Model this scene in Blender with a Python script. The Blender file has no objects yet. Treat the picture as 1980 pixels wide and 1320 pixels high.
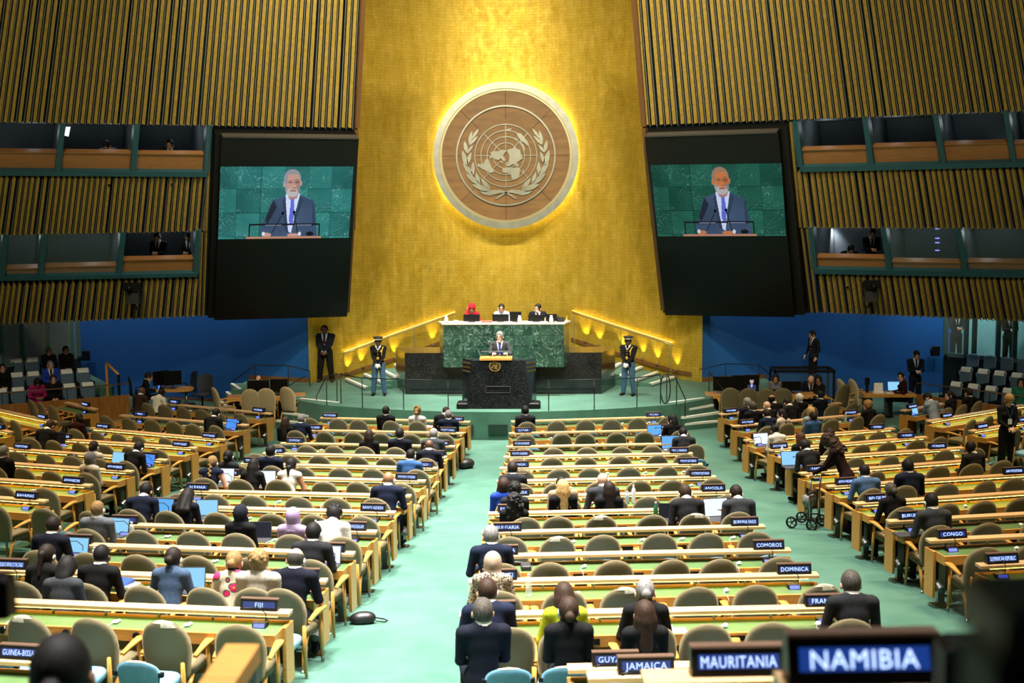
import bpy, bmesh, math, random
import numpy as np
from mathutils import Vector, Matrix
random.seed(7)
SC = bpy.context.scene
COL = SC.collection
R = math.radians
# ------------------------------------------------------------------ camera (1980x1320 frame, focal length 2500 px)
FPX, CX, CY = 2500.0, 990.0, 660.0
CAM = np.array([1.62, 0.0, 6.345])
_th = math.atan(270 / FPX); _ps = math.atan(90 / FPX * math.cos(_th)); _ro = 0.007
FW = np.array([-math.sin(_ps) * math.cos(_th), math.cos(_ps) * math.cos(_th), -math.sin(_th)])
_r0 = np.array([math.cos(_ps), math.sin(_ps), 0.0]); _u0 = np.cross(_r0, FW)
RT = _r0 * math.cos(_ro) - _u0 * math.sin(_ro); UP = _u0 * math.cos(_ro) + _r0 * math.sin(_ro)
cam = bpy.data.cameras.new('camera'); camo = bpy.data.objects.new('camera', cam); COL.objects.link(camo)
camo.matrix_world = Matrix([[RT[0], UP[0], -FW[0], CAM[0]], [RT[1], UP[1], -FW[1], CAM[1]], [RT[2], UP[2], -FW[2], CAM[2]], [0, 0, 0, 1]])
cam.sensor_width = 36; cam.lens = FPX / 1980 * 36; cam.clip_start = 0.1; cam.clip_end = 200
cam.dof.use_dof = True; cam.dof.focus_distance = 24.0; cam.dof.aperture_fstop = 2.5
SC.camera = camo
def ray(x, y): return FW + RT * (x - CX) / FPX - UP * (y - CY) / FPX
def atY(x, y, Y): r = ray(x, y); return CAM + r * (Y / r[1])
def atZ(x, y, z): r = ray(x, y); return CAM + r * ((z - CAM[2]) / r[2])
# ------------------------------------------------------------------ world, exposure
W = bpy.data.worlds.new('world'); SC.world = W; W.use_nodes = True
W.node_tree.nodes['Background'].inputs[0].default_value = (0.55, 0.6, 0.7, 1); W.node_tree.nodes['Background'].inputs[1].default_value = 0.06
VS = SC.view_settings; VS.view_transform = 'Standard'; VS.look = 'None'; VS.exposure = 0.18; VS.gamma = 1.0; VS.use_curve_mapping = False
# ------------------------------------------------------------------ hall lighting: round downlights in the ceiling, stage spots
def area_light(loc, aim, size, watts, col=(1, .93, .82), spread=120):
    l = bpy.data.lights.new('ceiling_lamp_light', 'AREA'); l.shape = 'DISK'; l.size = size; l.energy = watts; l.color = col; l.spread = R(spread)
    o = bpy.data.objects.new('ceiling_lamp_light', l); COL.objects.link(o); o.location = loc
    o.rotation_euler = (Vector(aim) - Vector(loc)).to_track_quat('-Z', 'Y').to_euler(); return o
def spot_light(loc, aim, ang, watts, col=(1, .93, .82), blend=.6, rad=.15):
    l = bpy.data.lights.new('spot_light', 'SPOT'); l.spot_size = R(ang); l.spot_blend = blend; l.energy = watts; l.color = col; l.shadow_soft_size = rad
    o = bpy.data.objects.new('spot_light', l); COL.objects.link(o); o.location = loc
    o.rotation_euler = (Vector(aim) - Vector(loc)).to_track_quat('-Z', 'Y').to_euler(); return o
LAMPS = []
for y in (7, 12, 17, 22, 27):                   # bright lamps over the centre blocks and the centre aisle
    for x in (-2.6, 2.6):
        LAMPS.append((x, y, 15.5)); area_light((x, y, 15.3), (x * .75, y, 0), 1.6, 500, col=(1, .95, .89), spread=54)
for y in (12, 19, 26, 32):                      # dimmer, warmer lamps over the side blocks
    for x in (-10.5, 10.5):
        LAMPS.append((x, y, 15.5)); area_light((x, y, 15.3), (x * .9, y, 0), 1.6, 330, col=(1, .74, .42), spread=75)
for x in (-7, 7):                               # unseen ceiling lamps added to brighten the finned walls
    LAMPS.append((x, 14, 15.5)); area_light((x, 14, 15.3), (x * 1.6, 36, 7.5), 1.6, 360, col=(1, .84, .58), spread=80)
for x in (-7, 0, 7):                            # stage spots from the ceiling
    spot_light((x, 21, 15), (x * .3, 36.0, 1.6), 22, 6500, rad=.3)
for x in (-3.2, 0, 3.2):                        # washers on the gold wall
    LAMPS.append((x * 1.3, 26, 15.5)); area_light((x * 1.3, 26, 15.3), (x * 1.0, 41.5, 4.0), 1.2, 470 if x else 200, col=(1, .87, .60), spread=80)
for x in (-4.2, 0, 4.2):                        # unseen overhead lamps added to brighten the stage
    LAMPS.append((x, 34.5, 15.5)); area_light((x, 34.5, 15.3), (x * .9, 35.2, 0), 1.2, 330, col=(1, .95, .88), spread=50)
for sgn in (-1, 1):                             # unseen downlights added for light pools on the blue walls and to brighten galleries
    for x in (7.4, 9.6, 11.8, 14.0):
        spot_light((sgn * x, 38.0, 5.5), (sgn * x * 1.02, 40.0, 2.0), 95, 160, (.95, .97, 1), 1.0, .1)
    for y in (31, 34.5):
        spot_light((sgn * 13.6, y, 7.5), (sgn * 14.0, y + .4, 1), 80, 260, (1, .93, .85), 1.0, .15)
# ------------------------------------------------------------------ materials
MATS = {}
def mat(name, col, rough=.6, metal=0.0, var=0.0, scale=8.0, bump=0.0, bscale=60.0, stretch=None, emit=None, estr=0.0, spec=.5, sheen=0.0, coat=0.0, alpha=1.0, trans=0.0, ior=1.45, obj=False):
    if name in MATS: return MATS[name]
    m = bpy.data.materials.new(name); m.use_nodes = True; nt = m.node_tree; b = nt.nodes['Principled BSDF']; L = nt.links.new
    b.inputs['Base Color'].default_value = (*col, 1); b.inputs['Roughness'].default_value = rough; b.inputs['Metallic'].default_value = metal
    b.inputs['Specular IOR Level'].default_value = spec; b.inputs['IOR'].default_value = ior
    if sheen: b.inputs['Sheen Weight'].default_value = sheen
    if coat: b.inputs['Coat Weight'].default_value = coat; b.inputs['Coat Roughness'].default_value = .15
    if trans: b.inputs['Transmission Weight'].default_value = trans
    if alpha < 1: b.inputs['Alpha'].default_value = alpha
    if emit: b.inputs['Emission Color'].default_value = (*emit, 1); b.inputs['Emission Strength'].default_value = estr
    if var or bump:
        tc = nt.nodes.new('ShaderNodeTexCoord'); mp = nt.nodes.new('ShaderNodeMapping'); L(tc.outputs['Object'], mp.inputs[0])
        if stretch: mp.inputs['Scale'].default_value = stretch
    if var:
        n = nt.nodes.new('ShaderNodeTexNoise'); n.inputs['Scale'].default_value = scale; n.inputs['Detail'].default_value = 6; L(mp.outputs[0], n.inputs[0])
        r = nt.nodes.new('ShaderNodeValToRGB'); r.color_ramp.elements[0].position = .3; r.color_ramp.elements[1].position = .7
        r.color_ramp.elements[0].color = (*[c * (1 - var) for c in col], 1); r.color_ramp.elements[1].color = (*[min(1, c * (1 + var)) for c in col], 1)
        L(n.outputs[0], r.inputs[0]); L(r.outputs[0], b.inputs['Base Color'])
    if bump:
        n2 = nt.nodes.new('ShaderNodeTexNoise'); n2.inputs['Scale'].default_value = bscale; L(mp.outputs[0], n2.inputs[0])
        bp = nt.nodes.new('ShaderNodeBump'); bp.inputs['Strength'].default_value = bump; L(n2.outputs[0], bp.inputs['Height']); L(bp.outputs[0], b.inputs['Normal'])
    MATS[name] = m; return m
def emis(name, col, s):
    if name in MATS: return MATS[name]
    return mat(name, (0.01, 0.01, 0.01), rough=.5, emit=col, estr=s)
WOOD = mat('desk_wood', (.56, .27, .055), .38, var=.16, scale=3, stretch=(1.2, 14, 14), coat=.25)
RAILW = mat('lit_rail_wood', (.66, .42, .205), .34, var=.10, scale=3, stretch=(1.2, 16, 16), coat=.3)  # desk wood made paler, painting in the strong light on the rails
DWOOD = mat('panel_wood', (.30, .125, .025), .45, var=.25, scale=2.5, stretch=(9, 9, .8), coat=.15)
GREENL = mat('green_leather', (.080, .152, .052), .42, var=.12, scale=5, bump=.05, bscale=200)
BEIGE = mat('beige_upholstery', (.135, .110, .055), .85, var=.10, scale=300, bump=.06, bscale=400)
BLUEV = mat('blue_vinyl', (.06, .16, .22), .5, var=.12, scale=20)
SKYV = mat('sky_blue_vinyl', (.16, .36, .50), .5, var=.08, scale=20)
GALV = mat('gallery_seat_blue', (.07, .13, .19), .6, var=.1, scale=20)
CHROME = mat('brushed_metal', (.32, .33, .32), .35, 1.0)
BLACKP = mat('black_plastic', (.006, .006, .007), .45, spec=.25)
DARK = mat('dark_grey_plastic', (.03, .03, .033), .5)
BMETAL = mat('black_metal', (.008, .008, .009), .4, spec=.3)
WHITE = mat('white_plastic', (.75, .76, .75), .4)
PAPER = mat('paper_white', (.82, .82, .80), .7)
CARPET = None
def nodes_carpet():
    m = bpy.data.materials.new('green_carpet'); m.use_nodes = True; nt = m.node_tree; b = nt.nodes['Principled BSDF']; L = nt.links.new
    tc = nt.nodes.new('ShaderNodeTexCoord')
    n1 = nt.nodes.new('ShaderNodeTexNoise'); n1.inputs['Scale'].default_value = 1.3; n1.inputs['Detail'].default_value = 8; n1.inputs['Roughness'].default_value = .65
    L(tc.outputs['Object'], n1.inputs[0])
    r = nt.nodes.new('ShaderNodeValToRGB'); e = r.color_ramp.elements; e[0].position = .3; e[1].position = .72
    e[0].color = (.040, .122, .086, 1); e[1].color = (.078, .186, .138, 1); L(n1.outputs[0], r.inputs[0]); L(r.outputs[0], b.inputs['Base Color'])
    b.inputs['Roughness'].default_value = .95; b.inputs['Sheen Weight'].default_value = .15; b.inputs['Specular IOR Level'].default_value = .1
    n2 = nt.nodes.new('ShaderNodeTexNoise'); n2.inputs['Scale'].default_value = 240; L(tc.outputs['Object'], n2.inputs[0])
    bp = nt.nodes.new('ShaderNodeBump'); bp.inputs['Strength'].default_value = .25; L(n2.outputs[0], bp.inputs['Height']); L(bp.outputs[0], b.inputs['Normal'])
    return m
CARPET = nodes_carpet()
def nodes_gold():
    m = bpy.data.materials.new('gold_leaf_wall'); m.use_nodes = True; nt = m.node_tree; b = nt.nodes['Principled BSDF']; L = nt.links.new
    tc = nt.nodes.new('ShaderNodeTexCoord'); mp = nt.nodes.new('ShaderNodeMapping'); L(tc.outputs['Object'], mp.inputs[0])
    sep = nt.nodes.new('ShaderNodeSeparateXYZ'); cmb = nt.nodes.new('ShaderNodeCombineXYZ'); L(mp.outputs[0], sep.inputs[0]); L(sep.outputs[0], cmb.inputs[0]); L(sep.outputs[2], cmb.inputs[1])
    br = nt.nodes.new('ShaderNodeTexBrick'); br.inputs['Scale'].default_value = 1; br.inputs['Brick Width'].default_value = .24; br.inputs['Row Height'].default_value = .09; br.inputs['Mortar Size'].default_value = .006
    br.inputs['Color1'].default_value = (1, 1, 1, 1); br.inputs['Color2'].default_value = (.80, .80, .80, 1); br.inputs['Mortar'].default_value = (.55, .55, .55, 1); L(cmb.outputs[0], br.inputs[0])
    n = nt.nodes.new('ShaderNodeTexNoise'); n.inputs['Scale'].default_value = 1.6; n.inputs['Detail'].default_value = 10; n.inputs['Roughness'].default_value = .7; mp2 = nt.nodes.new('ShaderNodeMapping'); mp2.inputs['Scale'].default_value = (2.6, 2.6, .8); L(tc.outputs['Object'], mp2.inputs[0]); L(mp2.outputs[0], n.inputs[0])
    r = nt.nodes.new('ShaderNodeValToRGB'); e = r.color_ramp.elements; e[0].position = .3; e[1].position = .75; e[0].color = (.60, .40, .022, 1); e[1].color = (.90, .66, .13, 1); L(n.outputs[0], r.inputs[0])
    mx = nt.nodes.new('ShaderNodeMix'); mx.data_type = 'RGBA'; mx.blend_type = 'MULTIPLY'; mx.inputs[0].default_value = .5; L(r.outputs[0], mx.inputs[6]); L(br.outputs[0], mx.inputs[7]); L(mx.outputs[2], b.inputs['Base Color'])
    b.inputs['Metallic'].default_value = .72
    n2 = nt.nodes.new('ShaderNodeTexNoise'); n2.inputs['Scale'].default_value = 5; n2.inputs['Detail'].default_value = 8; L(mp.outputs[0], n2.inputs[0])
    mr = nt.nodes.new('ShaderNodeMapRange'); mr.inputs[1].default_value = .3; mr.inputs[2].default_value = .7; mr.inputs[3].default_value = .42; mr.inputs[4].default_value = .58; L(n2.outputs[0], mr.inputs[0]); L(mr.outputs[0], b.inputs['Roughness'])
    bp = nt.nodes.new('ShaderNodeBump'); bp.inputs['Strength'].default_value = .25; bp.inputs['Distance'].default_value = .02; L(br.outputs['Fac'], bp.inputs['Height']); bp.invert = True
    n3 = nt.nodes.new('ShaderNodeTexNoise'); n3.inputs['Scale'].default_value = 30; n3.inputs['Detail'].default_value = 5; L(mp.outputs[0], n3.inputs[0])
    b2 = nt.nodes.new('ShaderNodeBump'); b2.inputs['Strength'].default_value = .3; b2.inputs['Distance'].default_value = .02; L(n3.outputs[0], b2.inputs['Height']); L(bp.outputs[0], b2.inputs['Normal']); L(b2.outputs[0], b.inputs['Normal'])
    return m
GOLD = nodes_gold()
def nodes_marble(name, dark, mid, vein, vs, rough, off=0.0):
    m = bpy.data.materials.new(name); m.use_nodes = True; nt = m.node_tree; b = nt.nodes['Principled BSDF']; L = nt.links.new
    tc = nt.nodes.new('ShaderNodeTexCoord'); mp = nt.nodes.new('ShaderNodeMapping'); L(tc.outputs['Object'], mp.inputs[0]); mp.inputs['Location'].default_value = (off, off * .7, off * .3); mp.inputs['Rotation'].default_value = (0, R(35 + off * 40), 0)
    n = nt.nodes.new('ShaderNodeTexNoise'); n.inputs['Scale'].default_value = 1.4; n.inputs['Detail'].default_value = 8; n.inputs['Distortion'].default_value = 1.2; L(mp.outputs[0], n.inputs[0])
    r = nt.nodes.new('ShaderNodeValToRGB'); e = r.color_ramp.elements; e[0].position = .35; e[1].position = .65; e[0].color = (*dark, 1); e[1].color = (*mid, 1); L(n.outputs[0], r.inputs[0])
    n2 = nt.nodes.new('ShaderNodeTexNoise'); n2.inputs['Scale'].default_value = vs; n2.inputs['Detail'].default_value = 5; n2.inputs['Distortion'].default_value = 2.5; L(mp.outputs[0], n2.inputs[0])
    r2 = nt.nodes.new('ShaderNodeValToRGB'); e = r2.color_ramp.elements; e[0].position = .485; e[0].color = (0, 0, 0, 1); e[1].position = .5; e[1].color = (1, 1, 1, 1); x = e.new(.515); x.color = (0, 0, 0, 1); L(n2.outputs[0], r2.inputs[0])
    mx = nt.nodes.new('ShaderNodeMix'); mx.data_type = 'RGBA'; L(r2.outputs[0], mx.inputs[0]); L(r.outputs[0], mx.inputs[6]); mx.inputs[7].default_value = (*vein, 1); L(mx.outputs[2], b.inputs['Base Color'])
    b.inputs['Roughness'].default_value = rough; return m
GMARB = [nodes_marble('green_marble_%d' % i, (.008, .030, .022), (.026, .072, .052), (.17, .27, .22), 2.2, .22, off=i * 3.7) for i in range(4)]
GRANITE = nodes_marble('black_granite', (.004, .005, .006), (.012, .014, .016), (.05, .055, .06), 9, .12)
# ------------------------------------------------------------------ mesh building
class MB:
    def __init__(s): s.v = []; s.f = []; s.m = []
    def add(s, vs, fs, m=0):
        o = len(s.v); s.v += [tuple(map(float, p)) for p in vs]; s.f += [tuple(o + i for i in f) for f in fs]; s.m += [m] * len(fs); return s
    def hexa(s, b, t, m=0):
        return s.add(list(b) + list(t), [(3, 2, 1, 0), (4, 5, 6, 7), (0, 1, 5, 4), (1, 2, 6, 5), (2, 3, 7, 6), (3, 0, 4, 7)], m)
    def box(s, x0, x1, y0, y1, z0, z1, m=0):
        return s.hexa([(x0, y0, z0), (x1, y0, z0), (x1, y1, z0), (x0, y1, z0)], [(x0, y0, z1), (x1, y0, z1), (x1, y1, z1), (x0, y1, z1)], m)
    def rbox(s, x0, x1, y0, y1, z0, z1, c, m=0):        # box with chamfered vertical and top edges
        pl = [(x0 + c, y0), (x1 - c, y0), (x1, y0 + c), (x1, y1 - c), (x1 - c, y1), (x0 + c, y1), (x0, y1 - c), (x0, y0 + c)]
        xm, ym = (x0 + x1) / 2, (y0 + y1) / 2
        sx, sy = (x1 - x0 - 2 * c) / (x1 - x0), (y1 - y0 - 2 * c) / (y1 - y0)
        rings = [[(x, y, z0) for x, y in pl], [(x, y, z1 - c) for x, y in pl], [(xm + (x - xm) * sx, ym + (y - ym) * sy, z1) for x, y in pl]]
        n = 8; vs = sum(rings, []); fs = [tuple(range(n))[::-1], tuple(range(2 * n, 3 * n))]
        for k in range(2): fs += [(k * n + i, k * n + (i + 1) % n, (k + 1) * n + (i + 1) % n, (k + 1) * n + i) for i in range(n)]
        return s.add(vs, fs, m)
    def prism(s, poly, d0, d1, m=0):                    # poly: list of 3-D points (planar), extruded between the offset vectors d0, d1
        n = len(poly); a = [np.add(p, d0) for p in poly]; b = [np.add(p, d1) for p in poly]
        return s.add(a + b, [tuple(range(n))[::-1], tuple(range(n, 2 * n))] + [(i, (i + 1) % n, n + (i + 1) % n, n + i) for i in range(n)], m)
    def tube(s, path, r, n=8, m=0, caps=True):
        P = [np.array(p, float) for p in path]; k = len(P); rs = r if isinstance(r, (list, tuple)) else [r] * k; vs = []; fs = []
        prev = None
        for i in range(k):
            t = P[min(i + 1, k - 1)] - P[max(i - 1, 0)]; t /= (np.linalg.norm(t) + 1e-9)
            if prev is None: a = np.cross(t, (0, 0, 1) if abs(t[2]) < .9 else (1, 0, 0))
            else: a = prev - t * (prev @ t)
            a /= np.linalg.norm(a) + 1e-9; b = np.cross(t, a); prev = a
            for j in range(n): q = 2 * math.pi * j / n; vs.append(P[i] + (a * math.cos(q) + b * math.sin(q)) * rs[i])
        for i in range(k - 1): fs += [(i * n + j, i * n + (j + 1) % n, (i + 1) * n + (j + 1) % n, (i + 1) * n + j) for j in range(n)]
        if caps: fs += [tuple(range(n))[::-1], tuple(range((k - 1) * n, k * n))]
        return s.add(vs, fs, m)
    def lathe(s, prof, n=16, c=(0, 0, 0), m=0):          # prof: (r, z) list, axis z
        vs = [(c[0] + r * math.cos(2 * math.pi * j / n), c[1] + r * math.sin(2 * math.pi * j / n), c[2] + z) for r, z in prof for j in range(n)]; fs = []
        for i in range(len(prof) - 1): fs += [(i * n + j, i * n + (j + 1) % n, (i + 1) * n + (j + 1) % n, (i + 1) * n + j) for j in range(n)]
        fs += [tuple(range(n))[::-1], tuple(range((len(prof) - 1) * n, len(prof) * n))]
        return s.add(vs, fs, m)
    def ell(s, c, r, n=10, k=7, m=0):
        vs = []; fs = []
        for i in range(k + 1):
            a = math.pi * i / k
            for j in range(n): b = 2 * math.pi * j / n; vs.append((c[0] + r[0] * math.sin(a) * math.cos(b), c[1] + r[1] * math.sin(a) * math.sin(b), c[2] - r[2] * math.cos(a)))
        for i in range(k): fs += [(i * n + j, i * n + (j + 1) % n, (i + 1) * n + (j + 1) % n, (i + 1) * n + j) for j in range(n)]
        return s.add(vs, fs, m)
    def mesh(s, name, mats, smooth=False):
        me = bpy.data.meshes.new(name); me.from_pydata(s.v, [], s.f)
        for q in (mats if isinstance(mats, (list, tuple)) else [mats]): me.materials.append(q)
        me.polygons.foreach_set('material_index', s.m)
        if smooth: me.polygons.foreach_set('use_smooth', [True] * len(s.f))
        me.update(); return me
    def build(s, name, mats, parent=None, smooth=False, loc=None, rz=0):
        return link(name, s.mesh(name, mats, smooth), parent, loc, rz)
def link(name, data, parent=None, loc=None, rz=0):
    o = bpy.data.objects.new(name, data); COL.objects.link(o)
    if parent is not None: o.parent = parent
    if loc is not None: o.location = loc
    if rz: o.rotation_euler[2] = rz
    return o
def tag(o, label, cat, group=None):
    o['label'] = label; o['category'] = cat
    if group: o['group'] = group
    return o
def thing(name, label, cat, loc=(0, 0, 0), rz=0, group=None): return tag(link(name, None, None, loc, rz), label, cat, group)
def struct(o): o['kind'] = 'structure'; return o
def stag(o, label, cat=None): o['kind'] = 'structure'; o['label'] = label; return o
def copy_tree(o, parent=None):
    c = o.copy(); COL.objects.link(c); c.parent = parent
    for ch in list(KIDS.get(o.name, ())): copy_tree(ch, c)
    return c
KIDS = {}
TXT = {}
def text_mesh(s, height, maxw):          # lettering as a flat mesh, x to the right, z up, centred
    key = (s, round(height, 4), round(maxw, 4))
    if key in TXT: return TXT[key]
    cu = bpy.data.curves.new('lettering', 'FONT'); cu.body = s; cu.size = 1; cu.resolution_u = 2; cu.space_character = 1.08
    ob = bpy.data.objects.new('lettering', cu); COL.objects.link(ob)
    me = bpy.data.meshes.new_from_object(ob.evaluated_get(bpy.context.evaluated_depsgraph_get())); bpy.data.objects.remove(ob)
    v = np.array([x.co for x in me.vertices]); lo, hi = v.min(0), v.max(0); sz = height / .69
    w = (hi[0] - lo[0]) * sz; sx = sz * min(1, maxw / max(w, 1e-6))
    for q in me.vertices: q.co = ((q.co.x - (lo[0] + hi[0]) / 2) * sx, 0, (q.co.y - .345) * sz)
    TXT[key] = me; return me
# ------------------------------------------------------------------ floor: a shallow bowl falling towards the stage
YC = 40.5
GR = [0, 8.1, 9.0, 14.67, 18.27, 23.4, 26.73, 29.7, 31.0, 32.6, 34.2, 36, 38, 41, 60]
GZ = [1.0, 1.0, .975, 1.206, 1.503, 1.92, 2.223, 2.50, 2.72, 3.24, 3.87, 4.5, 5.2, 5.2, 5.2]
RAILH = .83
def floor_z(x, y): return float(np.interp(math.hypot(x, y - YC), GR, GZ)) - RAILH
mb = MB(); rr = [0, 4, 8, 8.1, 8.6, 9.0, 10, 11, 12, 13, 14.67, 16, 17, 18.27, 20, 22, 23.4, 25, 26.73, 28, 29.7, 31, 32.6, 34.2, 36, 38, 41, 50]; NA = 96
for r_ in rr:
    for j in range(NA):
        a = 2 * math.pi * j / NA; x, y = r_ * math.sin(a), YC - r_ * math.cos(a); mb.v.append((x, y, float(np.interp(r_, GR, GZ)) - RAILH))
for i in range(len(rr) - 1):
    for j in range(NA): mb.f.append((i * NA + j, i * NA + (j + 1) % NA, (i + 1) * NA + (j + 1) % NA, (i + 1) * NA + j)); mb.m.append(0)
floor = struct(mb.build('floor', CARPET, smooth=True)); floor['label'] = 'green carpeted floor sloping down to the stage'
# ------------------------------------------------------------------ slatted side walls that lean in over the hall
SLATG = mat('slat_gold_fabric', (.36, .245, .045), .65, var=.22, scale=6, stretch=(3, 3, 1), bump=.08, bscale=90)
SLATD = mat('slat_shaded_side', (.004, .004, .005), .7)  # near-black colour stands for shade on the fin's inner face
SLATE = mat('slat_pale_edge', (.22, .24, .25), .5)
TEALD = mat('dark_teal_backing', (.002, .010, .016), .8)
TEAL = mat('teal_paint', (.018, .088, .115), .5, var=.08, scale=3)
BOOTHW = mat('booth_front_wood', (.30, .14, .045), .5, var=.14, scale=3, stretch=(1, 1, 12))
TRIMW = mat('brown_trim', (.16, .075, .025), .5, var=.1, scale=4)
WOFF = 28.0
class Wall:
    def __init__(s, sgn, q):
        s.sgn = sgn; nh = np.array([-sgn * math.sin(R(26)), -math.cos(R(26)), 0]); s.n = nh - np.array([0, 0, math.tan(R(WOFF))]); s.n /= np.linalg.norm(s.n); s.q = q
    def p(s, x, y, off=0.0):
        r = ray(x, y); t = ((s.q - CAM) @ s.n) / (r @ s.n); return CAM + r * t + s.n * off
    def slab(s, mb, c, o0, o1, m=0):          # c: four px corners
        mb.hexa([s.p(*k, o0) for k in c], [s.p(*k, o1) for k in c], m); return mb
WL = Wall(-1, atZ(400, 611, 3.105)); WR = Wall(1, atZ(1560, 605, 3.105))
lin = lambda x, x0, y0, x1, y1: y0 + (y1 - y0) * (x - x0) / (x1 - x0)
def slant(side, x): return lin(x, 0, .133, 690, .045) if side < 0 else -lin(x, 1240, .077, 1980, .18)
def fin(W, xt0, yt, xb0, yb, w, peak, parent, mir):
    # V-shaped fin open to the hall: narrow wing painted dark for shade, pale edge, wide gold wing
    k = -1 if mir else 1
    def col(x, dy, off, top):
        x0, y0 = (xt0, yt) if top else (xb0, yb)
        return W.p(x0 + k * x * w, y0 + (dy if top else 0), off)
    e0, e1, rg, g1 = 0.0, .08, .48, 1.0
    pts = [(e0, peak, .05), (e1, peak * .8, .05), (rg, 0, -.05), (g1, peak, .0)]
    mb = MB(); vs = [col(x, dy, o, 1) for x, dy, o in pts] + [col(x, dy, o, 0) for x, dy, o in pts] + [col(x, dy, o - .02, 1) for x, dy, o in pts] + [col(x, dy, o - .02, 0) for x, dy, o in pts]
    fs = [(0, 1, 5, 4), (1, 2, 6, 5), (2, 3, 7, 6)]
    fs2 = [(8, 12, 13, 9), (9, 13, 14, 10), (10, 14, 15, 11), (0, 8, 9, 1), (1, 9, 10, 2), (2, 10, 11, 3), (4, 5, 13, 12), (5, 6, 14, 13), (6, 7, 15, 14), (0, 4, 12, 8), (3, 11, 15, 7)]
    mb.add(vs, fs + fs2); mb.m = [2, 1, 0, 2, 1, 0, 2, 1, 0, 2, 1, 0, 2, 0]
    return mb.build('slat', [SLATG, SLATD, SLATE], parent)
def wall_side(W, sgn, name):
    mir = sgn > 0; rnd = random.Random(3 + sgn)
    root = struct(MB().build(name, TEALD)); root['label'] = 'leaning wall of gold fins with booth windows, ' + ('beside the blue wall with the office chairs' if sgn < 0 else 'beside the wall with the standing page')
    bk = MB(); xs = [(-60, -40), (712, -40), (676, 614), (-60, 632)] if sgn < 0 else [(1212, -40), (2040, -40), (2040, 628), (1270, 608)]
    W_ = W
    # backing behind fins, in pieces that leave the booth openings free
    if sgn < 0:
        pcs = [[(-240, -40), (708, -40), (694, 250), (-240, 233)], [(-240, 337), (404, 341), (396, 449), (-240, 463)], [(-240, 546), (386, 533), (384, 613), (-240, 638)], [(402, 240), (694, 246), (673, 613), (384, 613)]]
    else:
        pcs = [[(1220, -40), (2220, -40), (2220, 206), (1244, 246)], [(1546, 331), (2220, 317), (2220, 446), (1556, 441)], [(1574, 527), (2220, 538), (2220, 632), (1580, 606)], [(1244, 240), (1536, 236), (1578, 608), (1280, 608)]]
    for c in pcs: W_.slab(bk, c, -.16, -.10)
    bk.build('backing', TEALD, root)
    # fins
    if sgn < 0:
        x = -215.0
        while x < 688:
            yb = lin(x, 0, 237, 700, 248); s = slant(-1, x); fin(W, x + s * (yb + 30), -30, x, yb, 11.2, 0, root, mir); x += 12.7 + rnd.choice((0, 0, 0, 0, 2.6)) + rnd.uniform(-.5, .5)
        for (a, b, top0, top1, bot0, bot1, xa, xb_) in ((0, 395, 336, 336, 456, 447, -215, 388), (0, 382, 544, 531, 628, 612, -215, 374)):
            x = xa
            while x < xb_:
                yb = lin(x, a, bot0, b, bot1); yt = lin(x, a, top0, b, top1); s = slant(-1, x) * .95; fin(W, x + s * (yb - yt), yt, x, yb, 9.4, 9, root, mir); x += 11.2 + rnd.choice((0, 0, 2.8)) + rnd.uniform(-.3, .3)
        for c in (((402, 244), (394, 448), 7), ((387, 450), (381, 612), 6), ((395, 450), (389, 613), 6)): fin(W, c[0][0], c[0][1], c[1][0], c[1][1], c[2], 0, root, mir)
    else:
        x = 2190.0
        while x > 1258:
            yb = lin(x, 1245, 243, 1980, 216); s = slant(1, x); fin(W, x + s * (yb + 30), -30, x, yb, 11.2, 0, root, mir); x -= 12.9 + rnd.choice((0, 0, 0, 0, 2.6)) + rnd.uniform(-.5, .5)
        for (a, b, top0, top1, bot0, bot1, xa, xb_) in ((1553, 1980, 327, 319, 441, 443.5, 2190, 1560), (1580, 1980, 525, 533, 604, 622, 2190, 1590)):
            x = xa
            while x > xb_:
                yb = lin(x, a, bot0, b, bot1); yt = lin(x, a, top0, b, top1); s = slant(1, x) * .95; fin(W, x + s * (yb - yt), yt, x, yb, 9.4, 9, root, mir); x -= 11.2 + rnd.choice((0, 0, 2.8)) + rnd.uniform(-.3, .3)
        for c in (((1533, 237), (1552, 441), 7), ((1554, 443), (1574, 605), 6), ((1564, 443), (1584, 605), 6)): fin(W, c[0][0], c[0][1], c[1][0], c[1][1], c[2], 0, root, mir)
    # end return board next to the gold wall
    eb = MB()
    if sgn < 0: cs = [[(699, -30), (708, -30), (694, 246), (686, 246)], [(686, 250), (692, 250), (686, 442), (680, 442)], [(677, 442), (684, 442), (675, 602), (668, 602)]]
    else: cs = [[(1219, -30), (1229, -30), (1250, 243), (1241, 243)], [(1242, 247), (1249, 247), (1268, 440), (1261, 440)], [(1262, 440), (1269, 440), (1286, 598), (1279, 598)]]
    for c in cs: W.slab(eb, c, -.45, .06)
    eb.build('end_board', TRIMW, root)
    # booth windows: rows of panes between teal mullions, wooden fronts, dark rooms behind
    BG = mat('booth_interior', (.10, .12, .135), .9, var=.2, scale=.7)
    GLASS = mat('booth_glass', (.20, .34, .34), .03, alpha=.10, spec=.5)
    if sgn < 0:
        rows = [dict(top=lambda x: lin(x, 0, 239, 400, 244), sill=lambda x: lin(x, 0, 328, 400, 331), beam=9.5, xs=[(-190, -206), (-40, -50), (121.5, 111.5), (265, 257.5), (405, 398)], ph=[30, 30, 30, 29], gl=[0, 0, 0, 0]),
                dict(top=lambda x: lin(x, 0, 457, 385, 447), sill=lambda x: lin(x, 0, 534, 380, 526), beam=7, xs=[(-215, -226), (-75, -82), (10.5, 4), (86.5, 78), (238, 230), (384, 378.5)], ph=[10, 10, 10, 12, 22], gl=[1, 1, 1, 1, 0])]
    else:
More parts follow.
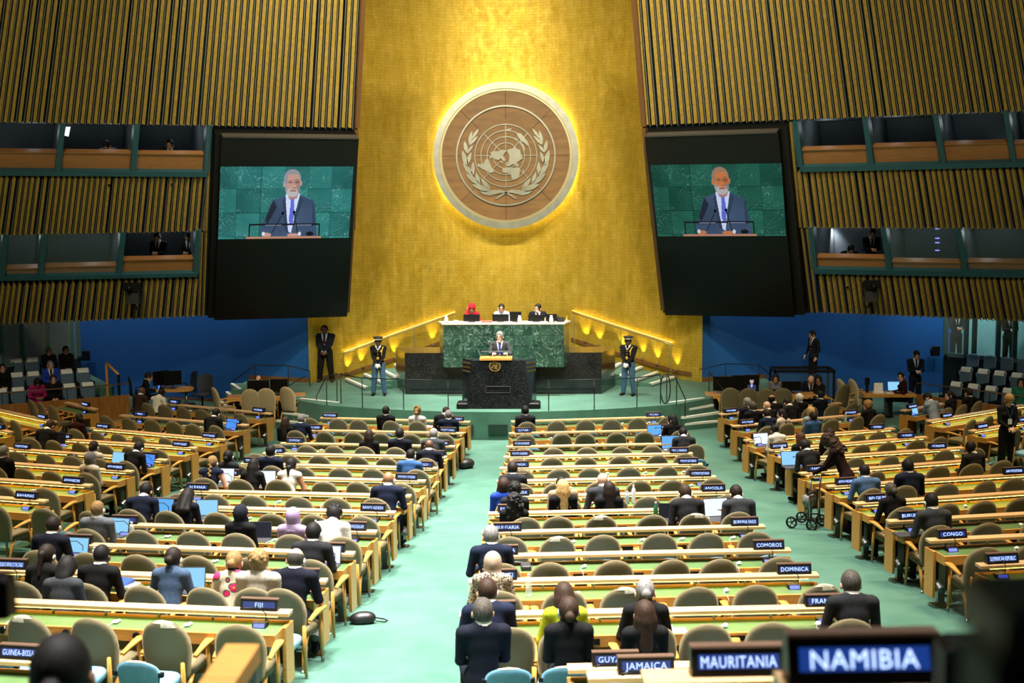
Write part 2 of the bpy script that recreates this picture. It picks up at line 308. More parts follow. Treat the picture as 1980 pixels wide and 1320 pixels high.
        rows = [dict(top=lambda x: lin(x, 1540, 237, 1980, 214), sill=lambda x: lin(x, 1548, 321, 1980, 311), beam=10, xs=[(1537, 1548), (1672.5, 1685), (1809, 1824), (1944.5, 1960), (2080, 2099), (2210, 2232)], ph=[27, 30, 31, 30, 30], gl=[0, 0, 0, 0, 0]),
                dict(top=lambda x: lin(x, 1560, 442, 1980, 444), sill=lambda x: lin(x, 1575, 518, 1980, 525.5), beam=9.5, xs=[(1567, 1575), (1708, 1720), (1853, 1867), (1995, 2010), (2140, 2158)], ph=[17, 11, 13, 13], gl=[0, 1, 1, 1])]
    for ri, rw in enumerate(rows):
        xs = rw['xs']
        bm_ = MB(); c = [(xs[0][1], rw['sill'](xs[0][1])), (xs[-1][1] + 3, rw['sill'](xs[-1][1])), (xs[-1][1] + 3, rw['sill'](xs[-1][1]) + rw['beam']), (xs[0][1], rw['sill'](xs[0][1]) + rw['beam'])]
        W.slab(bm_, c, -.25, .06); bm_.build('sill_beam', TEAL, root)
        for (a, b) in xs:
            m_ = MB(); W.slab(m_, [(a - 5.3, rw['top'](a) - 2), (a + 5.3, rw['top'](a) - 2), (b + 5.3, rw['sill'](b) + 1), (b - 5.3, rw['sill'](b) + 1)], -.3, .03); m_.build('mullion', TEAL, root)
        for k in range(len(xs) - 1):
            (a, b), (a2, b2) = xs[k], xs[k + 1]; t = rw['ph'][k]
            f_ = lambda x, y0, y1, fr: x
            sl = rw['sill']; A_ = b + (a - b) * t / 90; B_ = b2 + (a2 - b2) * t / 90
            pn = MB(); W.slab(pn, [(A_, sl(b) - t), (B_, sl(b2) - t), (b2, sl(b2)), (b, sl(b))], -.22, -.12)
            pn.build('booth_front', BOOTHW, root)
            ld = MB(); W.slab(ld, [(A_, sl(b) - t - 1.5), (B_, sl(b2) - t - 1.5), (B_, sl(b2) - t + .5), (A_, sl(b) - t + .5)], -.30, -.08); ld.build('booth_ledge', BOOTHW, root)
            if rw['gl'][k]:
                gp = MB(); W.slab(gp, [(a, rw['top'](a)), (a2, rw['top'](a2)), (b2, sl(b2)), (b, sl(b))], -.10, -.09); gp.build('window_pane', GLASS, root)
            # room behind: back wall, floor, ceiling, partition
            rm = MB(); back = np.array([0, 1.0, 0]) * 2.0
            q = [W.p(a, rw['top'](a) - 3, -.17), W.p(a2, rw['top'](a2) - 3, -.17), W.p(b2, sl(b2) + 6, -.17), W.p(b, sl(b) + 6, -.17)]
            qb = [k_ + back + np.array([sgn * 1.0, 0, 0]) for k_ in q]
            rm.add(q + qb, [(4, 5, 6, 7), (0, 4, 7, 3), (1, 2, 6, 5), (0, 1, 5, 4), (3, 7, 6, 2)]); rm.build('booth_room', BG, root)
            lc = sum(q) / 4 + back * .5 + np.array([0, 0, .45]); pl_ = bpy.data.lights.new('booth_fill_light', 'POINT'); pl_.energy = 3.5 if not rw['gl'][k] else 7; pl_.color = (.85, .95, 1); pl_.shadow_soft_size = .1; po = link('booth_fill_light', pl_, None, tuple(lc))  # unseen point light added to lift the black booth interior
    return root
wall_left = wall_side(WL, -1, 'wall_left')
wall_right = wall_side(WR, 1, 'wall_right')
# ------------------------------------------------------------------ gold wall, blue walls, ceiling
mb = MB(); N = 40; zs = [0.0, 2, 4, 6, 9, 12, 16.5]
for z in zs:
    for i in range(N + 1): x = -5.95 + 11.9 * i / N; mb.v.append((x, 42.2 - 3.4 * (x / 5.95) ** 2 - .02 * z, z))
for k in range(len(zs) - 1):
    for i in range(N): a = k * (N + 1) + i; mb.f.append((a, a + 1, a + N + 2, a + N + 1)); mb.m.append(0)
gold = struct(mb.build('wall_back', GOLD, smooth=True)); gold['label'] = 'tall concave gold leaf wall behind the stage'
def gold_y(x, z): return 42.2 - 3.4 * (x / 5.95) ** 2 - .02 * z
BLUEW = mat('blue_wall_paint', (.006, .085, .30), .75, var=.10, scale=.35, bump=.12, bscale=300)
for sgn, nm in ((-1, 'wall_blue_west'), (1, 'wall_blue_east')):
    mb = MB(); pl = [(5.95, 38.8), (8, 39.6), (11, 40.3), (14.6, 40.5), (15.2, 39.0)] if sgn < 0 else [(5.95, 38.8), (8, 39.6), (11, 40.3), (14.9, 40.5), (15.4, 39.2)]
    for x, y in pl: mb.v += [(sgn * x, y, 0), (sgn * x, y, 7.5), (sgn * x, y + .2, 0), (sgn * x, y + .2, 7.5)]
    for i in range(len(pl) - 1): a = i * 4; mb.f += [(a, a + 4, a + 5, a + 1), (a + 2, a + 3, a + 7, a + 6)]; mb.m += [0, 0]
    o = struct(mb.build(nm, BLUEW)); o['label'] = 'plain blue wall under the ' + ('fin wall behind the office chairs' if sgn < 0 else 'fin wall behind the standing page')
    tr = MB()
    for i in range(len(pl) - 1):
        (x0, y0), (x1, y1) = pl[i], pl[i + 1]; z0 = .905 if (x0 < 8.0) else .12
        tr.hexa([(sgn * x0, y0 - .03, z0), (sgn * x1, y1 - .03, z0), (sgn * x1, y1, z0), (sgn * x0, y0, z0)], [(sgn * x0, y0 - .03, z0 + .14), (sgn * x1, y1 - .03, z0 + .14), (sgn * x1, y1, z0 + .14), (sgn * x0, y0, z0 + .14)])
    tr.build('baseboard', TRIMW, o)
    # soffit closing the top of the recess
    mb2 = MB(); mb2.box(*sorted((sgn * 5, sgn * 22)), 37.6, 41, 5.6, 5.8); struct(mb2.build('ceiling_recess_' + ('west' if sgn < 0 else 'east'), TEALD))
# hall shell out of view: ceiling, rear and side walls
CEIL = mat('ceiling_paint', (.16, .19, .22), .9); REARW = mat('rear_wall_panel', (.18, .12, .05), .7)
mb = MB(); mb.box(-26, 26, -14, 44, 16.5, 16.8); struct(mb.build('ceiling', CEIL))
mb = MB(); mb.box(-26, 26, -14.3, -14, 0, 16.5); struct(mb.build('wall_rear', REARW))
for s in (-1, 1):
    mb = MB(); mb.box(*sorted((s * 26, s * 26.3)), -14, 44, 0, 16.5); struct(mb.build('wall_side_' + ('west' if s < 0 else 'east'), REARW))
for k, (x, y, z) in enumerate(LAMPS):  # housings out of view, also for the added wall and stage lamps
    f = MB(); f.lathe([(.95, -.02), (1.0, -.02), (1.0, .3), (.95, .3)], 24, (0, 0, 0)); f.box(-.02, .02, -.02, .02, .28, 1.0)
    t = thing('ceiling_lamp', 'unseen round ceiling lamp above the hall, number %s counting from the rear' % ('one two three four five six seven eight nine ten eleven twelve thirteen fourteen fifteen sixteen seventeen eighteen nineteen twenty twenty-one twenty-two twenty-three twenty-four twenty-five twenty-six twenty-seven twenty-eight twenty-nine thirty'.split()[k]), 'lamp', (x, y, z), 0, 'ceiling downlights'); f.build('housing', BMETAL, t)
# ------------------------------------------------------------------ stage platform
ZS = .905
arc = [(x, 34.55 - 1.3 * (1 - (abs(x) / 4.85) ** 2)) for x in np.linspace(-4.85, 4.85, 21)]
outl = arc + [(5.85, 35.6), (6.2, 37.0), (8.0, 37.4), (8.0, 41), (-8.0, 41), (-8.0, 37.4), (-6.2, 37.0), (-5.85, 35.6)]
mb = MB(); mb.prism([(x, y, 0) for x, y in outl], (0, 0, -.3), (0, 0, ZS)); stage = struct(mb.build('floor_stage', CARPET)); stage['label'] = 'raised stage platform covered in green carpet'
VENTM = mat('stage_vent_dark', (.005, .03, .018), .8)
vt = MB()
for x in (-.55, .35): vt.box(x - .55, x - .05, 33.20, 33.3, .32, .58)
vt.build('vent_panel', VENTM, stage)
NOSE = mat('white_step_nosing', (.78, .80, .76), .6)
def steps(pairs, z0, dz, back, label):
    root = thing('stage_steps', label, 'steps')
    for i, (a, b) in enumerate(pairs):
        z = z0 + dz * i + .004; A = atZ(*a, z); B = atZ(*b, z); d = np.array(back)
        u = (B - A) / np.linalg.norm(B - A)
        mb = MB(); mb.hexa([(*A[:2], .0), (*B[:2], .0), (*(B + d)[:2], .0), (*(A + d)[:2], .0)], [(*A[:2], z), (*B[:2], z), (*(B + d)[:2], z), (*(A + d)[:2], z)])
        st = mb.build('step', CARPET, root)
        n = np.array([u[1], -u[0], 0]); n = n if n @ d < 0 else -n
        nb = MB(); c = [A + n * .006, B + n * .006, B - n * .085, A - n * .085]; nb.hexa([(p[0], p[1], z - .05) for p in c], [(p[0], p[1], z + .008) for p in c]); nb.build('nosing', NOSE, st)
    return root
steps([((533, 812), (609, 819)), ((547.5, 797), (618, 805)), ((564, 783), (620, 790)), ((579, 770), (652, 778))], .35, .185, (.25, .9, 0), 'carpeted steps with white nosings up to the stage beside the NORTH MACEDONIA desk')
steps([((1324, 819), (1389, 813)), ((1320, 806.5), (1396, 796)), ((1318, 792), (1380, 782)), ((1296, 778), (1362, 769))], .35, .185, (-.25, .9, 0), 'carpeted steps with white nosings up to the stage beside the PALAU desk')
steps([((667, 731), (706, 748)), ((702.6, 722), (736, 737)), ((735, 713), (762, 727)), ((762, 703), (783, 723))], ZS + .11, .11, (.75, .35, 0), 'carpeted stairs climbing along the gold wall behind the guard with gold shoulder cord')
steps([((1307, 727), (1260, 741)), ((1273, 718), (1232, 733)), ((1243, 708), (1203, 724)), ((1202, 701), (1171, 718))], ZS + .11, .11, (-.75, .35, 0), 'carpeted stairs climbing along the gold wall behind the guard by the black rope')
steps([((425, 775), (437, 787)), ((436, 757), (449, 769)), ((446, 741), (462, 752))], .42, .24, (.6, .1, 0), 'small carpeted steps beside the office chairs under the blue wall')
# skirting boards that climb with the stairs, and warm rail with light strip on the gold wall
LEDY = emis('warm_light_strip', (1, .62, .08), 12.0)
def climb(pts_px, Y, w, name, m, parent=None, h=.12, th=.05):
    mb = MB()
    for (a, b) in zip(pts_px[:-1], pts_px[1:]):
        A = atY(a[0], a[1], Y(a)); B = atY(b[0], b[1], Y(b)); A[1] = gold_y(A[0], A[2]); B[1] = gold_y(B[0], B[2])
        mb.hexa([A + (0, -th, -h / 2), B + (0, -th, -h / 2), B + (0, 0, -h / 2), A + (0, 0, -h / 2)], [A + (0, -th, h / 2), B + (0, -th, h / 2), B + (0, 0, h / 2), A + (0, 0, h / 2)])
    return mb.build(name, m, parent)
yl = lambda p: 42.0 - 3.4 * ((p[0] - 972) / 350) ** 2
climb([(607, 738), (668, 726), (762, 695), (857, 661)], yl, 0, 'baseboard', TRIMW, gold); climb([(1342, 731), (1309, 724), (1205, 690), (1104, 657)], yl, 0, 'baseboard', TRIMW, gold)
BRASS = mat('pale_brass', (.55, .48, .28), .35, .8)
for pts, posts, lab in (([(663, 684), (772, 643), (880, 605)], [(664, 735), (800, 675)], 'slim brass stair handrail on the gold wall behind the guard with gold shoulder cord'), ([(1303, 669), (1205, 636), (1107, 603)], [(1299, 722), (1204, 672), (1111, 664)], 'slim brass stair handrail on the gold wall behind the guard by the black rope')):
    t = thing('stair_handrail', lab, 'handrail'); mb = MB(); P = []
    for p in pts: A = atY(p[0], p[1], yl(p)); A[1] = gold_y(A[0], A[2]) - .45; P.append(A)
    P2 = [P[0] * (1 - k) + P[1] * k for k in np.linspace(0, 1, 5)] + [P[1] * (1 - k) + P[2] * k for k in np.linspace(.25, 1, 4)]
    mb.tube(P2, .022, 8); mb.build('rail', BRASS, t, True)
    sb = MB()
    sb.tube([(p[0], p[1] + .36, p[2] + .04) for p in P2], .006, 6); sb.build('light_strip', LEDY, t)
    for q in posts:
        A = atY(q[0], q[1], yl(q)); k = (q[0] - pts[0][0]) / (pts[-1][0] - pts[0][0]); T = P[0] + (P[2] - P[0]) * k
        pb = MB(); pb.tube([(T[0], T[1], A[2] - .05), (T[0], T[1], T[2])], .014, 8); pb.build('post', BRASS, t)
# small uplights at the foot of the gold wall
for i, q in enumerate([(672, 718), (700, 705), (764, 688), (838, 662), (1311, 716), (1272, 702), (1243, 690), (1204, 676), (1158, 664), (1132, 656)]):
    A = atY(q[0], q[1], yl(q)); y = gold_y(A[0], A[2])
    spot_light((A[0], y - .13, A[2] - .02), (A[0], y + .12, A[2] + 1.4), 60, 60, (1, .74, .14), .8, .03)
    t = thing('wall_uplight', 'small brass uplight at the foot of the gold wall, %s from %s' % (['first', 'second', 'third', 'fourth', 'fifth', 'sixth'][i if i < 4 else i - 4], 'the bodyguard' if i < 4 else 'the looped rope'), 'uplight', (A[0], y - .13, A[2] - .1), 0, 'gold wall uplights')
    mb = MB(); mb.lathe([(.04, 0), (.045, .05), (.045, .07), (.035, .07)], 10); mb.build('housing', BRASS, t)
# ------------------------------------------------------------------ granite base, green marble desk
GTOP = mat('desk_top_cream', (.62, .55, .42), .4)
mb = MB(); mb.hexa([(-2.74, 36.41, ZS), (2.85, 36.41, ZS), (3.3, 37.9, ZS), (-3.19, 37.9, ZS)], [(-2.74, 36.41, 2.09), (2.85, 36.41, 2.09), (3.3, 37.9, 2.09), (-3.19, 37.9, 2.09)])
gb = tag(mb.build('granite_base', GRANITE), 'wide polished black granite block under the green marble desk', 'block')
mb = MB(); mb.box(-2.6, 2.7, 36.38, 36.42, ZS + .14, ZS + .16); mb.build('groove', BLACKP, gb)
YD = 35.95
tl, tr, bl, br_ = atY(857, 628, YD), atY(1090, 626.5, YD), atY(857.5, 710.5, YD), atY(1090, 709.5, YD)
ZD, ZB, X0, X1 = (tl[2] + tr[2]) / 2, (bl[2] + br_[2]) / 2, (tl[0] + bl[0]) / 2, (tr[0] + br_[0]) / 2
desk = thing('marble_desk', 'long presiding desk faced with veined green marble slabs', 'desk', ((X0 + X1) / 2, YD, ZB)); hw, hh = (X1 - X0) / 2, ZD - ZB
mb = MB(); mb.hexa([(-hw, .04, 0), (hw, .04, 0), (hw + .16, .68, 0), (-hw - .16, .68, 0)], [(-hw, .04, hh), (hw, .04, hh), (hw + .16, .68, hh), (-hw - .16, .68, hh)]); mb.build('core', GMARB[1], desk)
mb = MB(); mb.hexa([(-hw - .03, -.02, hh), (hw + .03, -.02, hh), (hw + .20, .70, hh), (-hw - .20, .70, hh)], [(-hw - .03, -.02, hh + .04), (hw + .03, -.02, hh + .04), (hw + .20, .70, hh + .04), (-hw - .20, .70, hh + .04)]); mb.build('desk_top', GTOP, desk)
rnd = random.Random(5)
for i in range(12):
    for j in range(4):
        a, b = -hw + 2 * hw * i / 12, -hw + 2 * hw * (i + 1) / 12; c, d = hh * j / 4, hh * (j + 1) / 4; dp = rnd.uniform(0, .008)
        mb = MB(); mb.box(a + .004, b - .004, -dp, .05, c + .004, d - .004); mb.build('marble_slab', rnd.choice(GMARB), desk)
ZP = ZD - .78   # dais floor behind the desk
mb = MB(); mb.box(X0, X1, 37.0, 39.4, ZS, ZP); struct(mb.build('floor_dais', CARPET))['label'] = 'raised dais floor behind the marble desk'
# ------------------------------------------------------------------ rostrum
ros = thing('rostrum', 'black granite speaking rostrum with brass louvres and a round emblem', 'rostrum', (.04, 33.75, ZS))
mb = MB(); f = [(-.86, 0.0), (.86, 0.0), (1.0, .55), (-1.0, .55)]; tpl = [(-.70, .18), (.70, .18), (.98, .62), (-.98, .62)]
mb.hexa([(x, y, 0) for x, y in f], [(x, y, 1.27) for x, y in tpl]); mb.build('body', GRANITE, ros)
BRONZE = mat('rostrum_bronze', (.30, .22, .10), .35, .9)
for s in (-1, 1):
    for k in range(3):
        z = 1.19 - k * .105; y0 = .18 * z / 1.27
        mb = MB(); xa, xb = .72 + (1.27 - z) * .12, .99
        mb.hexa([(s * xa, y0 - .02 + .01, z - .035), (s * xb, .50, z - .035), (s * xb, .54, z - .035), (s * xa, y0 + .05, z - .035)], [(s * xa, y0 - .02 + .01, z + .02), (s * xb, .50, z + .02), (s * xb, .54, z + .02), (s * xa, y0 + .05, z + .02)]); mb.build('brass_louvre', BRONZE, ros)
    mb = MB(); mb.rbox(s * .95 - .16, s * .95 + .16, -.02, .5, 0, .16, .03); mb.build('foot', BLACKP, ros)
mb = MB(); mb.rbox(-.50, .36, .14, .62, 1.275, 1.34, .01); mb.build('lectern_top', WOOD, ros)
mb = MB(); mb.box(-.40, .27, -.004, .03, .42, .60)
mb2 = MB(); zc = .50
for (a, b, c, d) in ((-.34, .32, .585, .60), (-.34, .32, .42, .435), (-.34, -.325, .42, .60), (.305, .32, .42, .60)): mb2.box(a, b, .03, .075, c, d)
mb2.build('plate_frame', mat('plate_grey', (.10, .10, .095), .4, .6), ros)
GLASSC = mat('clear_glass', (.9, .95, .93), .02, alpha=.18)
mb = MB(); mb.box(-.46, .32, .15, .17, 1.50, 1.53); mb.box(-.46, -.45, .15, .17, 1.34, 1.53); mb.box(.31, .32, .15, .17, 1.34, 1.53); mb.build('glass_bar', mat('lectern_bar', (.35, .36, .38), .2, .7), ros)
for s, xo in ((-1, -.20), (1, .10)):
    mb = MB(); mb.tube([(xo, .3, 1.34), (xo + .03 * s * -1, .33, 1.5), (xo - .045 * s, .36, 1.66)], .008, 6); mb.ell((xo - .045 * s, .36, 1.68), (.014, .014, .03), 8, 5); mb.build('microphone', BMETAL, ros, True)
# ------------------------------------------------------------------ emblem (crop units: centre 692,668; 4.4 units per frame pixel)
def emblem_parts(root, k, mm, wreath_only=False, off=0.0, thick=.02):
    P2 = lambda x, y: np.array([(x - 692) * k, 0, -(y - 688) * k])
    def plate(name, pts, t=1.0):
        mb = MB(); mb.prism([P2(*p) for p in pts], (0, off, 0), (0, off - thick * t, 0)); return mb.build(name, mm, root)
    def ring(name, r0, r1, cy=688, n=64, t=1.0):
        mb = MB(); vs = []
        for j in range(n):
            a = 2 * math.pi * j / n
            for r in (r0, r1):
                q = P2(692 + r * math.cos(a), cy + r * math.sin(a)); vs += [q + (0, off, 0), q - (0, thick * t - off, 0)]
        fs = []
        for j in range(n):
            a, b = j * 4, ((j + 1) % n) * 4; fs += [(a, b, b + 1, a + 1), (a + 2, a + 3, b + 3, b + 2), (a + 1, b + 1, b + 3, a + 3), (a, a + 2, b + 2, b)]
        mb.add(vs, fs); return mb.build(name, mm, root)
    for r in (262, 210, 158, 107): ring('latitude_ring', r - 3.6, r + 3.6, t=.7)
    for j in range(8):
        a = math.pi * j / 4; c, s = math.cos(a), math.sin(a); r0, r1 = 52, 262
        plate('meridian', [(692 + c * r0 - s * 3, 688 + s * r0 + c * 3), (692 + c * r1 - s * 3, 688 + s * r1 + c * 3), (692 + c * r1 + s * 3, 688 + s * r1 - c * 3), (692 + c * r0 + s * 3, 688 + s * r0 - c * 3)], .6)
    lands = [[(552, 700), (570, 682), (562, 660), (590, 648), (625, 652), (650, 640), (690, 638), (700, 650), (680, 668), (668, 690), (682, 706), (690, 722), (676, 738), (664, 722), (648, 706), (636, 722), (616, 722), (600, 718), (590, 706), (575, 702), (562, 714)],
             [(448, 752), (480, 756), (512, 748), (514, 726), (532, 712), (548, 722), (556, 748), (574, 790), (594, 824), (560, 834), (524, 808), (496, 800), (472, 782), (456, 778)],
             [(700, 645), (728, 628), (748, 634), (770, 616), (792, 634), (812, 640), (816, 662), (826, 690), (838, 712), (812, 728), (800, 738), (786, 744), (796, 762), (804, 780), (784, 776), (764, 758), (742, 762), (722, 778), (700, 774), (692, 752), (712, 742), (720, 716), (722, 690), (712, 668)],
             [(660, 806), (684, 786), (716, 784), (742, 790), (778, 788), (806, 786), (810, 826), (804, 862), (780, 888), (756, 890), (740, 872), (732, 846), (708, 832), (668, 832)],
             [(784, 508), (806, 500), (822, 504), (838, 524), (852, 540), (878, 572), (888, 606), (872, 606), (846, 580), (824, 566), (800, 540)],
             [(806, 562), (820, 568), (836, 590), (850, 614), (854, 640), (844, 652), (838, 626), (826, 596)], [(698, 468), (720, 464), (744, 460), (736, 472), (708, 476)], [(832, 800), (842, 806), (850, 836), (842, 840)], [(760, 540), (784, 544), (800, 556), (788, 560)], [(642, 730), (664, 736), (672, 752), (656, 748)]]
    for l in lands: plate('landmass', l, 1.0)
    lv = [((372, 540), (378, 590), .22), ((410, 478), (384, 592), .30), ((470, 460), (408, 545), .26), ((345, 560), (366, 664), .36), ((458, 522), (384, 600), .28), ((326, 640), (368, 775), .36), ((420, 592), (366, 668), .30), ((330, 740), (412, 856), .34), ((402, 652), (368, 756), .34), ((352, 832), (470, 930), .32), ((418, 735), (412, 852), .34), ((402, 926), (560, 978), .30), ((438, 822), (470, 926), .34), ((480, 872), (556, 972), .32)]
    for (t, b, w) in lv[1:]:
        for mir in (0, 1):
            T, B = np.array(t, float), np.array(b, float); d = B - T; L_ = np.linalg.norm(d); n = np.array([-d[1], d[0]]) / L_
            pts = [T, T + d * .25 + n * w * L_ * .35, T + d * .6 + n * w * L_ * .48, T + d * .9 + n * w * L_ * .2, B, T + d * .85 - n * w * L_ * .25, T + d * .5 - n * w * L_ * .42, T + d * .2 - n * w * L_ * .22]
            plate('laurel_leaf', [(1384 - p[0] if mir else p[0], p[1]) for p in pts], 1.2)
    for mir in (0, 1):
        sw = [(466, 984), (520, 990), (580, 974), (640, 972), (692, 988), (740, 1016), (788, 1050), (772, 1052), (730, 1026), (690, 1004), (650, 998), (600, 1010), (550, 1022), (500, 1010)]
        plate('stem_ribbon', [(1384 - p[0] if mir else p[0], p[1]) for p in sw], 1.0)
EY = 41.25; ec = atY(978, 301, EY); ek = EY / FPX / 4.4 * 1.0
SILV = mat('emblem_silver', (.46, .47, .41), .32, .75, var=.12, scale=4)
EWOOD = mat('emblem_wood', (.23, .125, .045), .5, var=.2, scale=1.2, stretch=(1, 1, 5))
emb = thing('wall_emblem', 'round wooden disc with a silver world map and laurel branches on the gold wall', 'emblem', (ec[0], EY, ec[2]))
def disc(name, r, y0, y1, m, n=96, z=0):
    mb = MB(); mb.prism([(r * math.cos(2 * math.pi * j / n), 0, z + r * math.sin(2 * math.pi * j / n)) for j in range(n)], (0, y0, 0), (0, y1, 0)); return mb.build(name, m, emb)
def ring3(name, r0, r1, y0, y1, m, n=96):
    mb = MB(); vs = []
    for j in range(n):
        a = 2 * math.pi * j / n
        for r in (r0, r1): vs += [(r * math.cos(a), y0, r * math.sin(a)), (r * math.cos(a), y1, r * math.sin(a))]
    fs = []
    for j in range(n): a, b = j * 4, ((j + 1) % n) * 4; fs += [(a, b, b + 1, a + 1), (a + 2, a + 3, b + 3, b + 2), (a + 1, b + 1, b + 3, a + 3), (a, a + 2, b + 2, b)]
    mb.add(vs, fs); return mb.build(name, m, emb, True) if 0 else mb.build(name, m, emb)
wd = disc('wood_disc', 556 * ek, .12, .02, EWOOD)
for j in range(8):      # panel seams of the disc
    a = math.pi * j / 4 + math.pi / 2; c, s = math.cos(a), math.sin(a); r0, r1 = 300 * ek, 552 * ek
    sm = MB(); sm.prism([(c * r0 - s * .008, 0, s * r0 + c * .008), (c * r1 - s * .008, 0, s * r1 + c * .008), (c * r1 + s * .008, 0, s * r1 - c * .008), (c * r0 + s * .008, 0, s * r0 - c * .008)], (0, .021, 0), (0, .016, 0)); sm.build('seam', mat('seam_dark', (.05, .02, .008), .7), wd)
ring3('outer_ring', 558 * ek, 614 * ek, .16, -.06, SILV); ring3('inner_edge', 540 * ek, 558 * ek, .05, -.02, BRASS); ring3('inner_ring', 408 * ek, 421 * ek, .02, -.05, SILV)
ring3('halo_light', 575 * ek, 600 * ek, .24, .26, emis('halo_led', (1, .78, .25), 7.0))
ering = link('map_relief', None, emb, (0, 0, -.055)); 
emblem_parts(emb, ek, SILV, off=-.0, thick=.035)
bpy.data.objects.remove(ering)
GOLDM = mat('polished_gold', (.62, .42, .14), .3, .9)
rsm = link('emblem', None, ros, (-.04, .135, 1.12))
ksm = .158 / 370
em2 = MB()
n0 = set(o.name for o in bpy.data.objects)
tmp = link('tmp_emblem', None); emblem_parts(tmp, ksm, GOLDM, thick=.012)
vs_, fs_ = [], []
for o in [o for o in bpy.data.objects if o.parent == tmp]:
    em2.add([v.co[:] for v in o.data.vertices], [p.vertices[:] for p in o.data.polygons]); bpy.data.objects.remove(o)
bpy.data.objects.remove(tmp); bpy.data.objects.remove(rsm)
e2 = em2.build('gold_emblem', GOLDM, ros); e2.location = (-.09, .125, 1.13); e2.rotation_euler[0] = R(-8)
# ------------------------------------------------------------------ video screens
def paint(green):
    Wd, Hd = 300, 164
    v, u = np.mgrid[0:Hd, 0:Wd]; u = (u + .5) / Wd; v = (v + .5) / Hd; rng = np.random.default_rng(4)
    def noise(fx, fy, seed):
        g = np.random.default_rng(seed).random((fy + 2, fx + 2)); X = u * fx; Y = v * fy; i = X.astype(int); j = Y.astype(int); a = X - i; b = Y - j; a = a * a * (3 - 2 * a); b = b * b * (3 - 2 * b)
        return (g[j, i] * (1 - a) + g[j, i + 1] * a) * (1 - b) + (g[j + 1, i] * (1 - a) + g[j + 1, i + 1] * a) * b
    cx, cy = np.floor(u * 5.6 + .3), np.floor(v * 3 + .1); tile = (cx * 7 + cy * 13) % 5 / 5
    warp = noise(7, 5, 1) * .5 + noise(18, 12, 2) * .25 + noise(40, 26, 3) * .12
    ang = tile * 2.6; s = (u * 1.8 * np.cos(ang) + v * np.sin(ang)) * 7 + warp * 9
    vein = np.exp(-((s % 1.0 - .5) / .035) ** 2) * np.clip((noise(9, 6, 5) - .35) * 3, 0, 1) * (.4 + .8 * noise(30, 20, 8)) + .35 * np.exp(-(((s * 1.7 + warp * 6) % 1.0 - .5) / .03) ** 2) * (noise(8, 6, 6) > .55)
    base = np.array([.020, .125, .115]) if not green else np.array([.012, .075, .05])
    img = base[None, None] * (0.55 + tile[..., None] * .7 + warp[..., None] * .7)
    img = img + vein[..., None] * np.array([.22, .36, .36]) * (.5 if green else .8)
    seam = ((np.abs(u * 5.6 + .3 - np.round(u * 5.6 + .3)) < .012) | (np.abs(v * 3 + .1 - np.round(v * 3 + .1)) < .012)); img[seam] *= .5
    def put(mask, col, a=1.0): img[mask] = img[mask] * (1 - a) + np.array(col) * a
    # suit
    def inpoly(pts):
        m = np.zeros_like(u, bool); n = len(pts); j = n - 1
        for i in range(n):
            xi, yi = pts[i]; xj, yj = pts[j]
            with np.errstate(divide='ignore', invalid='ignore'): c = ((yi > v) != (yj > v)) & (u < (xj - xi) * (v - yi) / (yj - yi + 1e-12) + xi)
            m ^= c; j = i
        return m
    suit = inpoly([(.475, .40), (.40, .455), (.375, .53), (.345, .72), (.31, .86), (.32, .97), (.745, .97), (.735, .80), (.72, .60), (.705, .47), (.655, .43), (.60, .39)])
    sh = (.75 + .5 * noise(9, 8, 9))[..., None]
    img[suit] = (np.array([.045, .075, .135]) * sh)[suit]
    for pts in ([(.40, .455), (.43, .55), (.36, .80), (.345, .72)],): put(inpoly(pts), (.012, .014, .02), .8)
    put(inpoly([(.70, .50), (.715, .52), (.735, .80), (.70, .84)]), (.02, .035, .07), .6)
    put(inpoly([(.49, .38), (.60, .37), (.585, .50), (.545, .92), (.52, .90), (.495, .50)]), (.55, .62, .85))
    put(inpoly([(.49, .42), (.47, .47), (.495, .86), (.525, .93), (.515, .80), (.50, .6)]), (.03, .045, .08)); put(inpoly([(.60, .40), (.63, .45), (.565, .80), (.55, .93), (.57, .62), (.585, .52)]), (.03, .05, .09))
    put(inpoly([(.53, .44), (.555, .44), (.562, .60), (.556, .78), (.535, .80), (.522, .74), (.53, .52)]), (.10, .14, .55))
    put(inpoly([(.50, .36), (.59, .36), (.575, .44), (.52, .45)]), (.36, .20, .17))
    hx, hy = .540, .225
    def ell(cx, cy, rx, ry): return ((u - cx) / rx) ** 2 + ((v - cy) / ry) ** 2 < 1
    hair = (.24, .25, .28) if not green else (.30, .18, .12)
    skin = (.46, .27, .22) if not green else (.52, .17, .06)
    put(ell(hx - .005, .17, .066, .135), hair); put(ell(hx - .062, .24, .012, .04), skin); put(ell(hx + .062, .23, .008, .035), skin)
    put(ell(hx, hy + .005, .058, .155), skin); put((v < .105) & ell(hx - .005, .17, .066, .135), hair); put((np.abs(u - hx + .052) < .012) & (v < .24) & ell(hx - .005, .17, .066, .135), hair)
    put(ell(hx + .03, .26, .028, .10), [c * .62 for c in skin], .6)
    put(ell(hx, .352, .046, .062) & (v > .30), (.42, .40, .42)); put(ell(hx - .047, .30, .010, .05), (.30, .28, .29)); put(ell(hx + .047, .30, .010, .05), (.22, .20, .21)); put(ell(hx + .006, .325, .026, .018), [c * .8 for c in skin]); put(ell(hx + .006, .337, .022, .007), (.30, .10, .09))
    for dx in (-.018, .034): put(ell(hx + dx, .218, .017, .010), (.06, .04, .04), .8); put(ell(hx + dx, .195, .022, .007), (.12, .09, .08), .7)
    put(ell(hx + .012, .268, .012, .022), [min(1, c * 1.15) for c in skin]); put(ell(hx + .012, .29, .014, .008), [c * .55 for c in skin])
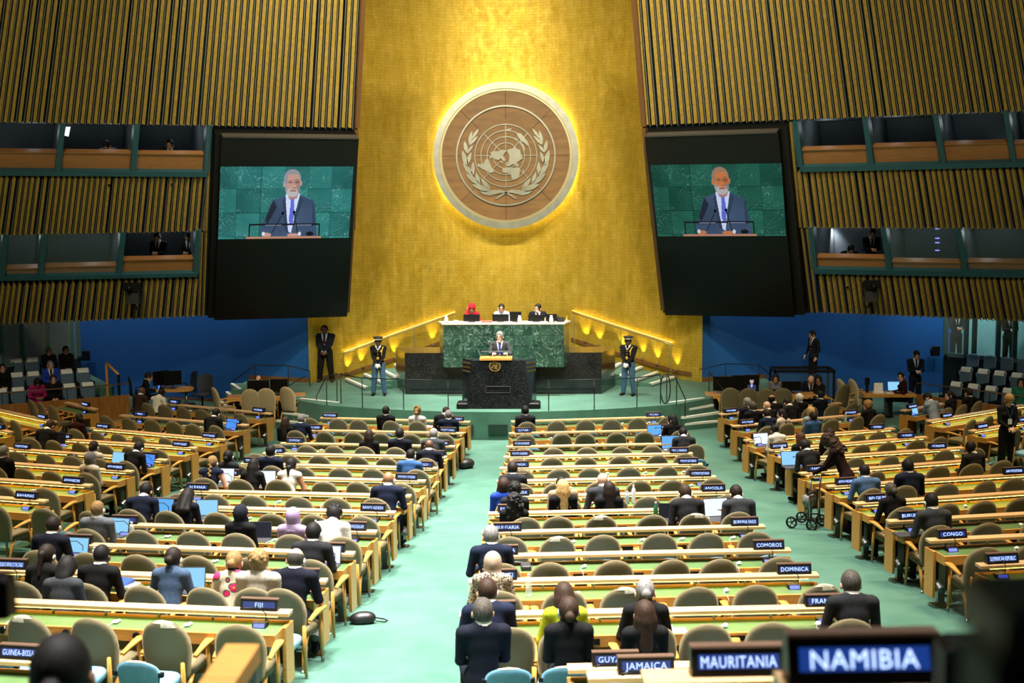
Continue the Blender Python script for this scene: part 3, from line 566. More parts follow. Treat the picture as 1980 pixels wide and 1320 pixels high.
    put(ell(.36, .945, .035, .03), skin); put(ell(.56, .95, .045, .025), skin); put(ell(.335, .93, .012, .03), (.6, .62, .7)); put(ell(.61, .935, .012, .03), (.6, .62, .7))
    put((np.abs(v - .80) < .013) & (u > .225) & (u < .765), (.01, .01, .015)); put((np.abs(v - .808) < .006) & (u > .345) & (u < .70) & (np.abs(u - .52) > .05), (.35, .37, .48))
    for (x0, y0, x1, y1) in ((.475, .64, .40, .92), (.56, .63, .595, .92)):
        t = np.clip((v - y0) / (y1 - y0), 0, 1); put((np.abs(u - (x0 + (x1 - x0) * t)) < .004) & (v > y0) & (v < y1), (.02, .02, .02)); put(ell(x0, y0, .009, .022), (0, 0, 0))
    for x in (.228, .762): put((np.abs(u - x) < .004) & (v > .80) & (v < .97), (.01, .01, .012))
    put(ell(.69, .935, .03, .03), (.01, .01, .012)); put((v > .972) & (u > .205) & (u < .78), (.42, .20, .13))
    if green: img *= (.72 + .28 * ((np.arange(Hd) % 4) < 2))[:, None, None]; img[..., 2] *= 1.0
    return np.clip(img, 0, 1), Wd, Hd
def emis_attr(name, s):
    m = bpy.data.materials.new(name); m.use_nodes = True; nt = m.node_tree; nt.nodes.clear(); o = nt.nodes.new('ShaderNodeOutputMaterial'); e = nt.nodes.new('ShaderNodeEmission'); a = nt.nodes.new('ShaderNodeAttribute'); a.attribute_name = 'pixel'
    nt.links.new(a.outputs['Color'], e.inputs[0]); e.inputs[1].default_value = s; nt.links.new(e.outputs[0], o.inputs[0]); return m
SCRB = mat('screen_black', (.004, .004, .0045), .35, spec=.3); SCRF = mat('screen_frame_black', (.003, .003, .003), .5)
def screen(W, face, pic, backc, green, lab):
    root = thing('video_screen', lab, 'screen')
    mb = MB(); F = [W.p(*p, 0) for p in face]
    # the cabinet is a flat box standing off the wall on a frame
    mb.hexa([f + W.n * .28 for f in F], [f + W.n * .46 for f in F]); mb.build('panel', SCRB, root)
    fb = MB(); B = [W.p(*p, 0) for p in backc]; fb.hexa([b + W.n * -.05 for b in B], [b + W.n * .27 for b in B]); fb.build('mounting_frame', SCRF, root)
    img, Wd, Hd = paint(green); C = [W.p(*p, 0) + W.n * .466 for p in pic]
    U = np.linspace(0, 1, Wd + 1); V = np.linspace(0, 1, Hd + 1); uu, vv = np.meshgrid(U, V)
    G = (1 - vv)[..., None] * ((1 - uu)[..., None] * C[0] + uu[..., None] * C[1]) + vv[..., None] * ((1 - uu)[..., None] * C[3] + uu[..., None] * C[2])
    vs = G.reshape(-1, 3); idx = np.arange((Wd + 1) * (Hd + 1)).reshape(Hd + 1, Wd + 1)
    q = np.stack([idx[1:, :-1], idx[1:, 1:], idx[:-1, 1:], idx[:-1, :-1]], -1).reshape(-1, 4)
    me = bpy.data.meshes.new('picture'); me.from_pydata(vs.tolist(), [], q.tolist()); at = me.color_attributes.new('pixel', 'FLOAT_COLOR', 'CORNER')
    col = np.ones((Wd * Hd, 4, 4), np.float32); col[:, :, :3] = img.reshape(-1, 1, 3); at.data.foreach_set('color', col.ravel()); me.materials.append(emis_attr('screen_picture', 1.0)); link('picture', me, root)
    t = MB(); W.slab(t, [(face[0][0] + 2, face[0][1] - 3), (face[1][0] - 2, face[1][1] - 3), (face[1][0] - 2, face[1][1]), (face[0][0] + 2, face[0][1])], .30, .50); t.build('top_rail', mat('screen_rail', (.06, .055, .05), .4), root)
    return root
def shiftn(W, pts, off):   # px corners whose points, pushed out by off along the wall normal, land on the given px
    out = []
    for (x, y) in pts:
        r = ray(x, y); t = ((W.q + W.n * off - CAM) @ W.n) / (r @ W.n); p = CAM + r * t - W.n * off; v = p - CAM; d = v @ FW; out.append((CX + FPX * (v @ RT) / d, CY - FPX * (v @ UP) / d))
    return out
screen(WL, shiftn(WL, [(428, 265), (694, 268), (671, 612), (415, 619)], .46), shiftn(WL, [(426.5, 322), (683.7, 321.7), (674.5, 459.5), (421.5, 462.5)], .466), shiftn(WL, [(416, 257), (690, 261), (668, 606), (402, 612)], .2), False, 'tall black video screen with a lit picture, on the wall above the bodyguard')
screen(WR, shiftn(WR, [(1246, 264), (1505, 256), (1536, 613), (1286, 609)], .46), shiftn(WR, [(1258, 319), (1511, 315.5), (1520, 456), (1272, 457)], .466), shiftn(WR, [(1250, 256), (1522, 246), (1558, 606), (1290, 603)], .2), True, 'tall black video screen with a banded picture, on the wall above the monitors table')
# ------------------------------------------------------------------ rows of delegate desks (rail end points on the floor plan, aisle ends and far ends)
ROWS = dict(
 CR=[(0.47, 31.37, 4.28, 32.03), (0.49, 29.22, 4.33, 29.69), (0.52, 27.14, 4.37, 27.53), (0.52, 25.72, 4.37, 26.11), (0.52, 23.9, 4.37, 24.3), (0.55, 22.06, 4.4, 22.46), (0.58, 20.22, 4.43, 20.62), (0.59, 18.57, 4.44, 18.94), (0.59, 16.96, 4.44, 17.35), (0.61, 15.22, 4.47, 15.55), (0.64, 13.71, 4.5, 14.03), (0.66, 12.1, 4.52, 12.41)],
 CL=[(-4.37, 31.94, -0.56, 31.3), (-4.41, 29.7, -0.57, 29.26), (-4.45, 27.59, -0.6, 27.21), (-4.5, 26.11, -0.65, 25.71), (-4.51, 24.33, -0.67, 23.9), (-4.56, 22.49, -0.71, 22.09), (-4.61, 20.68, -0.76, 20.31), (-4.65, 19.05, -0.8, 18.64), (-4.70, 17.40, -0.85, 17.0), (-4.74, 15.80, -0.9, 15.38), (-4.79, 14.12, -0.94, 13.73), (-4.86, 12.60, -1.02, 12.18)],
 LO=[(-9.12, 34.09, -5.71, 32.26), (-9.37, 31.63, -5.8, 30.14), (-9.3, 29.35, -5.75, 27.81), (-9.64, 27.46, -5.95, 26.29), (-9.65, 25.53, -5.97, 24.32), (-9.79, 23.71, -6.08, 22.62), (-9.91, 21.84, -6.18, 20.84), (-10.0, 20.15, -6.26, 19.16)],
 FL=[(-11.50, 33.50, -10.25, 32.29), (-13.29, 32.31, -10.33, 29.81), (-13.47, 30.25, -10.51, 27.76)],
 RO=[(5.68, 32.07, 9.08, 33.92), (5.72, 29.95, 9.18, 31.69), (5.67, 27.7, 9.25, 29.17), (5.94, 26.08, 9.52, 27.54), (6.02, 24.42, 9.70, 25.62), (5.9, 22.51, 9.55, 23.78), (6.02, 20.84, 9.75, 21.88), (6.06, 19.06, 9.79, 20.1), (6.13, 17.42, 9.91, 18.27), (6.24, 15.9, 10.04, 16.62), (6.34, 14.28, 10.14, 15.01)],
 FR=[(10.15, 31.85, 11.48, 32.98), (10.2, 29.81, 13.25, 32.18), (10.53, 27.76, 13.66, 30.04)],
 NR=[(1.695, 10.1, 5.55, 10.4), (1.815, 8.3, 5.67, 8.6), (2.074, 6.6, 5.93, 6.9), (1.96, 4.95, 5.82, 5.2), (2.17, 3.05, 6.03, 3.3)],
 NL=[(-6.1, 10.4, -2.3, 9.9), (-5.6, 5.55, -0.30, 5.1)])
SIGNS = dict(
 CR=[[(1012, ''), (1263.6, 'PALAU')], [(1012, 'QATAR'), (1279, 'REPUBLIC OF KOREA')], [(1009.6, 'SAO TOME AND PRINCIPE')], [(1005, 'SOUTH SUDAN'), (1313, 'SRI LANKA')], [(1003, 'TONGA'), (1330.5, 'TRINIDAD AND TOBAGO')], [(996.5, ''), (1354, 'UZBEKISTAN')], [(1000, 'ANDORRA'), (1380, 'ANGOLA')], [(987, 'BARBADOS')], [(980.5, 'BULGARIA'), (1441, 'BURKINA FASO')], [(970, 'COLOMBIA'), (1488.7, 'COMOROS')], [(964.6, 'DJIBOUTI'), (1539, 'DOMINICA')], [(957, 'FINLAND'), (1598.6, 'FRANCE')]],
 CL=[[(883, 'NORWAY'), (640.4, 'NORTH MACEDONIA')], [(867, 'PORTUGAL'), (609, 'POLAND')], [(852, 'SAN MARINO'), (571, 'SAMOA')], [(841, 'SOUTH AFRICA'), (533, 'SOMALIA')], [(818, 'TOGO'), (490.5, 'TIMOR-LESTE')], [(786, 'UNITED REPUBLIC OF TANZANIA'), (441, 'UNITED KINGDOM')], [(762, 'ZAMBIA'), (381, 'ALBANIA')], [(720, 'BANGLADESH'), (315.7, 'BAHRAIN')], [(680, 'BRUNEI DARUSSALAM'), (237, 'BRAZIL')], [(634.6, 'CHINA'), (144, 'CHILE')], [(580, 'DENMARK'), (12, 'DEMOCRATIC REPUBLIC OF THE CONGO')], [(494, 'FIJI')]],
 LO=[[(503, 'NIGERIA'), (341, 'NIGER')], [(455, 'PHILIPPINES'), (275, 'PERU')], [(407, 'SAINT KITTS AND NEVIS'), (202, 'SAINT LUCIA')], [(351, 'SOLOMON ISLANDS'), (126, 'SLOVENIA')], [(288.6, 'THAILAND'), (44, 'TAJIKISTAN')], [(223, 'UNITED ARAB EMIRATES')], [(139, 'AFGHANISTAN')], [(48, 'BAHAMAS')]],
 FL=[[(170, 'NORWAY')], [(86, 'PORTUGAL')], [(2, 'SERBIA')]],
 RO=[[(1412, 'PANAMA'), (1591.5, 'OMAN')], [(1443.6, 'REPUBLIC OF MOLDOVA'), (1642, 'MONACO')], [(1468, 'RWANDA'), (1693.6, 'SERBIA')], [(1506, 'STATE OF PALESTINE'), (1751, 'SUDAN')], [(1545, ''), (1812, 'T\u00dcRKIYE')], [(1580, 'ZAMBIA'), (1879, 'VENEZUELA')], [(1637.6, 'ANTIGUA AND BARBUDA'), (1960, 'ARGENTINA')], [(1697, 'BELGIUM')], [(1765, 'BURUNDI')], [(1845, 'CONGO')], [(1944, 'DOMINICAN REPUBLIC')]],
 FR=[[(1761, 'NICARAGUA')], [(1828, 'PARAGUAY'), (1946.7, 'PAKISTAN')], [(1896.7, 'SURINAME'), (1975, 'TUNISIA')]],
 NR=[[(1190, 'GUYANA')], [(1249, 'JAMAICA')], [(1318, 'LIBERIA')], [(1427, 'MAURITANIA')], [(1668, 'NAMIBIA')]],
 NL=[[(42, 'GUINEA-BISSAU')], [(233, '')]])
DESKN = dict(CR=['PALAU', 'QATAR', 'SAO TOME AND PRINCIPE', 'SOUTH SUDAN', 'TRINIDAD AND TOBAGO', 'UZBEKISTAN', 'ANGOLA', 'BARBADOS', 'BULGARIA', 'COMOROS', 'DOMINICA', 'FRANCE'],
 CL=['NORTH MACEDONIA', 'PORTUGAL', 'SAMOA', 'SOMALIA', 'TIMOR-LESTE', 'TANZANIA', 'ALBANIA', 'BANGLADESH', 'BRUNEI DARUSSALAM', 'CHINA', 'DENMARK', 'FIJI'],
 LO=['NIGERIA', 'PHILIPPINES', 'SAINT LUCIA', 'SOLOMON ISLANDS', 'THAILAND', 'UNITED ARAB EMIRATES', 'AFGHANISTAN', 'BAHAMAS'], FL=['short', 'yellow', 'outer'],
 RO=['PANAMA', 'MOLDOVA', 'RWANDA', 'PALESTINE', 'T\u00dcRKIYE', 'VENEZUELA', 'ANTIGUA AND BARBUDA', 'BELGIUM', 'BURUNDI', 'CONGO', 'DOMINICAN REPUBLIC'], FR=['NICARAGUA', 'PARAGUAY', 'SURINAME'],
 NR=['GUYANA', 'JAMAICA', 'LIBERIA', 'MAURITANIA', 'NAMIBIA'], NL=['GUINEA-BISSAU', 'blank sign'])
DESKN['FL'] = ['desk below the gallery front', 'desk behind the gallery corner', 'desk at the frame edge']
LIT = dict(CR={3, 4, 5, 6, 7, 10, 11}, CL={3, 4, 5, 6, 7, 10, 11}, LO={2, 3, 4, 5, 6, 7}, FL={1, 2}, RO={2, 3, 4, 5, 6, 7, 10}, FR={1, 2}, NR=set(), NL=set())
NEARZ = dict(NR=[2.59, 3.20, 3.66, 4.455, 5.16], NL=[2.68, 4.20])
for b in SIGNS.values():
    for l in b:
        for _, s in l:
            if s: text_mesh(s, .045, .305)
LEN = 3.87
def row_geo(blk, k):
    x0, y0, x1, y1 = ROWS[blk][k]; A = np.array([x0, y0]); B = np.array([x1, y1]); u = (B - A) / np.linalg.norm(B - A); n = np.array([-u[1], u[0]])
    M = (A + B) / 2
    z = NEARZ[blk][k] - RAILH if blk in NEARZ else floor_z(M[0], M[1])
    return A, B, u, n, M, z, math.atan2(u[1], u[0])
def seat_pt(blk, k, px, off, yg=None):
    A, B, u, n, M, z, a = row_geo(blk, k); r = ray(px, yg or 950)[:2]; P = A - n * off
    # CAM + s r = P + t u
    m = np.array([[r[0], -u[0]], [r[1], -u[1]]]); s, t = np.linalg.solve(m, P - CAM[:2]); return P + u * t
ORD = ['first', 'second', 'third', 'fourth', 'fifth', 'sixth', 'seventh', 'eighth']
AISLE = dict(CR='the centre aisle', CL='the centre aisle', LO='the aisle', FL='the side aisle', RO='the aisle', FR='the side aisle', NR='the aisle', NL='the aisle')
# ---- desk prototype meshes (local: x along the rail, y towards the stage, z up from the floor)
hl = LEN / 2; DK = {}
mb = MB(); mb.hexa([(-hl, 0, .792), (hl, 0, .792), (hl, .13, .80), (-hl, .13, .80)], [(-hl, 0, .825), (hl, 0, .825), (hl, .13, .833), (-hl, .13, .833)]); DK['rail'] = (mb.mesh('rail', RAILW), [(0, 0)])
mb = MB(); mb.box(-.012, .012, .085, .105, .70, .799); DK['rail_post'] = (mb.mesh('rail_post', CHROME), [(x, 0) for x in np.linspace(-hl + .25, hl - .25, 7)])
mb = MB(); mb.box(-hl + .05, hl - .05, -.285, .085, .69, .703); DK['leather_top'] = (mb.mesh('leather_top', GREENL), [(0, 0)])
mb = MB(); mb.box(-hl + .035, hl - .035, -.32, -.285, .60, .712); mb.box(-hl + .035, hl - .035, .085, .125, .64, .72)
mb.box(-hl + .035, -hl + .05, -.285, .085, .60, .712); mb.box(hl - .05, hl - .035, -.285, .085, .60, .712); mb.box(-hl + .05, hl - .05, -.285, .085, .665, .69); DK['desk_frame'] = (mb.mesh('desk_frame', WOOD), [(0, 0)])
mb = MB(); mb.box(-.0175, .0175, -.10, .14, .13, .716); DK['end_panel'] = (mb.mesh('end_panel', WOOD), [(-hl + .0175, 0), (hl - .0175, 0)])
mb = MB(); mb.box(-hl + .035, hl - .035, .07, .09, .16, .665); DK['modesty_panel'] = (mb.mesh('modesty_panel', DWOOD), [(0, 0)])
mb = MB(); mb.box(-.045, .045, -.02, .04, .01, .62); mb.box(-.11, .11, -.10, .10, -.04, .012); DK['leg'] = (mb.mesh('leg', CHROME), [(-hl + .16, 0), (0, 0), (hl - .16, 0)])
mb = MB(); mb.box(-.085, .085, -.328, -.319, .625, .685); mb.tube([(-.04, -.328, .655), (-.04, -.334, .655)], .018, 10); mb.tube([(.04, -.328, .655), (.04, -.334, .655)], .018, 10); DK['control_panel'] = (mb.mesh('control_panel', BLACKP), [(-hl + LEN / 3 - .05, 0), (-.02, 0), (hl - LEN / 3 + .05, 0)])
mb = MB(); mb.tube([(0, -.318, .655), (0, -.335, .655)], .036, 14); DK['speaker'] = (mb.mesh('speaker', BLACKP), [(-hl + LEN / 3 - .24, 0), (-.22, 0), (hl - LEN / 3 - .14, 0)])
mb = MB(); mb.tube([(0, -.10, .30), (0, -.20, .255)], [.045, .05], 10); mb.box(-.03, .03, -.12, -.09, .28, .36); DK['foot_light'] = (mb.mesh('foot_light', CHROME), [(-hl + .07, 0), (hl - .07, 0)])
mb = MB(); mb.box(-hl + .12, hl - .12, .012, .034, .782, .790); STRIP = mb.mesh('task_light', emis('task_light_warm', (1, .66, .07), 17.0)); STRIPC = mb.mesh('task_light', emis('task_light_soft', (1, .70, .12), 9.0))
def make_desk(blk, k):
    A, B, u, n, M, z, a = row_geo(blk, k)
    sg = [s for _, s in SIGNS[blk][k] if s]
    if blk == 'FL': lab = ['short delegate desk below the wooden gallery front', 'delegate desk with yellow lit top beside the gallery corner', 'delegate desk end at the frame edge below the gallery'][k]
    elif sg: lab = 'long wooden delegate desk carrying the %s sign' % (sg[-1] if blk not in ('CR',) else DESKN[blk][k])
    else: lab = 'long wooden delegate desk behind the dark bun of hair'
    d = thing('delegate_desk', lab, 'desk', (M[0], M[1], z), a, 'delegate desks')
    lit = k in LIT[blk]
    if (blk, k) in (('FL', 0), ('FR', 0)): d.scale[0] = .45
    for nm, (me, spots) in DK.items():
        if nm == 'foot_light' and blk in ('CL', 'CR') and k < 6: continue
        for (x, y) in spots: link(nm, me, d, (x, y, 0))
    if lit: link('task_light', STRIPC if blk in ('CR', 'CL') else STRIP, d)
    return d
# ---- name sign prototype
SBOX = mat('sign_black', (.008, .007, .007), .4); SBLU = emis('sign_led_blue', (.008, .038, .22), 1.0); STX = emis('sign_text', (.46, .62, 1.0), 1.9); STOP = mat('sign_top_brown', (.10, .06, .04), .35)
mb = MB(); mb.hexa([(-.19, -.03, 0), (.19, -.03, 0), (.19, .05, 0), (-.19, .05, 0)], [(-.19, 0, .105), (.19, 0, .105), (.19, .05, .105), (-.19, .05, .105)]); SIGN_BODY = mb.mesh('body', SBOX)
mb = MB(); mb.hexa([(-.192, -.004, .105), (.192, -.004, .105), (.192, .052, .105), (-.192, .052, .105)], [(-.192, 0, .113), (.192, 0, .113), (.192, .052, .113), (-.192, .052, .113)]); SIGN_TOP = mb.mesh('top_edge', STOP)
mb = MB(); tl_ = math.atan2(.03, .105); s_ = lambda z, o: (-.03 + .03 * z / .105) - o
mb.add([(-.163, s_(.026, .002), .026), (.163, s_(.026, .002), .026), (.163, s_(.082, .002), .082), (-.163, s_(.082, .002), .082)], [(0, 1, 2, 3)]); SIGN_LED = mb.mesh('led_panel', SBLU)
# ---- microphone unit
MLED = emis('mic_unit_display', (.10, .14, 1.0), 2.2)
mb = MB(); mb.hexa([(-.07, -.05, 0), (.07, -.05, 0), (.07, .05, 0), (-.07, .05, 0)], [(-.07, -.02, .045), (.07, -.02, .045), (.07, .05, .05), (-.07, .05, .05)]); MIC_B = mb.mesh('base', BLACKP)
mb = MB(); mb.add([(-.055, -.046, .008), (.055, -.046, .008), (.055, -.025, .041), (-.055, -.025, .041)], [(0, 1, 2, 3)]); MIC_D = mb.mesh('display', MLED)
mb = MB(); mb.tube([(.05, .02, .04), (.055, .02, .13), (.0, -.02, .20), (-.12, -.06, .205), (-.17, -.08, .20)], [.005, .005, .005, .005, .012], 6); MIC_G = mb.mesh('gooseneck', BMETAL, True)
# ---- earpiece
mb = MB(); mb.ell((0, 0, .018), (.038, .026, .018), 8, 5); mb.ell((.02, .045, .016), (.026, .020, .016), 8, 5); EAR_B = mb.mesh('earpiece', WHITE, True)
mb = MB(); mb.tube([(-.02, -.02, .012), (-.06, -.08, .012), (-.05, -.17, .014), (-.045, -.195, -.02), (-.035, -.2, -.09)], .0035, 5); EAR_C = mb.mesh('cord', WHITE, True)
def make_sign(blk, k, px, s):
    A, B, u, n, M, z, a = row_geo(blk, k); p = seat_pt(blk, k, px, -.075, 1280 if blk[0] == 'N' else 900); lab = 'black LED name sign reading %s' % s if s else ('black LED name sign hidden behind a head, ' + ('beside QATAR row' if k == 0 and blk == 'CR' else 'blank, at the %s desk' % DESKN[blk][k]))
    if blk == 'FL': lab += ', on the ' + DESKN['FL'][k]
    elif blk == 'RO' and s in ('SERBIA', 'ZAMBIA'): lab += ', beside the aisle with the walker'
    t = thing('name_sign', lab, 'sign', (p[0], p[1], z + .832), a, 'delegation name signs')
    bd = link('body', SIGN_BODY, t); link('top_edge', SIGN_TOP, t); lp = link('led_panel', SIGN_LED, t)
    if s:
        tx = link('lettering', text_mesh(s, .045, .305), lp, (0, s_(.054, .0045), .054)); tx.rotation_euler[0] = -tl_
        if not tx.data.materials: tx.data.materials.append(STX)
    if blk[0] != 'N' or k < 2 and blk == 'NR':
        q = seat_pt(blk, k, px, .06, 1280 if blk[0] == 'N' else 900)
        if (q - A) @ u > LEN - .2: q = A + u * (LEN - .2) - n * .06
        m = thing('desk_microphone', 'small desk microphone with lit blue base under the %s sign' % (s or 'hidden'), 'microphone', (q[0], q[1], z + .703), a, 'desk microphones')
        if blk == 'FL': m['label'] = 'small desk microphone with lit blue base on the ' + DESKN['FL'][k]
        if s in ('SERBIA', 'ZAMBIA', 'NORWAY', 'PORTUGAL') and blk != 'FL' or not s: m['label'] = 'small desk microphone with lit blue base at the %s desk, %s end' % (DESKN[blk][k] , 'aisle' if blk != 'RO' else 'sign')
        link('base', MIC_B, m); link('display', MIC_D, m); link('gooseneck', MIC_G, m)
def make_ear(blk, k, t_, i):
    A, B, u, n, M, z, a = row_geo(blk, k); p = A + u * t_ - n * .14
    e = thing('earpiece', 'white corded earpiece lying on the %s desk, %s from %s' % (DESKN[blk][k], ORD[i], AISLE[blk]) if blk != 'FL' else 'white corded earpiece on the ' + DESKN[blk][k], 'earpiece', (p[0], p[1], z + .703), a + random.uniform(-.25, .25), 'earpieces on the desks')
    link('earphone', EAR_B, e); link('cord', EAR_C, e)
# ---- beige delegate chair (local: faces +y, origin on the floor under the seat)
def back_surface(w, zb, zt, arch, thick, bow, rec, nu=14, nv=12):
    mb = MB(); V = []
    def half(z):
        k = min(1, (z - zb) / (zt - zb)); h = w * (.84 + .16 * min(1, k / .45))
        za = zt - arch
        if z > za: h *= math.sqrt(max(0, 1 - ((z - za) / arch) ** 2.3))
        elif z < zb + .05: h *= .93 + .07 * (z - zb) / .05
        return h
    zs = [zb, zb + .012, zb + .05] + list(np.linspace(zb + .15, zt - arch, 4)) + [zt - arch * (1 - f) for f in (.3, .55, .75, .9, .97, .998)]
    for side in (0, 1):
        for z in zs:
            h = half(z)
            for i in range(nu + 1):
                q = -1 + 2 * i / nu; x = q * h; e = (1 - abs(q) ** 4) ** .5 if abs(q) < 1 else 0
                ez = min(1, (z - zb) / .05 + .35) * min(1, (zt - z) / .05 + .25)
                y = -.23 - rec * (z - .4) + bow * x * x + (thick / 2 * e * ez) * (1 if side else -1); V.append((x, y, z))
    n = nu + 1; o = len(zs) * n; F = []
    for r in range(len(zs) - 1):
        for i in range(nu):
            a = r * n + i; F.append((a, a + 1, a + n + 1, a + n)); F.append((o + a, o + a + n, o + a + n + 1, o + a + 1))
    for r in range(len(zs) - 1):
        for i in (0, nu): a = r * n + i; F.append((a, a + n, o + a + n, o + a))
    for i in range(nu):
        F.append((i, o + i, o + i + 1, i + 1)); a = (len(zs) - 1) * n + i; F.append((a, a + 1, o + a + 1, o + a))
    mb.add(V, F); return mb
CH = {}; LITBEIGE = mat('lit_beige_upholstery', (.40, .32, .19), .85, var=.08, scale=200, bump=.05, bscale=300)  # beige upholstery lightened, painting in the light on these chairs
CH['backrest'] = [(back_surface(.245, .35, .935, .26, .075, .9, .16).mesh('backrest', BEIGE, True), BEIGE)]
def cushion(w, y0, y1, z0, z1, name, m):
    mb = MB(); n = 12; V = []; lv = [(z0, .92), (z0 + .02, 1), (z1 - .025, 1), (z1 - .008, .95), (z1, .8)]
    for z, sc in lv:
        for j in range(4 * n):
            a = 2 * math.pi * j / (4 * n); c, s = math.cos(a), math.sin(a); q = (abs(c) ** 4 + abs(s) ** 4) ** (-.25); V.append((w * c * q * sc, (y0 + y1) / 2 + (y1 - y0) / 2 * s * q * sc, z))
    N_ = 4 * n; F = [tuple(range(N_))[::-1], tuple(range(4 * N_, 5 * N_))]
    for r in range(4): F += [(r * N_ + j, r * N_ + (j + 1) % N_, (r + 1) * N_ + (j + 1) % N_, (r + 1) * N_ + j) for j in range(N_)]
    mb.add(V, F); return mb.mesh(name, m, True)
SEAT_B = cushion(.235, -.22, .25, .36, .455, 'seat', BEIGE); SEAT_S = cushion(.225, -.20, .24, .36, .45, 'seat', SKYV)
def leg_mesh(s, front, name='leg'):
    mb = MB()
    if front: mb.tube([(s * .245, .19, .0), (s * .24, .17, .30), (s * .255, .13, .56)], [.016, .024, .018], 6)
    else: mb.tube([(s * .215, -.30, .0), (s * .20, -.20, .28), (s * .20, -.12, .38)], [.015, .024, .024], 6)
    return mb.mesh(name, WOOD, True)
def foot_mesh(s, front):
    mb = MB(); p = (s * .245, .19) if front else (s * .215, -.30); q = (s * .2445, .186) if front else (s * .2125, -.282); mb.tube([(*p, 0), (*q, .055)], .0185, 6); return mb.mesh('metal_foot', CHROME, True)
def arm_mesh(s):
    mb = MB(); pr = [(-.20, .56, .016, .016), (-.08, .585, .022, .016), (.05, .605, .034, .014), (.15, .61, .042, .013), (.20, .605, .028, .011)]; V = []; 
    for y, z, w, t in pr: x = s * (.262 + .02 * (y + .2)); V += [(x - w, y, z - t), (x + w, y, z - t), (x + w, y, z + t), (x - w, y, z + t)]
    F = [(0, 1, 2, 3), (16, 19, 18, 17)]
    for r in range(4): F += [(r * 4 + j, r * 4 + (j + 1) % 4, r * 4 + 4 + (j + 1) % 4, r * 4 + 4 + j) for j in range(4)]
    mb.add(V, F); return mb.mesh('armrest', RAILW if 0 else WOOD, True)
LEGS = [(leg_mesh(s, f), foot_mesh(s, f)) for s in (-1, 1) for f in (0, 1)]; ARMS = [arm_mesh(s) for s in (-1, 1)]
WORN = mat('worn_upholstery', (.36, .34, .26), .9, var=.2, scale=40)
pm = back_surface(.247, .35, .938, .26, .079, .9, .16)
def worn_mesh(seed):
    r = random.Random(seed); keep = []
    c0 = r.uniform(-.06, .06); src = pm; mb = MB(); mb.v = list(src.v)
    for f in src.f:
        c = np.mean([src.v[i] for i in f], 0)
        if c[2] > .875 + abs(c[0] - c0) * .3 and abs(c[0] - c0) < .12: mb.f.append(f); mb.m.append(0)
    return mb.mesh('worn_patch', WORN, True)
WORNS = [worn_mesh(i) for i in range(3)]
def beige_chair(x, y, z, rz, label, group='beige delegate chairs', worn=None, pale=False):
    t = thing('delegate_chair', label, 'chair', (x, y, z), rz, group)
    bk_, st_ = link('backrest', CH['backrest'][0][0], t), link('seat', SEAT_B, t)
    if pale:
        for q_ in (bk_, st_): q_.material_slots[0].link = 'OBJECT'; q_.material_slots[0].material = LITBEIGE
    for l, f in LEGS: lo = link('leg', l, t); link('metal_foot', f, lo)
    for a in ARMS: link('armrest', a, t)
    if worn is not None: link('worn_patch', WORNS[worn % 3], t)
    return t
BBACK = back_surface(.205, .42, .715, .12, .06, .7, .14).mesh('backrest', BLUEV, True)
mb = MB(); mb.tube([(0, -.12, .38), (0, -.20, .40), (0, -.235, .50)], .03, 8); BSPINE = mb.mesh('back_support', BMETAL, True)
mb = MB(); mb.box(-.02, .02, -.245, -.2, .56, .60); BLUG = mb.mesh('side_lug', BLACKP)
mb = MB(); 
for f in pm.f: pass
bw = back_surface(.206, .42, .717, .12, .063, .7, .14); mbw = MB(); mbw.v = list(bw.v)
for f in bw.f:
    c = np.mean([bw.v[i] for i in f], 0)
    if c[2] > .697 and abs(c[0]) < .09: mbw.f.append(f); mbw.m.append(0)
BWORN = mbw.mesh('worn_patch', mat('worn_vinyl', (.5, .42, .3), .9, var=.3, scale=60), True)
BLEGS = [leg_mesh(s, f) for s in (-1, 1) for f in (0, 1)]
def blue_chair(x, y, z, rz, label, worn=False):
    t = thing('adviser_chair', label, 'chair', (x, y, z), rz, 'blue adviser chairs')
    link('backrest', BBACK, t); link('seat', SEAT_S, t); link('back_support', BSPINE, t); [link('side_lug', BLUG, t, (q_, 0, 0)) for q_ in (-.21, .21)]
    for l in BLEGS: link('leg', l, t)
    if worn: link('worn_patch', BWORN, t)
    return t
# ---- chair positions per row as frame x of each chair; empty rows fall back to even spacing
CHX = dict(
 CR=[[1016, 1072.6, 1130.4, 1179.5, 1230, 1287], [1015, 1083, 1130, 1188, 1242, 1312], [1013.5, 1070, 1134, 1199, 1258, 1334], [1001.7, 1064.7, 1131, 1197, 1262, 1322], [1009.6, 1074.5, 1141, 1212, 1279, 1346], [1005, 1069, 1150, 1227.5, 1293, 1371], [985, 1092, 1181, 1245, 1310, 1397], [1009, 1078, 1158, 1251, 1341, 1418], [986, 1072, 1161, 1272, 1357, 1455], [962, 1062, 1180, 1286, 1377, 1498], [965, 1083.6, 1194, 1336, 1455, 1571], [975, 1086, 1246, 1357, 1485, 1640]],
 CL=[[607.7, 661, 703, 767, 815, 876], [583, 640, 691, 747, 804, 863], [547.7, 602, 657, 714, 772.7, 838], [508, 571, 625, 699, 756, 828], [480, 540, 599.5, 663.6, 731.8, 815], [404.5, 477, 543.6, 633.6, 703, 786], [361, 428, 501, 584.5, 658, 734.5], [268, 343, 435, 535, 620, 712], [190, 286, 381, 468, 568, 671], [92, 185, 283, 394, 497, 615], [55, 178, 296, 415, 500, 560], [73, 195, 330, 470]],
 LO=[[], [], [], [], [], [], [], [200, 108, 20]], RO=[[]] * 11, FL=[[89, 107, 126], [], []], FR=[[1806, 1836, 1868], [], []], NR=[[]] * 5, NL=[[]] * 2)
CHAIRS = {}
rc = random.Random(11)
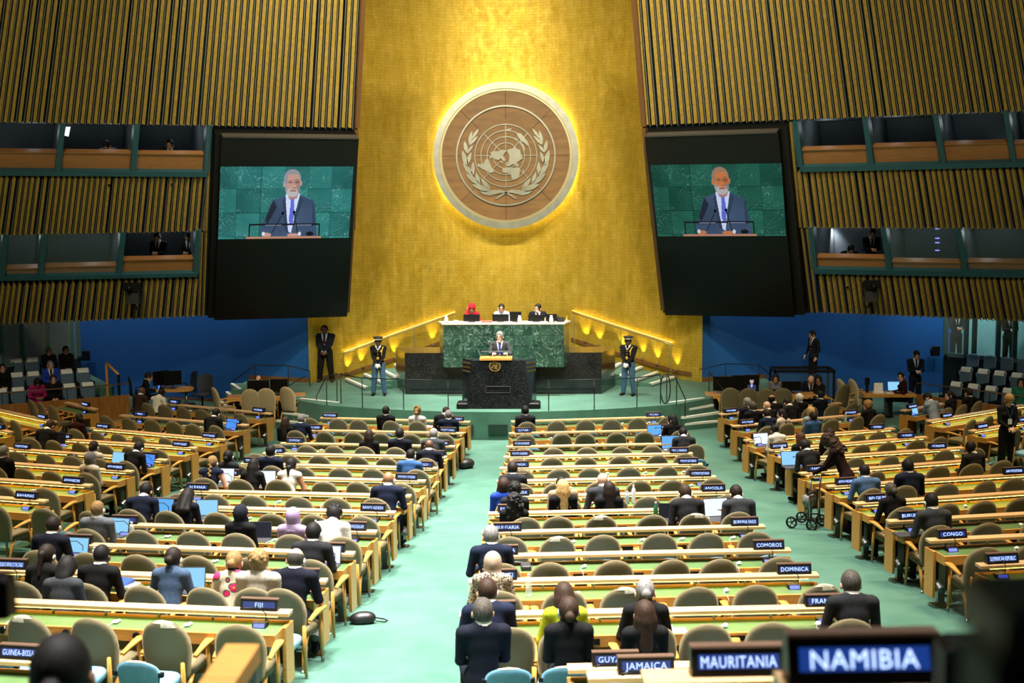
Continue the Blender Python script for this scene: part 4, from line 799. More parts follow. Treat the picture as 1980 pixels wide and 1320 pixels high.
WORNSET = {('CR', 7, 4): 0, ('CR', 7, 2): 1, ('CR', 10, 2): 2, ('CR', 10, 5): 0, ('CL', 11, 0): 1, ('CL', 11, 2): 2, ('CR', 8, 1): 1}
for blk in ROWS:
    for k in range(len(ROWS[blk])):
        make_desk(blk, k)
        for px, s in SIGNS[blk][k]: make_sign(blk, k, px, s)
        if blk[0] == 'N': continue
        A, B, u, n, M, z, a = row_geo(blk, k); pts = []
        if CHX[blk][k]: pts = [seat_pt(blk, k, px, .50) for px in CHX[blk][k]]
        else: pts = [A + u * (LEN * (i + .5) / 6 + rc.uniform(-.04, .04)) - n * (.52 + rc.uniform(-.06, .05)) for i in range(6)]
        fromleft = blk in ('CR', 'RO', 'FR')
        if not fromleft: pts = sorted(pts, key=lambda p: -(p @ u))
        else: pts = sorted(pts, key=lambda p: p @ u)
        for i, p in enumerate(pts):
            if blk in ('LO', 'FL') and p[0] < -.55 * p[1] + 1.2: continue
            wob = rc.uniform(-.12, .12)
            lab = 'beige upholstered chair at the %s desk, %s from %s' % (DESKN[blk][k], ORD[i], AISLE[blk])
            if blk == 'FL': lab = 'beige upholstered chair at the %s, %s from the side aisle' % (DESKN[blk][k], ORD[i])
            p = p - n * rc.uniform(-.03, .06)
            beige_chair(p[0], p[1], floor_z(*p), a + wob, lab, worn=WORNSET.get((blk, k, i if fromleft else len(pts) - 1 - i)))
            if not (blk in ('LO', 'FL', 'RO', 'FR') and i not in (0, 5)) or True:
                if blk in ('CL', 'CR') and k == 11 and blk == 'CL' and i == 0: continue
                q = A + u * ((p - A) @ u + rc.uniform(-.05, .05)) - n * (1.12 + rc.uniform(-.03, .03))
                if i in (0, 5) or (blk, k) in (('CL', 11), ('CR', 11)) or k % 2 == 0:
                    blue_chair(q[0], q[1], floor_z(*q), a + rc.uniform(-.08, .08), 'low blue chair behind the %s desk, %s from %s' % (DESKN[blk][k] if blk != 'FL' else ['first', 'second', 'third'][k] + ' gallery-side', ORD[i], AISLE[blk]), worn=(k == 11))
        if blk in ('CR', 'CL', 'LO', 'RO'):
            for i, t_ in enumerate(sorted(rc.uniform(a_, a_ + .5) for a_ in (.9, 1.7, 2.5, 3.1))):
                make_ear(blk, k, t_ if fromleft else LEN - t_, i)
# ------------------------------------------------------------------ people: one continuous skin per figure, grown from joints as a smooth distance field
def surface_nets(D, org, h, lab):
    S = D < 0; nx, ny, nz = D.shape
    c = [S[i:nx - 1 + i, j:ny - 1 + j, k:nz - 1 + k] for i in (0, 1) for j in (0, 1) for k in (0, 1)]
    cnt = sum(x.astype(np.int8) for x in c); act = (cnt > 0) & (cnt < 8); idx = -np.ones(act.shape, np.int64); I = np.argwhere(act); idx[act] = np.arange(len(I))
    V = np.zeros((len(I), 3)); Nn = np.zeros(len(I)); x, y, z = I.T
    cor = [(i, j, k) for i in (0, 1) for j in (0, 1) for k in (0, 1)]; vals = {q: D[x + q[0], y + q[1], z + q[2]] for q in cor}
    for a in cor:
        for ax in range(3):
            if a[ax]: continue
            b = list(a); b[ax] = 1; b = tuple(b); va, vb = vals[a], vals[b]; m = (va < 0) != (vb < 0); t = va / np.where(m, va - vb, 1)
            p = np.zeros((len(I), 3)) + np.array(a, float); p[:, ax] = t; V[m] += p[m]; Nn[m] += 1
    V = V / Nn[:, None]; L = lab[x, y, z]; V = (V + I) * h + org
    F = []
    for ax in range(3):
        o1, o2 = [(1, 2), (2, 0), (0, 1)][ax]
        A = [slice(1, -1)] * 3; A[ax] = slice(0, -1); B = list(A); B[ax] = slice(1, None); s0, s1 = S[tuple(A)], S[tuple(B)]
        E_ = np.argwhere(s0 != s1)
        if not len(E_): continue
        base = E_.copy(); base[:, o1] += 1; base[:, o2] += 1
        flip = s0[tuple(E_.T)]
        def g(d1, d2): q = base.copy(); q[:, o1] -= d1; q[:, o2] -= d2; return idx[tuple(q.T)]
        q4 = np.stack([g(1, 1), g(0, 1), g(0, 0), g(1, 0)], 1); q4[~flip] = q4[~flip][:, ::-1]; F.append(q4)
    return V, np.concatenate(F), L
class SDF:
    def __init__(s, h): s.h = h; s.pr = []
    def cap(s, a, b, ra, rb, lab, k=.03): s.pr.append(('c', np.array(a, float), np.array(b, float), ra, rb, lab, k))
    def ell(s, c, r, lab, k=.03, Rm=None): s.pr.append(('e', np.array(c, float), np.array(r, float), Rm, None, lab, k))
    def cut(s, c, r, Rm=None, k=.0): s.pr.append(('x', np.array(c, float), np.array(r, float), Rm, None, -1, k))
    def plane(s, n, d): s.pr.append(('p', np.array(n, float), d, None, None, -1, 0))
    def grid(s):
        lo = np.full(3, 9.); hi = -lo
        for p in s.pr:
            if p[0] == 'c': R_ = max(p[3], p[4]); lo = np.minimum(lo, np.minimum(p[1], p[2]) - R_); hi = np.maximum(hi, np.maximum(p[1], p[2]) + R_)
            elif p[0] == 'e': m = max(p[2]) if p[3] is not None else p[2]; lo = np.minimum(lo, p[1] - m); hi = np.maximum(hi, p[1] + m)
        lo -= 3 * s.h; hi += 3 * s.h; n = np.ceil((hi - lo) / s.h).astype(int) + 1
        D = np.full(n, .3, np.float32); L = np.zeros(n, np.int8); ND = np.full(n, .3, np.float32); ax = [lo[i] + np.arange(n[i]) * s.h for i in range(3)]
        for p in s.pr:
            if p[0] == 'c': R_ = max(p[3], p[4]) + p[6] + 2 * s.h; a, b = np.minimum(p[1], p[2]) - R_, np.maximum(p[1], p[2]) + R_
            elif p[0] == 'p': a, b = lo, hi
            else: m = (max(p[2]) if p[3] is not None else p[2]); a, b = p[1] - m - p[6] - 2 * s.h, p[1] + m + p[6] + 2 * s.h
            i0 = np.clip(np.floor((a - lo) / s.h).astype(int), 0, n); i1 = np.clip(np.ceil((b - lo) / s.h).astype(int) + 1, 0, n); sl = tuple(slice(i0[i], i1[i]) for i in range(3))
            if min(i1 - i0) <= 0: continue
            X = np.stack(np.meshgrid(*[ax[i][sl[i]] for i in range(3)], indexing='ij'), -1)
            if p[0] == 'c':
                ab = p[2] - p[1]; t = np.clip(((X - p[1]) @ ab) / (ab @ ab + 1e-9), 0, 1); d = np.linalg.norm(X - p[1] - t[..., None] * ab, axis=-1) - (p[3] + (p[4] - p[3]) * t)
            elif p[0] == 'p': d = X @ p[1] - p[2]; D[sl] = np.maximum(D[sl], d); continue
            else:
                q = X - p[1]
                if p[3] is not None: q = q @ p[3]
                k0 = np.linalg.norm(q / p[2], axis=-1); k1 = np.linalg.norm(q / (p[2] ** 2), axis=-1); d = k0 * (k0 - 1) / np.maximum(k1, 1e-6)
                if p[0] == 'x': D[sl] = np.maximum(D[sl], -d); continue
            d = d.astype(np.float32); k = p[6]; a_ = D[sl]; hh = np.maximum(k - np.abs(a_ - d), 0) / max(k, 1e-6); D[sl] = np.minimum(a_, d) - hh * hh * k * .25
            nl = d < ND[sl]; L[sl] = np.where(nl, p[5], L[sl]); ND[sl] = np.where(nl, d, ND[sl])
        return D, lo, L
    def mesh(s, name, nmat, relabel=None):
        D, lo, L = s.grid(); V, F, lb = surface_nets(D, lo, s.h, L)
        for _ in range(1):      # light smoothing
            acc = np.zeros_like(V); ct = np.zeros(len(V))
            for i in range(4): np.add.at(acc, F[:, i], V[F[:, (i + 1) % 4]]); np.add.at(ct, F[:, i], 1)
            V = V * .5 + .5 * acc / np.maximum(ct, 1)[:, None]
        if relabel is not None: lb = relabel(V, lb)
        me = bpy.data.meshes.new(name); me.from_pydata(V.tolist(), [], F.tolist())
        me.polygons.foreach_set('use_smooth', np.ones(len(F), bool)); me.polygons.foreach_set('material_index', lb[F].max(1).astype(np.int32))
        for _ in range(nmat): me.materials.append(None)
        me.update(); return me
def rotx(a): c, s = math.cos(a), math.sin(a); return np.array([[1, 0, 0], [0, c, -s], [0, s, c]])
def rotz(a): c, s = math.cos(a), math.sin(a); return np.array([[c, -s, 0], [s, c, 0], [0, 0, 1]])
def unit(v): return v / (np.linalg.norm(v) + 1e-9)
def hand(S, w, d, nrm, side, curl, lab, sc=1.0):
    d = unit(d); nrm = unit(nrm - d * (nrm @ d)); l = np.cross(d, nrm) * side      # l points to the thumb side
    for o in (-.022, -.007, .008, .023): S.cap(w + d * .015 * sc + l * o * .8, w + d * .085 * sc + l * o, .014, .0125, lab, .012)
    for o, ln in ((.030, .068), (.010, .078), (-.010, .073), (-.029, .058)):
        a = w + d * .085 * sc + l * o; d1 = unit(d * math.cos(curl * .6) + nrm * math.sin(curl * .6)); b = a + d1 * ln * .5; d2 = unit(d * math.cos(curl * 1.6) + nrm * math.sin(curl * 1.6)); S.cap(a, b, .0105, .0098, lab, .004); S.cap(b, b + d2 * ln * .5, .0098, .0088, lab, .004)
    a = w + d * .022 + l * .028; b = a + unit(l * .75 + d * .6 + nrm * .35) * .042; S.cap(a, b, .0145, .0115, lab, .012); S.cap(b, b + unit(d * .85 + l * .15 + nrm * .4) * .034, .0115, .0095, lab, .006)
POSES = {}
def body(name, stand=False, lean=0, hyaw=0, hpitch=0, L=None, Rr=None, feet=.12, bulk=1.0, female=False, skirt=False, sleeve=True, suit=True, twist=0, headtilt=0, curl=.5, vlow=.70):
    if name in POSES: return POSES[name]
    S = SDF(.0112); zt = .44 if stand else 0.0; piv = np.array([0, -.02, .52 + zt]); T_ = rotz(R(twist)) @ rotx(R(-lean))
    T = lambda x, y, z: piv + T_ @ (np.array([x, y, z + zt]) - piv)
    bw = bulk * (.93 if female else 1.0); sw = .172 if female else .198
    # labels: 0 top, 1 skin, 2 bottom, 3 shoes, 4 shirt, 5 tie, 6 hands
    S.ell((0, -.025, .53 + zt), (.165 * bw, .125 * bw, .105), 2 if not (stand and suit) else 0, .05)
    S.ell(T(0, -.012, .665), (.142 * bw, .108 * bw, .15), 0, .06, T_); S.ell(T(0, -.005, .87), (.165 * bw, .112 * bw, .18), 0, .06, T_)
    if female: [S.ell(T(s * .07, .085, .86), (.062, .05, .06), 0, .04) for s in (-1, 1)]
    S.cap(T(-sw + .03, -.02, .985), T(sw - .03, -.02, .985), .066, .066, 0, .05); S.ell(T(0, -.028, 1.015), (.11 * bw, .064, .06), 0, .06, T_)
    nb = T(0, -.012, 1.045); hc = T(0, .034, 1.145 + (.03 if stand else 0)) + T_ @ np.array([math.sin(R(headtilt)) * .06, .12 * math.sin(R(max(hpitch, 0))) * .6, -.02 * math.sin(R(abs(hpitch)))])
    S.cap(nb, hc + (0, -.012, -.05), .060, .057, 1, .03); S.cap(T(0, -.016, 1.030), T(0, -.012, 1.052), .066, .063, 4, .010)
    H = T_ @ rotz(R(hyaw)) @ rotx(R(-hpitch)) @ rotz(0)
    HS = 1.08; h_ = lambda x, y, z: hc + H @ np.array([x, y, z]) * HS; _e = S.ell; _c = S.cap
    hell = lambda c, r, l, k, Rm=None: _e(c, tuple(q * HS for q in r), l, k, Rm)
    hell(h_(0, -.012, .022), (.075, .095, .096), 1, .02, H); hell(h_(0, .026, -.045), (.058, .064, .074), 1, .03, H); hell(h_(0, .058, -.092), (.03, .028, .026), 1, .025)
    S.cap(h_(0, .09, .006), h_(0, .104, -.028), .009, .014, 1, .012); hell(h_(0, .074, .026), (.052, .018, .013), 1, .015, H)
    for s in (-1, 1): hell(h_(s * .086, -.006, -.016), (.013, .022, .034), 1, .008, H)
    for s, tgt in ((-1, L), (1, Rr)):
        sh = T(s * sw, -.018, .975); d1, d2 = .275, .25; el_hint = T(s * (sw + .16), -.16, .70) if (tgt is None or tgt[2] < .96 + zt) else T(s * (sw + .05), .14, .60)
        tgt = np.array(tgt if tgt is not None else (s * .10, .2, .60 + zt), float); v = tgt - sh; dist = min(np.linalg.norm(v), d1 + d2 - .01); v = unit(v); tgt = sh + v * dist
        a = (d1 * d1 - d2 * d2 + dist * dist) / (2 * dist); hgt = math.sqrt(max(0, d1 * d1 - a * a)); m = sh + v * a; e = el_hint - m; e = unit(e - v * (e @ v)); el = m + e * hgt
        arm_l = 0 if sleeve else 1
        S.cap(sh, el, .058 * bw, .046, 0 if sleeve else arm_l, .035)
        if not sleeve: S.ell(sh + (0, 0, .0), (.062, .062, .06), 0, .02)
        fd = unit(tgt - el); S.cap(el, tgt, .045, .033, arm_l, .02)
        if sleeve: S.cap(tgt - fd * .004, tgt + fd * .010, .030, .029, 4, .004)
        nrm = np.array([-s * .5, -.2, -1.0]) if tgt[2] < 1.0 + zt else np.array([-s, -.3, 0]); hand(S, tgt + fd * .008, fd, nrm, -s, curl, 6)
    if stand:
        for s in (-1, 1):
            hip, kn, an = np.array([s * .085, -.01, .92]), np.array([s * (.085 + feet) / 2 * 1.0, .01, .50]), np.array([s * feet, -.02, .09])
            S.cap(hip, kn, .096 * bw, .078, 2, .03); S.cap(kn, an, .078, .064, 2, .02); S.cap(an + (0, -.01, -.045), an + (s * .015, .17, -.055), .043, .036, 3, .015)
        if suit: S.ell((0, -.012, .90), (.178 * bw, .13 * bw, .13), 0, .03)
        if skirt: S.cap((0, 0, .9), (0, 0, .55), .15, .17, 2, .05)
    else:
        for s in (-1, 1):
            hip, kn, an = np.array([s * .09, -.02, .515]), np.array([s * .115, .40, .51]), np.array([s * feet, .38, .10])
            S.cap(hip, kn, .088 * bw, .064, 2, .04); S.cap(kn, an, .060, .042, 2, .02); S.cap(an + (0, -.02, -.055), an + (s * .015, .17, -.065), .042, .034, 3, .015)
    def relabel(V, lb):
        q = (V - piv) @ T_ + piv - (0, 0, zt)
        if suit:
            top = 1.035; low = vlow; w = .075 * np.clip((q[:, 2] - low) / (top - low), 0, 1)
            fr = (q[:, 1] > .02) & (lb == 0) & (q[:, 2] > low) & (q[:, 2] < top + .05); lb = lb.copy(); lb[fr & (np.abs(q[:, 0]) < w)] = 4; lb[fr & (np.abs(q[:, 0]) < .02) & (q[:, 2] > low + .04)] = 5
        return lb
    me = S.mesh('person_' + name, 7, relabel)
    HM = Matrix([[*(H[0] * HS), hc[0]], [*(H[1] * HS), hc[1]], [*(H[2] * HS), hc[2]], [0, 0, 0, 1]])
    POSES[name] = (me, HM); return POSES[name]
# ---- hair and headwear in head space
HAIR = {}
def hair(kind):
    if kind in HAIR: return HAIR[kind]
    S = SDF(.0085); rs = random.Random(len(kind) * 7 + 3)
    g = {'short': .012, 'crop': .006, 'ring': .008, 'long': .016, 'bun': .011, 'pony': .011, 'braid': .012, 'curly': .022, 'curlylong': .03, 'bob': .02, 'scarf': .018, 'wrap': .026, 'locs': .013, 'updo': .016}[kind]
    S.ell((0, -.016, .026), (.076 + g, .096 + g, .097 + g), 0, .01)
    if kind in ('long', 'bob'):
        S.ell((0, -.055, -.06), (.088, .055, .12 if kind == 'bob' else .12), 0, .04)
        if kind == 'long': S.cap((0, -.065, -.05), (0, -.095, -.27), .08, .06, 0, .04); S.cap((-.055, -.05, -.03), (-.075, -.075, -.26), .045, .04, 0, .03); S.cap((.055, -.05, -.03), (.075, -.075, -.26), .045, .04, 0, .03)
    if kind in ('bun', 'updo'): S.ell((0, -.142, .0), (.046, .036, .044), 0, .004)
    if kind == 'updo':
        for i in range(22): a, b = rs.uniform(0, 6.28), rs.uniform(.1, 1.4); S.ell((.09 * math.cos(a) * math.sin(b), -.04 + .10 * math.sin(a) * math.sin(b), .06 + .09 * math.cos(b)), (.02, .02, .02), 0, .01)
    if kind == 'pony': S.ell((0, -.11, .03), (.03, .03, .03), 0, .01); S.cap((0, -.125, .02), (0, -.135, -.20), .032, .018, 0, .02)
    if kind == 'braid':
        for i in range(7): S.ell((.012 * (-1) ** i, -.105 - .006 * i, .0 - i * .036), (.028, .024, .026), 0, .006)
    if kind == 'locs':
        for i in range(9): a = -1.1 + i * .27; S.cap((.07 * math.sin(a), -.06 - .05 * math.cos(a), .02), (.03 * math.sin(a), -.125, -.03), .012, .012, 0, .004)
        S.ell((0, -.13, -.04), (.035, .03, .035), 0, .01); S.cap((0, -.13, -.05), (.01, -.13, -.16), .028, .018, 0, .01)
    if kind in ('curly', 'curlylong'):
        for i in range(70):
            a, b = rs.uniform(0, 6.28), rs.uniform(0, 1.9); r_ = .092 if kind == 'curly' else .105; S.ell((r_ * math.cos(a) * math.sin(b), -.03 + (r_ + .01) * math.sin(a) * math.sin(b), .03 + r_ * 1.05 * math.cos(b)), (.018, .018, .018), 0, .008)
        if kind == 'curlylong':
            S.ell((0, -.07, -.12), (.125, .075, .16), 0, .04)
            for i in range(70): S.ell((rs.uniform(-.12, .12), -.08 + rs.uniform(-.06, .02), rs.uniform(-.27, -.02)), (.022, .022, .026), 0, .008)
    if kind == 'scarf': S.ell((0, .0, -.07), (.085, .095, .10), 0, .04); S.ell((0, -.03, -.155), (.125, .11, .075), 0, .05); S.cap((-.05, .05, -.16), (.06, .07, -.2), .04, .04, 0, .03)
    if kind == 'wrap': S.ell((0, -.05, .07), (.095, .10, .075), 0, .02)
    if kind == 'ring': S.plane((0, .25, 1), .055)
    if kind != 'wrap': S.cut((0, .105, -.035), (.070 if kind != 'scarf' else .06, .088, .112 if kind != 'scarf' else .085))
    else: S.cut((0, .10, -.06), (.09, .09, .10)); S.plane((0, -.35, -1), .03)
    if kind in ('short', 'crop', 'ring', 'bun', 'pony', 'braid', 'updo', 'curly'):
        [S.cut((q_ * .10, -.004, -.03), (.028, .034, .045)) for q_ in (-1, 1)] if kind != 'curly' else None; S.cut((0, .02, -.115), (.12, .085, .075)); S.plane((0, 0, -1), .085) if kind in ('short', 'crop', 'ring') else None
    me = S.mesh('hair_' + kind, 1); HAIR[kind] = me; return me
EYEM = MB(); EYEM.ell((0, 0, 0), (.012, .006, .007), 8, 5); BROW = MB(); BROW.box(-.018, .018, -.004, .004, -.003, .003); LIPM = MB(); LIPM.ell((0, 0, 0), (.022, .006, .007), 8, 5)
EYEW = mat('eye_dark', (.02, .015, .012), .3); LIPC = mat('lip_colour', (.35, .10, .08), .5); BROWC = mat('brow_dark', (.03, .02, .015), .8)
EYE_ME, BROW_ME, LIP_ME = EYEM.mesh('eye', EYEW, True), BROW.mesh('eyebrow', BROWC), LIPM.mesh('lips', LIPC, True)
mb = MB(); mb.ell((.082, -.005, -.012), (.016, .026, .036), 8, 6); mb.tube([(.085, .005, -.04), (.08, .05, -.075)], .006, 6); EARP = mb.mesh('earpiece', WHITE, True)
mb = MB(); mb.ell((.088, -.005, -.01), (.018, .032, .042), 8, 6); HPH = mb.mesh('headphone', WHITE, True)
mb = MB(); mb.lathe([(.0, .048), (.095, .05), (.098, .085), (.128, .105), (.125, .125), (.08, .138), (.0, .14)], 20, (0, -.012, 0)); CAPB = mb.mesh('cap_crown', mat('cap_black', (.012, .012, .014), .6), True)
mb = MB(); mb.lathe([(.0975, .05), (.1, .052), (.1005, .075), (.098, .078)], 20, (0, -.012, 0)); CAPN = mb.mesh('cap_band', mat('cap_white_band', (.72, .68, .58), .5), True)
mb = MB(); mb.add([(-.075, .05, .05), (0, .075, .052), (.075, .05, .05), (.06, .10, .035), (0, .135, .03), (-.06, .10, .035)] + [(-.075, .05, .045), (0, .075, .047), (.075, .05, .045), (.06, .10, .03), (0, .135, .025), (-.06, .10, .03)], [(0, 1, 4, 5), (1, 2, 3, 4), (11, 10, 7, 6), (10, 9, 8, 7), (5, 4, 10, 11), (4, 3, 9, 10), (3, 2, 8, 9), (0, 5, 11, 6)]); CAPV = mb.mesh('cap_visor', BLACKP)
CL_ = {'black': (.012, .012, .014), 'navy': (.014, .022, .055), 'dnavy': (.010, .013, .028), 'char': (.028, .030, .035), 'grey': (.13, .14, .16), 'mgrey': (.065, .072, .085), 'blue': (.035, .10, .26), 'bblue': (.02, .06, .45), 'lblue': (.28, .36, .46), 'tweed': (.05, .085, .15), 'white': (.72, .70, .65), 'cream': (.55, .50, .42), 'pink': (.38, .012, .14), 'red': (.42, .012, .022), 'green': (.36, .42, .02), 'dgreen': (.02, .16, .09), 'maroon': (.05, .008, .012), 'brown': (.06, .035, .025), 'velvet': (.022, .008, .010), 'beige': (.42, .30, .22), 'lilac': (.36, .26, .42), 'dhijab': (.018, .02, .035), 'ghijab': (.15, .14, .14), 'jean': (.03, .06, .13), 'steel': (.07, .14, .28), 'shirtb': (.35, .45, .68), 'tan': (.30, .22, .14), 'paleb': (.45, .55, .75), 'uni': (.014, .014, .016), 'unitr': (.055, .115, .21)}
HC_ = {'blk': (.008, .007, .007), 'dbr': (.016, .010, .007), 'br': (.032, .017, .010), 'red': (.06, .02, .01), 'bl': (.42, .28, .11), 'dbl': (.22, .13, .05), 'gr': (.17, .165, .16), 'wh': (.55, .54, .52), 'gbr': (.060, .052, .044)}
SK_ = {'L': (.58, .34, .24), 'M': (.40, .21, .12), 'T': (.28, .135, .07), 'D': (.095, .042, .022)}
def cloth(n):
    c = CL_[n]; k = .55 if max(c) < .12 else .9
    return mat('cloth_' + n, tuple(q * k for q in c), .9, var=.2, scale=30, bump=.1, bscale=120, spec=.2)
def haircol(n): return mat('hair_' + n, HC_[n], .65, var=.55, scale=16, stretch=(5, 5, 1.2), bump=.6, bscale=40, spec=.25)
def skin(n): return mat('skin_' + n, SK_[n], .5, var=.06, scale=12)
def floral():
    if 'floral' in MATS: return MATS['floral']
    m = mat('floral', (.6, .56, .42), .8); nt = m.node_tree; b = nt.nodes['Principled BSDF']; Lk = nt.links.new; tc = nt.nodes.new('ShaderNodeTexCoord'); v = nt.nodes.new('ShaderNodeTexVoronoi'); v.inputs['Scale'].default_value = 9; Lk(tc.outputs['Object'], v.inputs[0])
    r = nt.nodes.new('ShaderNodeValToRGB'); r.color_ramp.interpolation = 'CONSTANT'; e = r.color_ramp.elements; e[0].color = (.55, .30, .02, 1); e[1].position = .14; e[1].color = (.52, .01, .10, 1)
    for p, c in ((.42, (.03, .07, .025)), (.50, (.58, .52, .38))): q = e.new(p); q.color = (*c, 1)
    Lk(v.outputs['Distance'], r.inputs[0]); Lk(r.outputs[0], b.inputs['Base Color']); return m
def patterned():
    if 'pattern' in MATS: return MATS['pattern']
    m = mat('pattern', (.30, .24, .17), .85); nt = m.node_tree; b = nt.nodes['Principled BSDF']; Lk = nt.links.new; tc = nt.nodes.new('ShaderNodeTexCoord'); v = nt.nodes.new('ShaderNodeTexNoise'); v.inputs['Scale'].default_value = 45; v.inputs['Detail'].default_value = 1; Lk(tc.outputs['Object'], v.inputs[0])
    r = nt.nodes.new('ShaderNodeValToRGB'); r.color_ramp.interpolation = 'CONSTANT'; e = r.color_ramp.elements; e[0].color = (.05, .035, .025, 1); e[1].position = .47; e[1].color = (.36, .29, .21, 1); Lk(v.outputs[0], r.inputs[0]); Lk(r.outputs[0], b.inputs['Base Color']); return m
def person(pose, loc, rz, hr, hcol, top, bottom, sk, label, ear=0, shirt='white', tie='navy', shoes='black', face=False, sc=1.0, hands=None, cap=False, headmat=None, group='people in the hall', sx=1.0):
    if shirt == 'white' and ('woman' in label or 'blonde' in label): shirt = top if top in CL_ else 'black'; tie = shirt
    me, HM = pose; o = tag(link('person', me, None, loc, rz), label, 'person', group); o.scale = (sc * sx, sc, sc)
    ms = [floral() if top == 'floral' else patterned() if top == 'pattern' else cloth(top), skin(sk), cloth(bottom), cloth(shoes), cloth(shirt), cloth(tie), cloth(hands) if hands else skin(sk)]
    for i, m in enumerate(ms): o.material_slots[i].link = 'OBJECT'; o.material_slots[i].material = m
    def kid(n, data, mtx=None):
        c = link(n, data, o); c.matrix_local = HM @ (mtx or Matrix()); return c
    if hr and hr != 'bald':
        c = kid('hair' if hr not in ('scarf', 'wrap') else 'headscarf', hair(hr)); c.material_slots[0].link = 'OBJECT'; c.material_slots[0].material = cloth(hcol) if hr in ('scarf', 'wrap') else haircol(hcol)
    if ear: kid('earpiece', EARP, Matrix.Scale(-1, 4, (1, 0, 0)) if ear < 0 else None)
    if cap: kid('cap_crown', CAPB); kid('cap_band', CAPN); kid('cap_visor', CAPV)
    if face:
        for s in (-1, 1): kid('eye', EYE_ME, Matrix.Translation((s * .03, .083, .008))); kid('eyebrow', BROW_ME, Matrix.Translation((s * .031, .09, .028)))
        kid('lips', LIP_ME, Matrix.Translation((0, .088, -.062)))
    return o
# ---- poses
P_DESK = body('desk', lean=12, L=(-.15, .33, .70), Rr=(.13, .34, .70)); P_TYPE = body('type', lean=20, hpitch=20, L=(-.10, .36, .71), Rr=(.10, .36, .71)); P_BACK = body('rest', lean=-3, L=(-.07, .2, .62), Rr=(.07, .21, .62))
P_DOWN = body('down', lean=16, hpitch=38, L=(-.10, .30, .70), Rr=(.09, .30, .70)); P_TURN = body('turned', lean=8, hyaw=-65, L=(-.15, .31, .70), Rr=(.13, .30, .70)); P_CHIN = body('chin', lean=16, hpitch=22, hyaw=15, L=(-.06, .20, 1.02), Rr=(.13, .33, .70), curl=1.2)
P_FD = body('f_desk', lean=12, female=True, L=(-.14, .33, .70), Rr=(.12, .34, .70)); P_FB = body('f_rest', lean=-3, female=True, L=(-.06, .2, .62), Rr=(.06, .21, .62)); P_FDOWN = body('f_down', lean=12, hpitch=30, female=True, L=(-.10, .32, .70), Rr=(.09, .33, .70)); P_FBARE = body('f_bare', lean=14, female=True, sleeve=False, suit=False, L=(-.15, .34, .71), Rr=(.20, .33, .71)); P_FTURN = body('f_turn', lean=6, hyaw=60, female=True, L=(-.13, .30, .70), Rr=(.12, .30, .70))
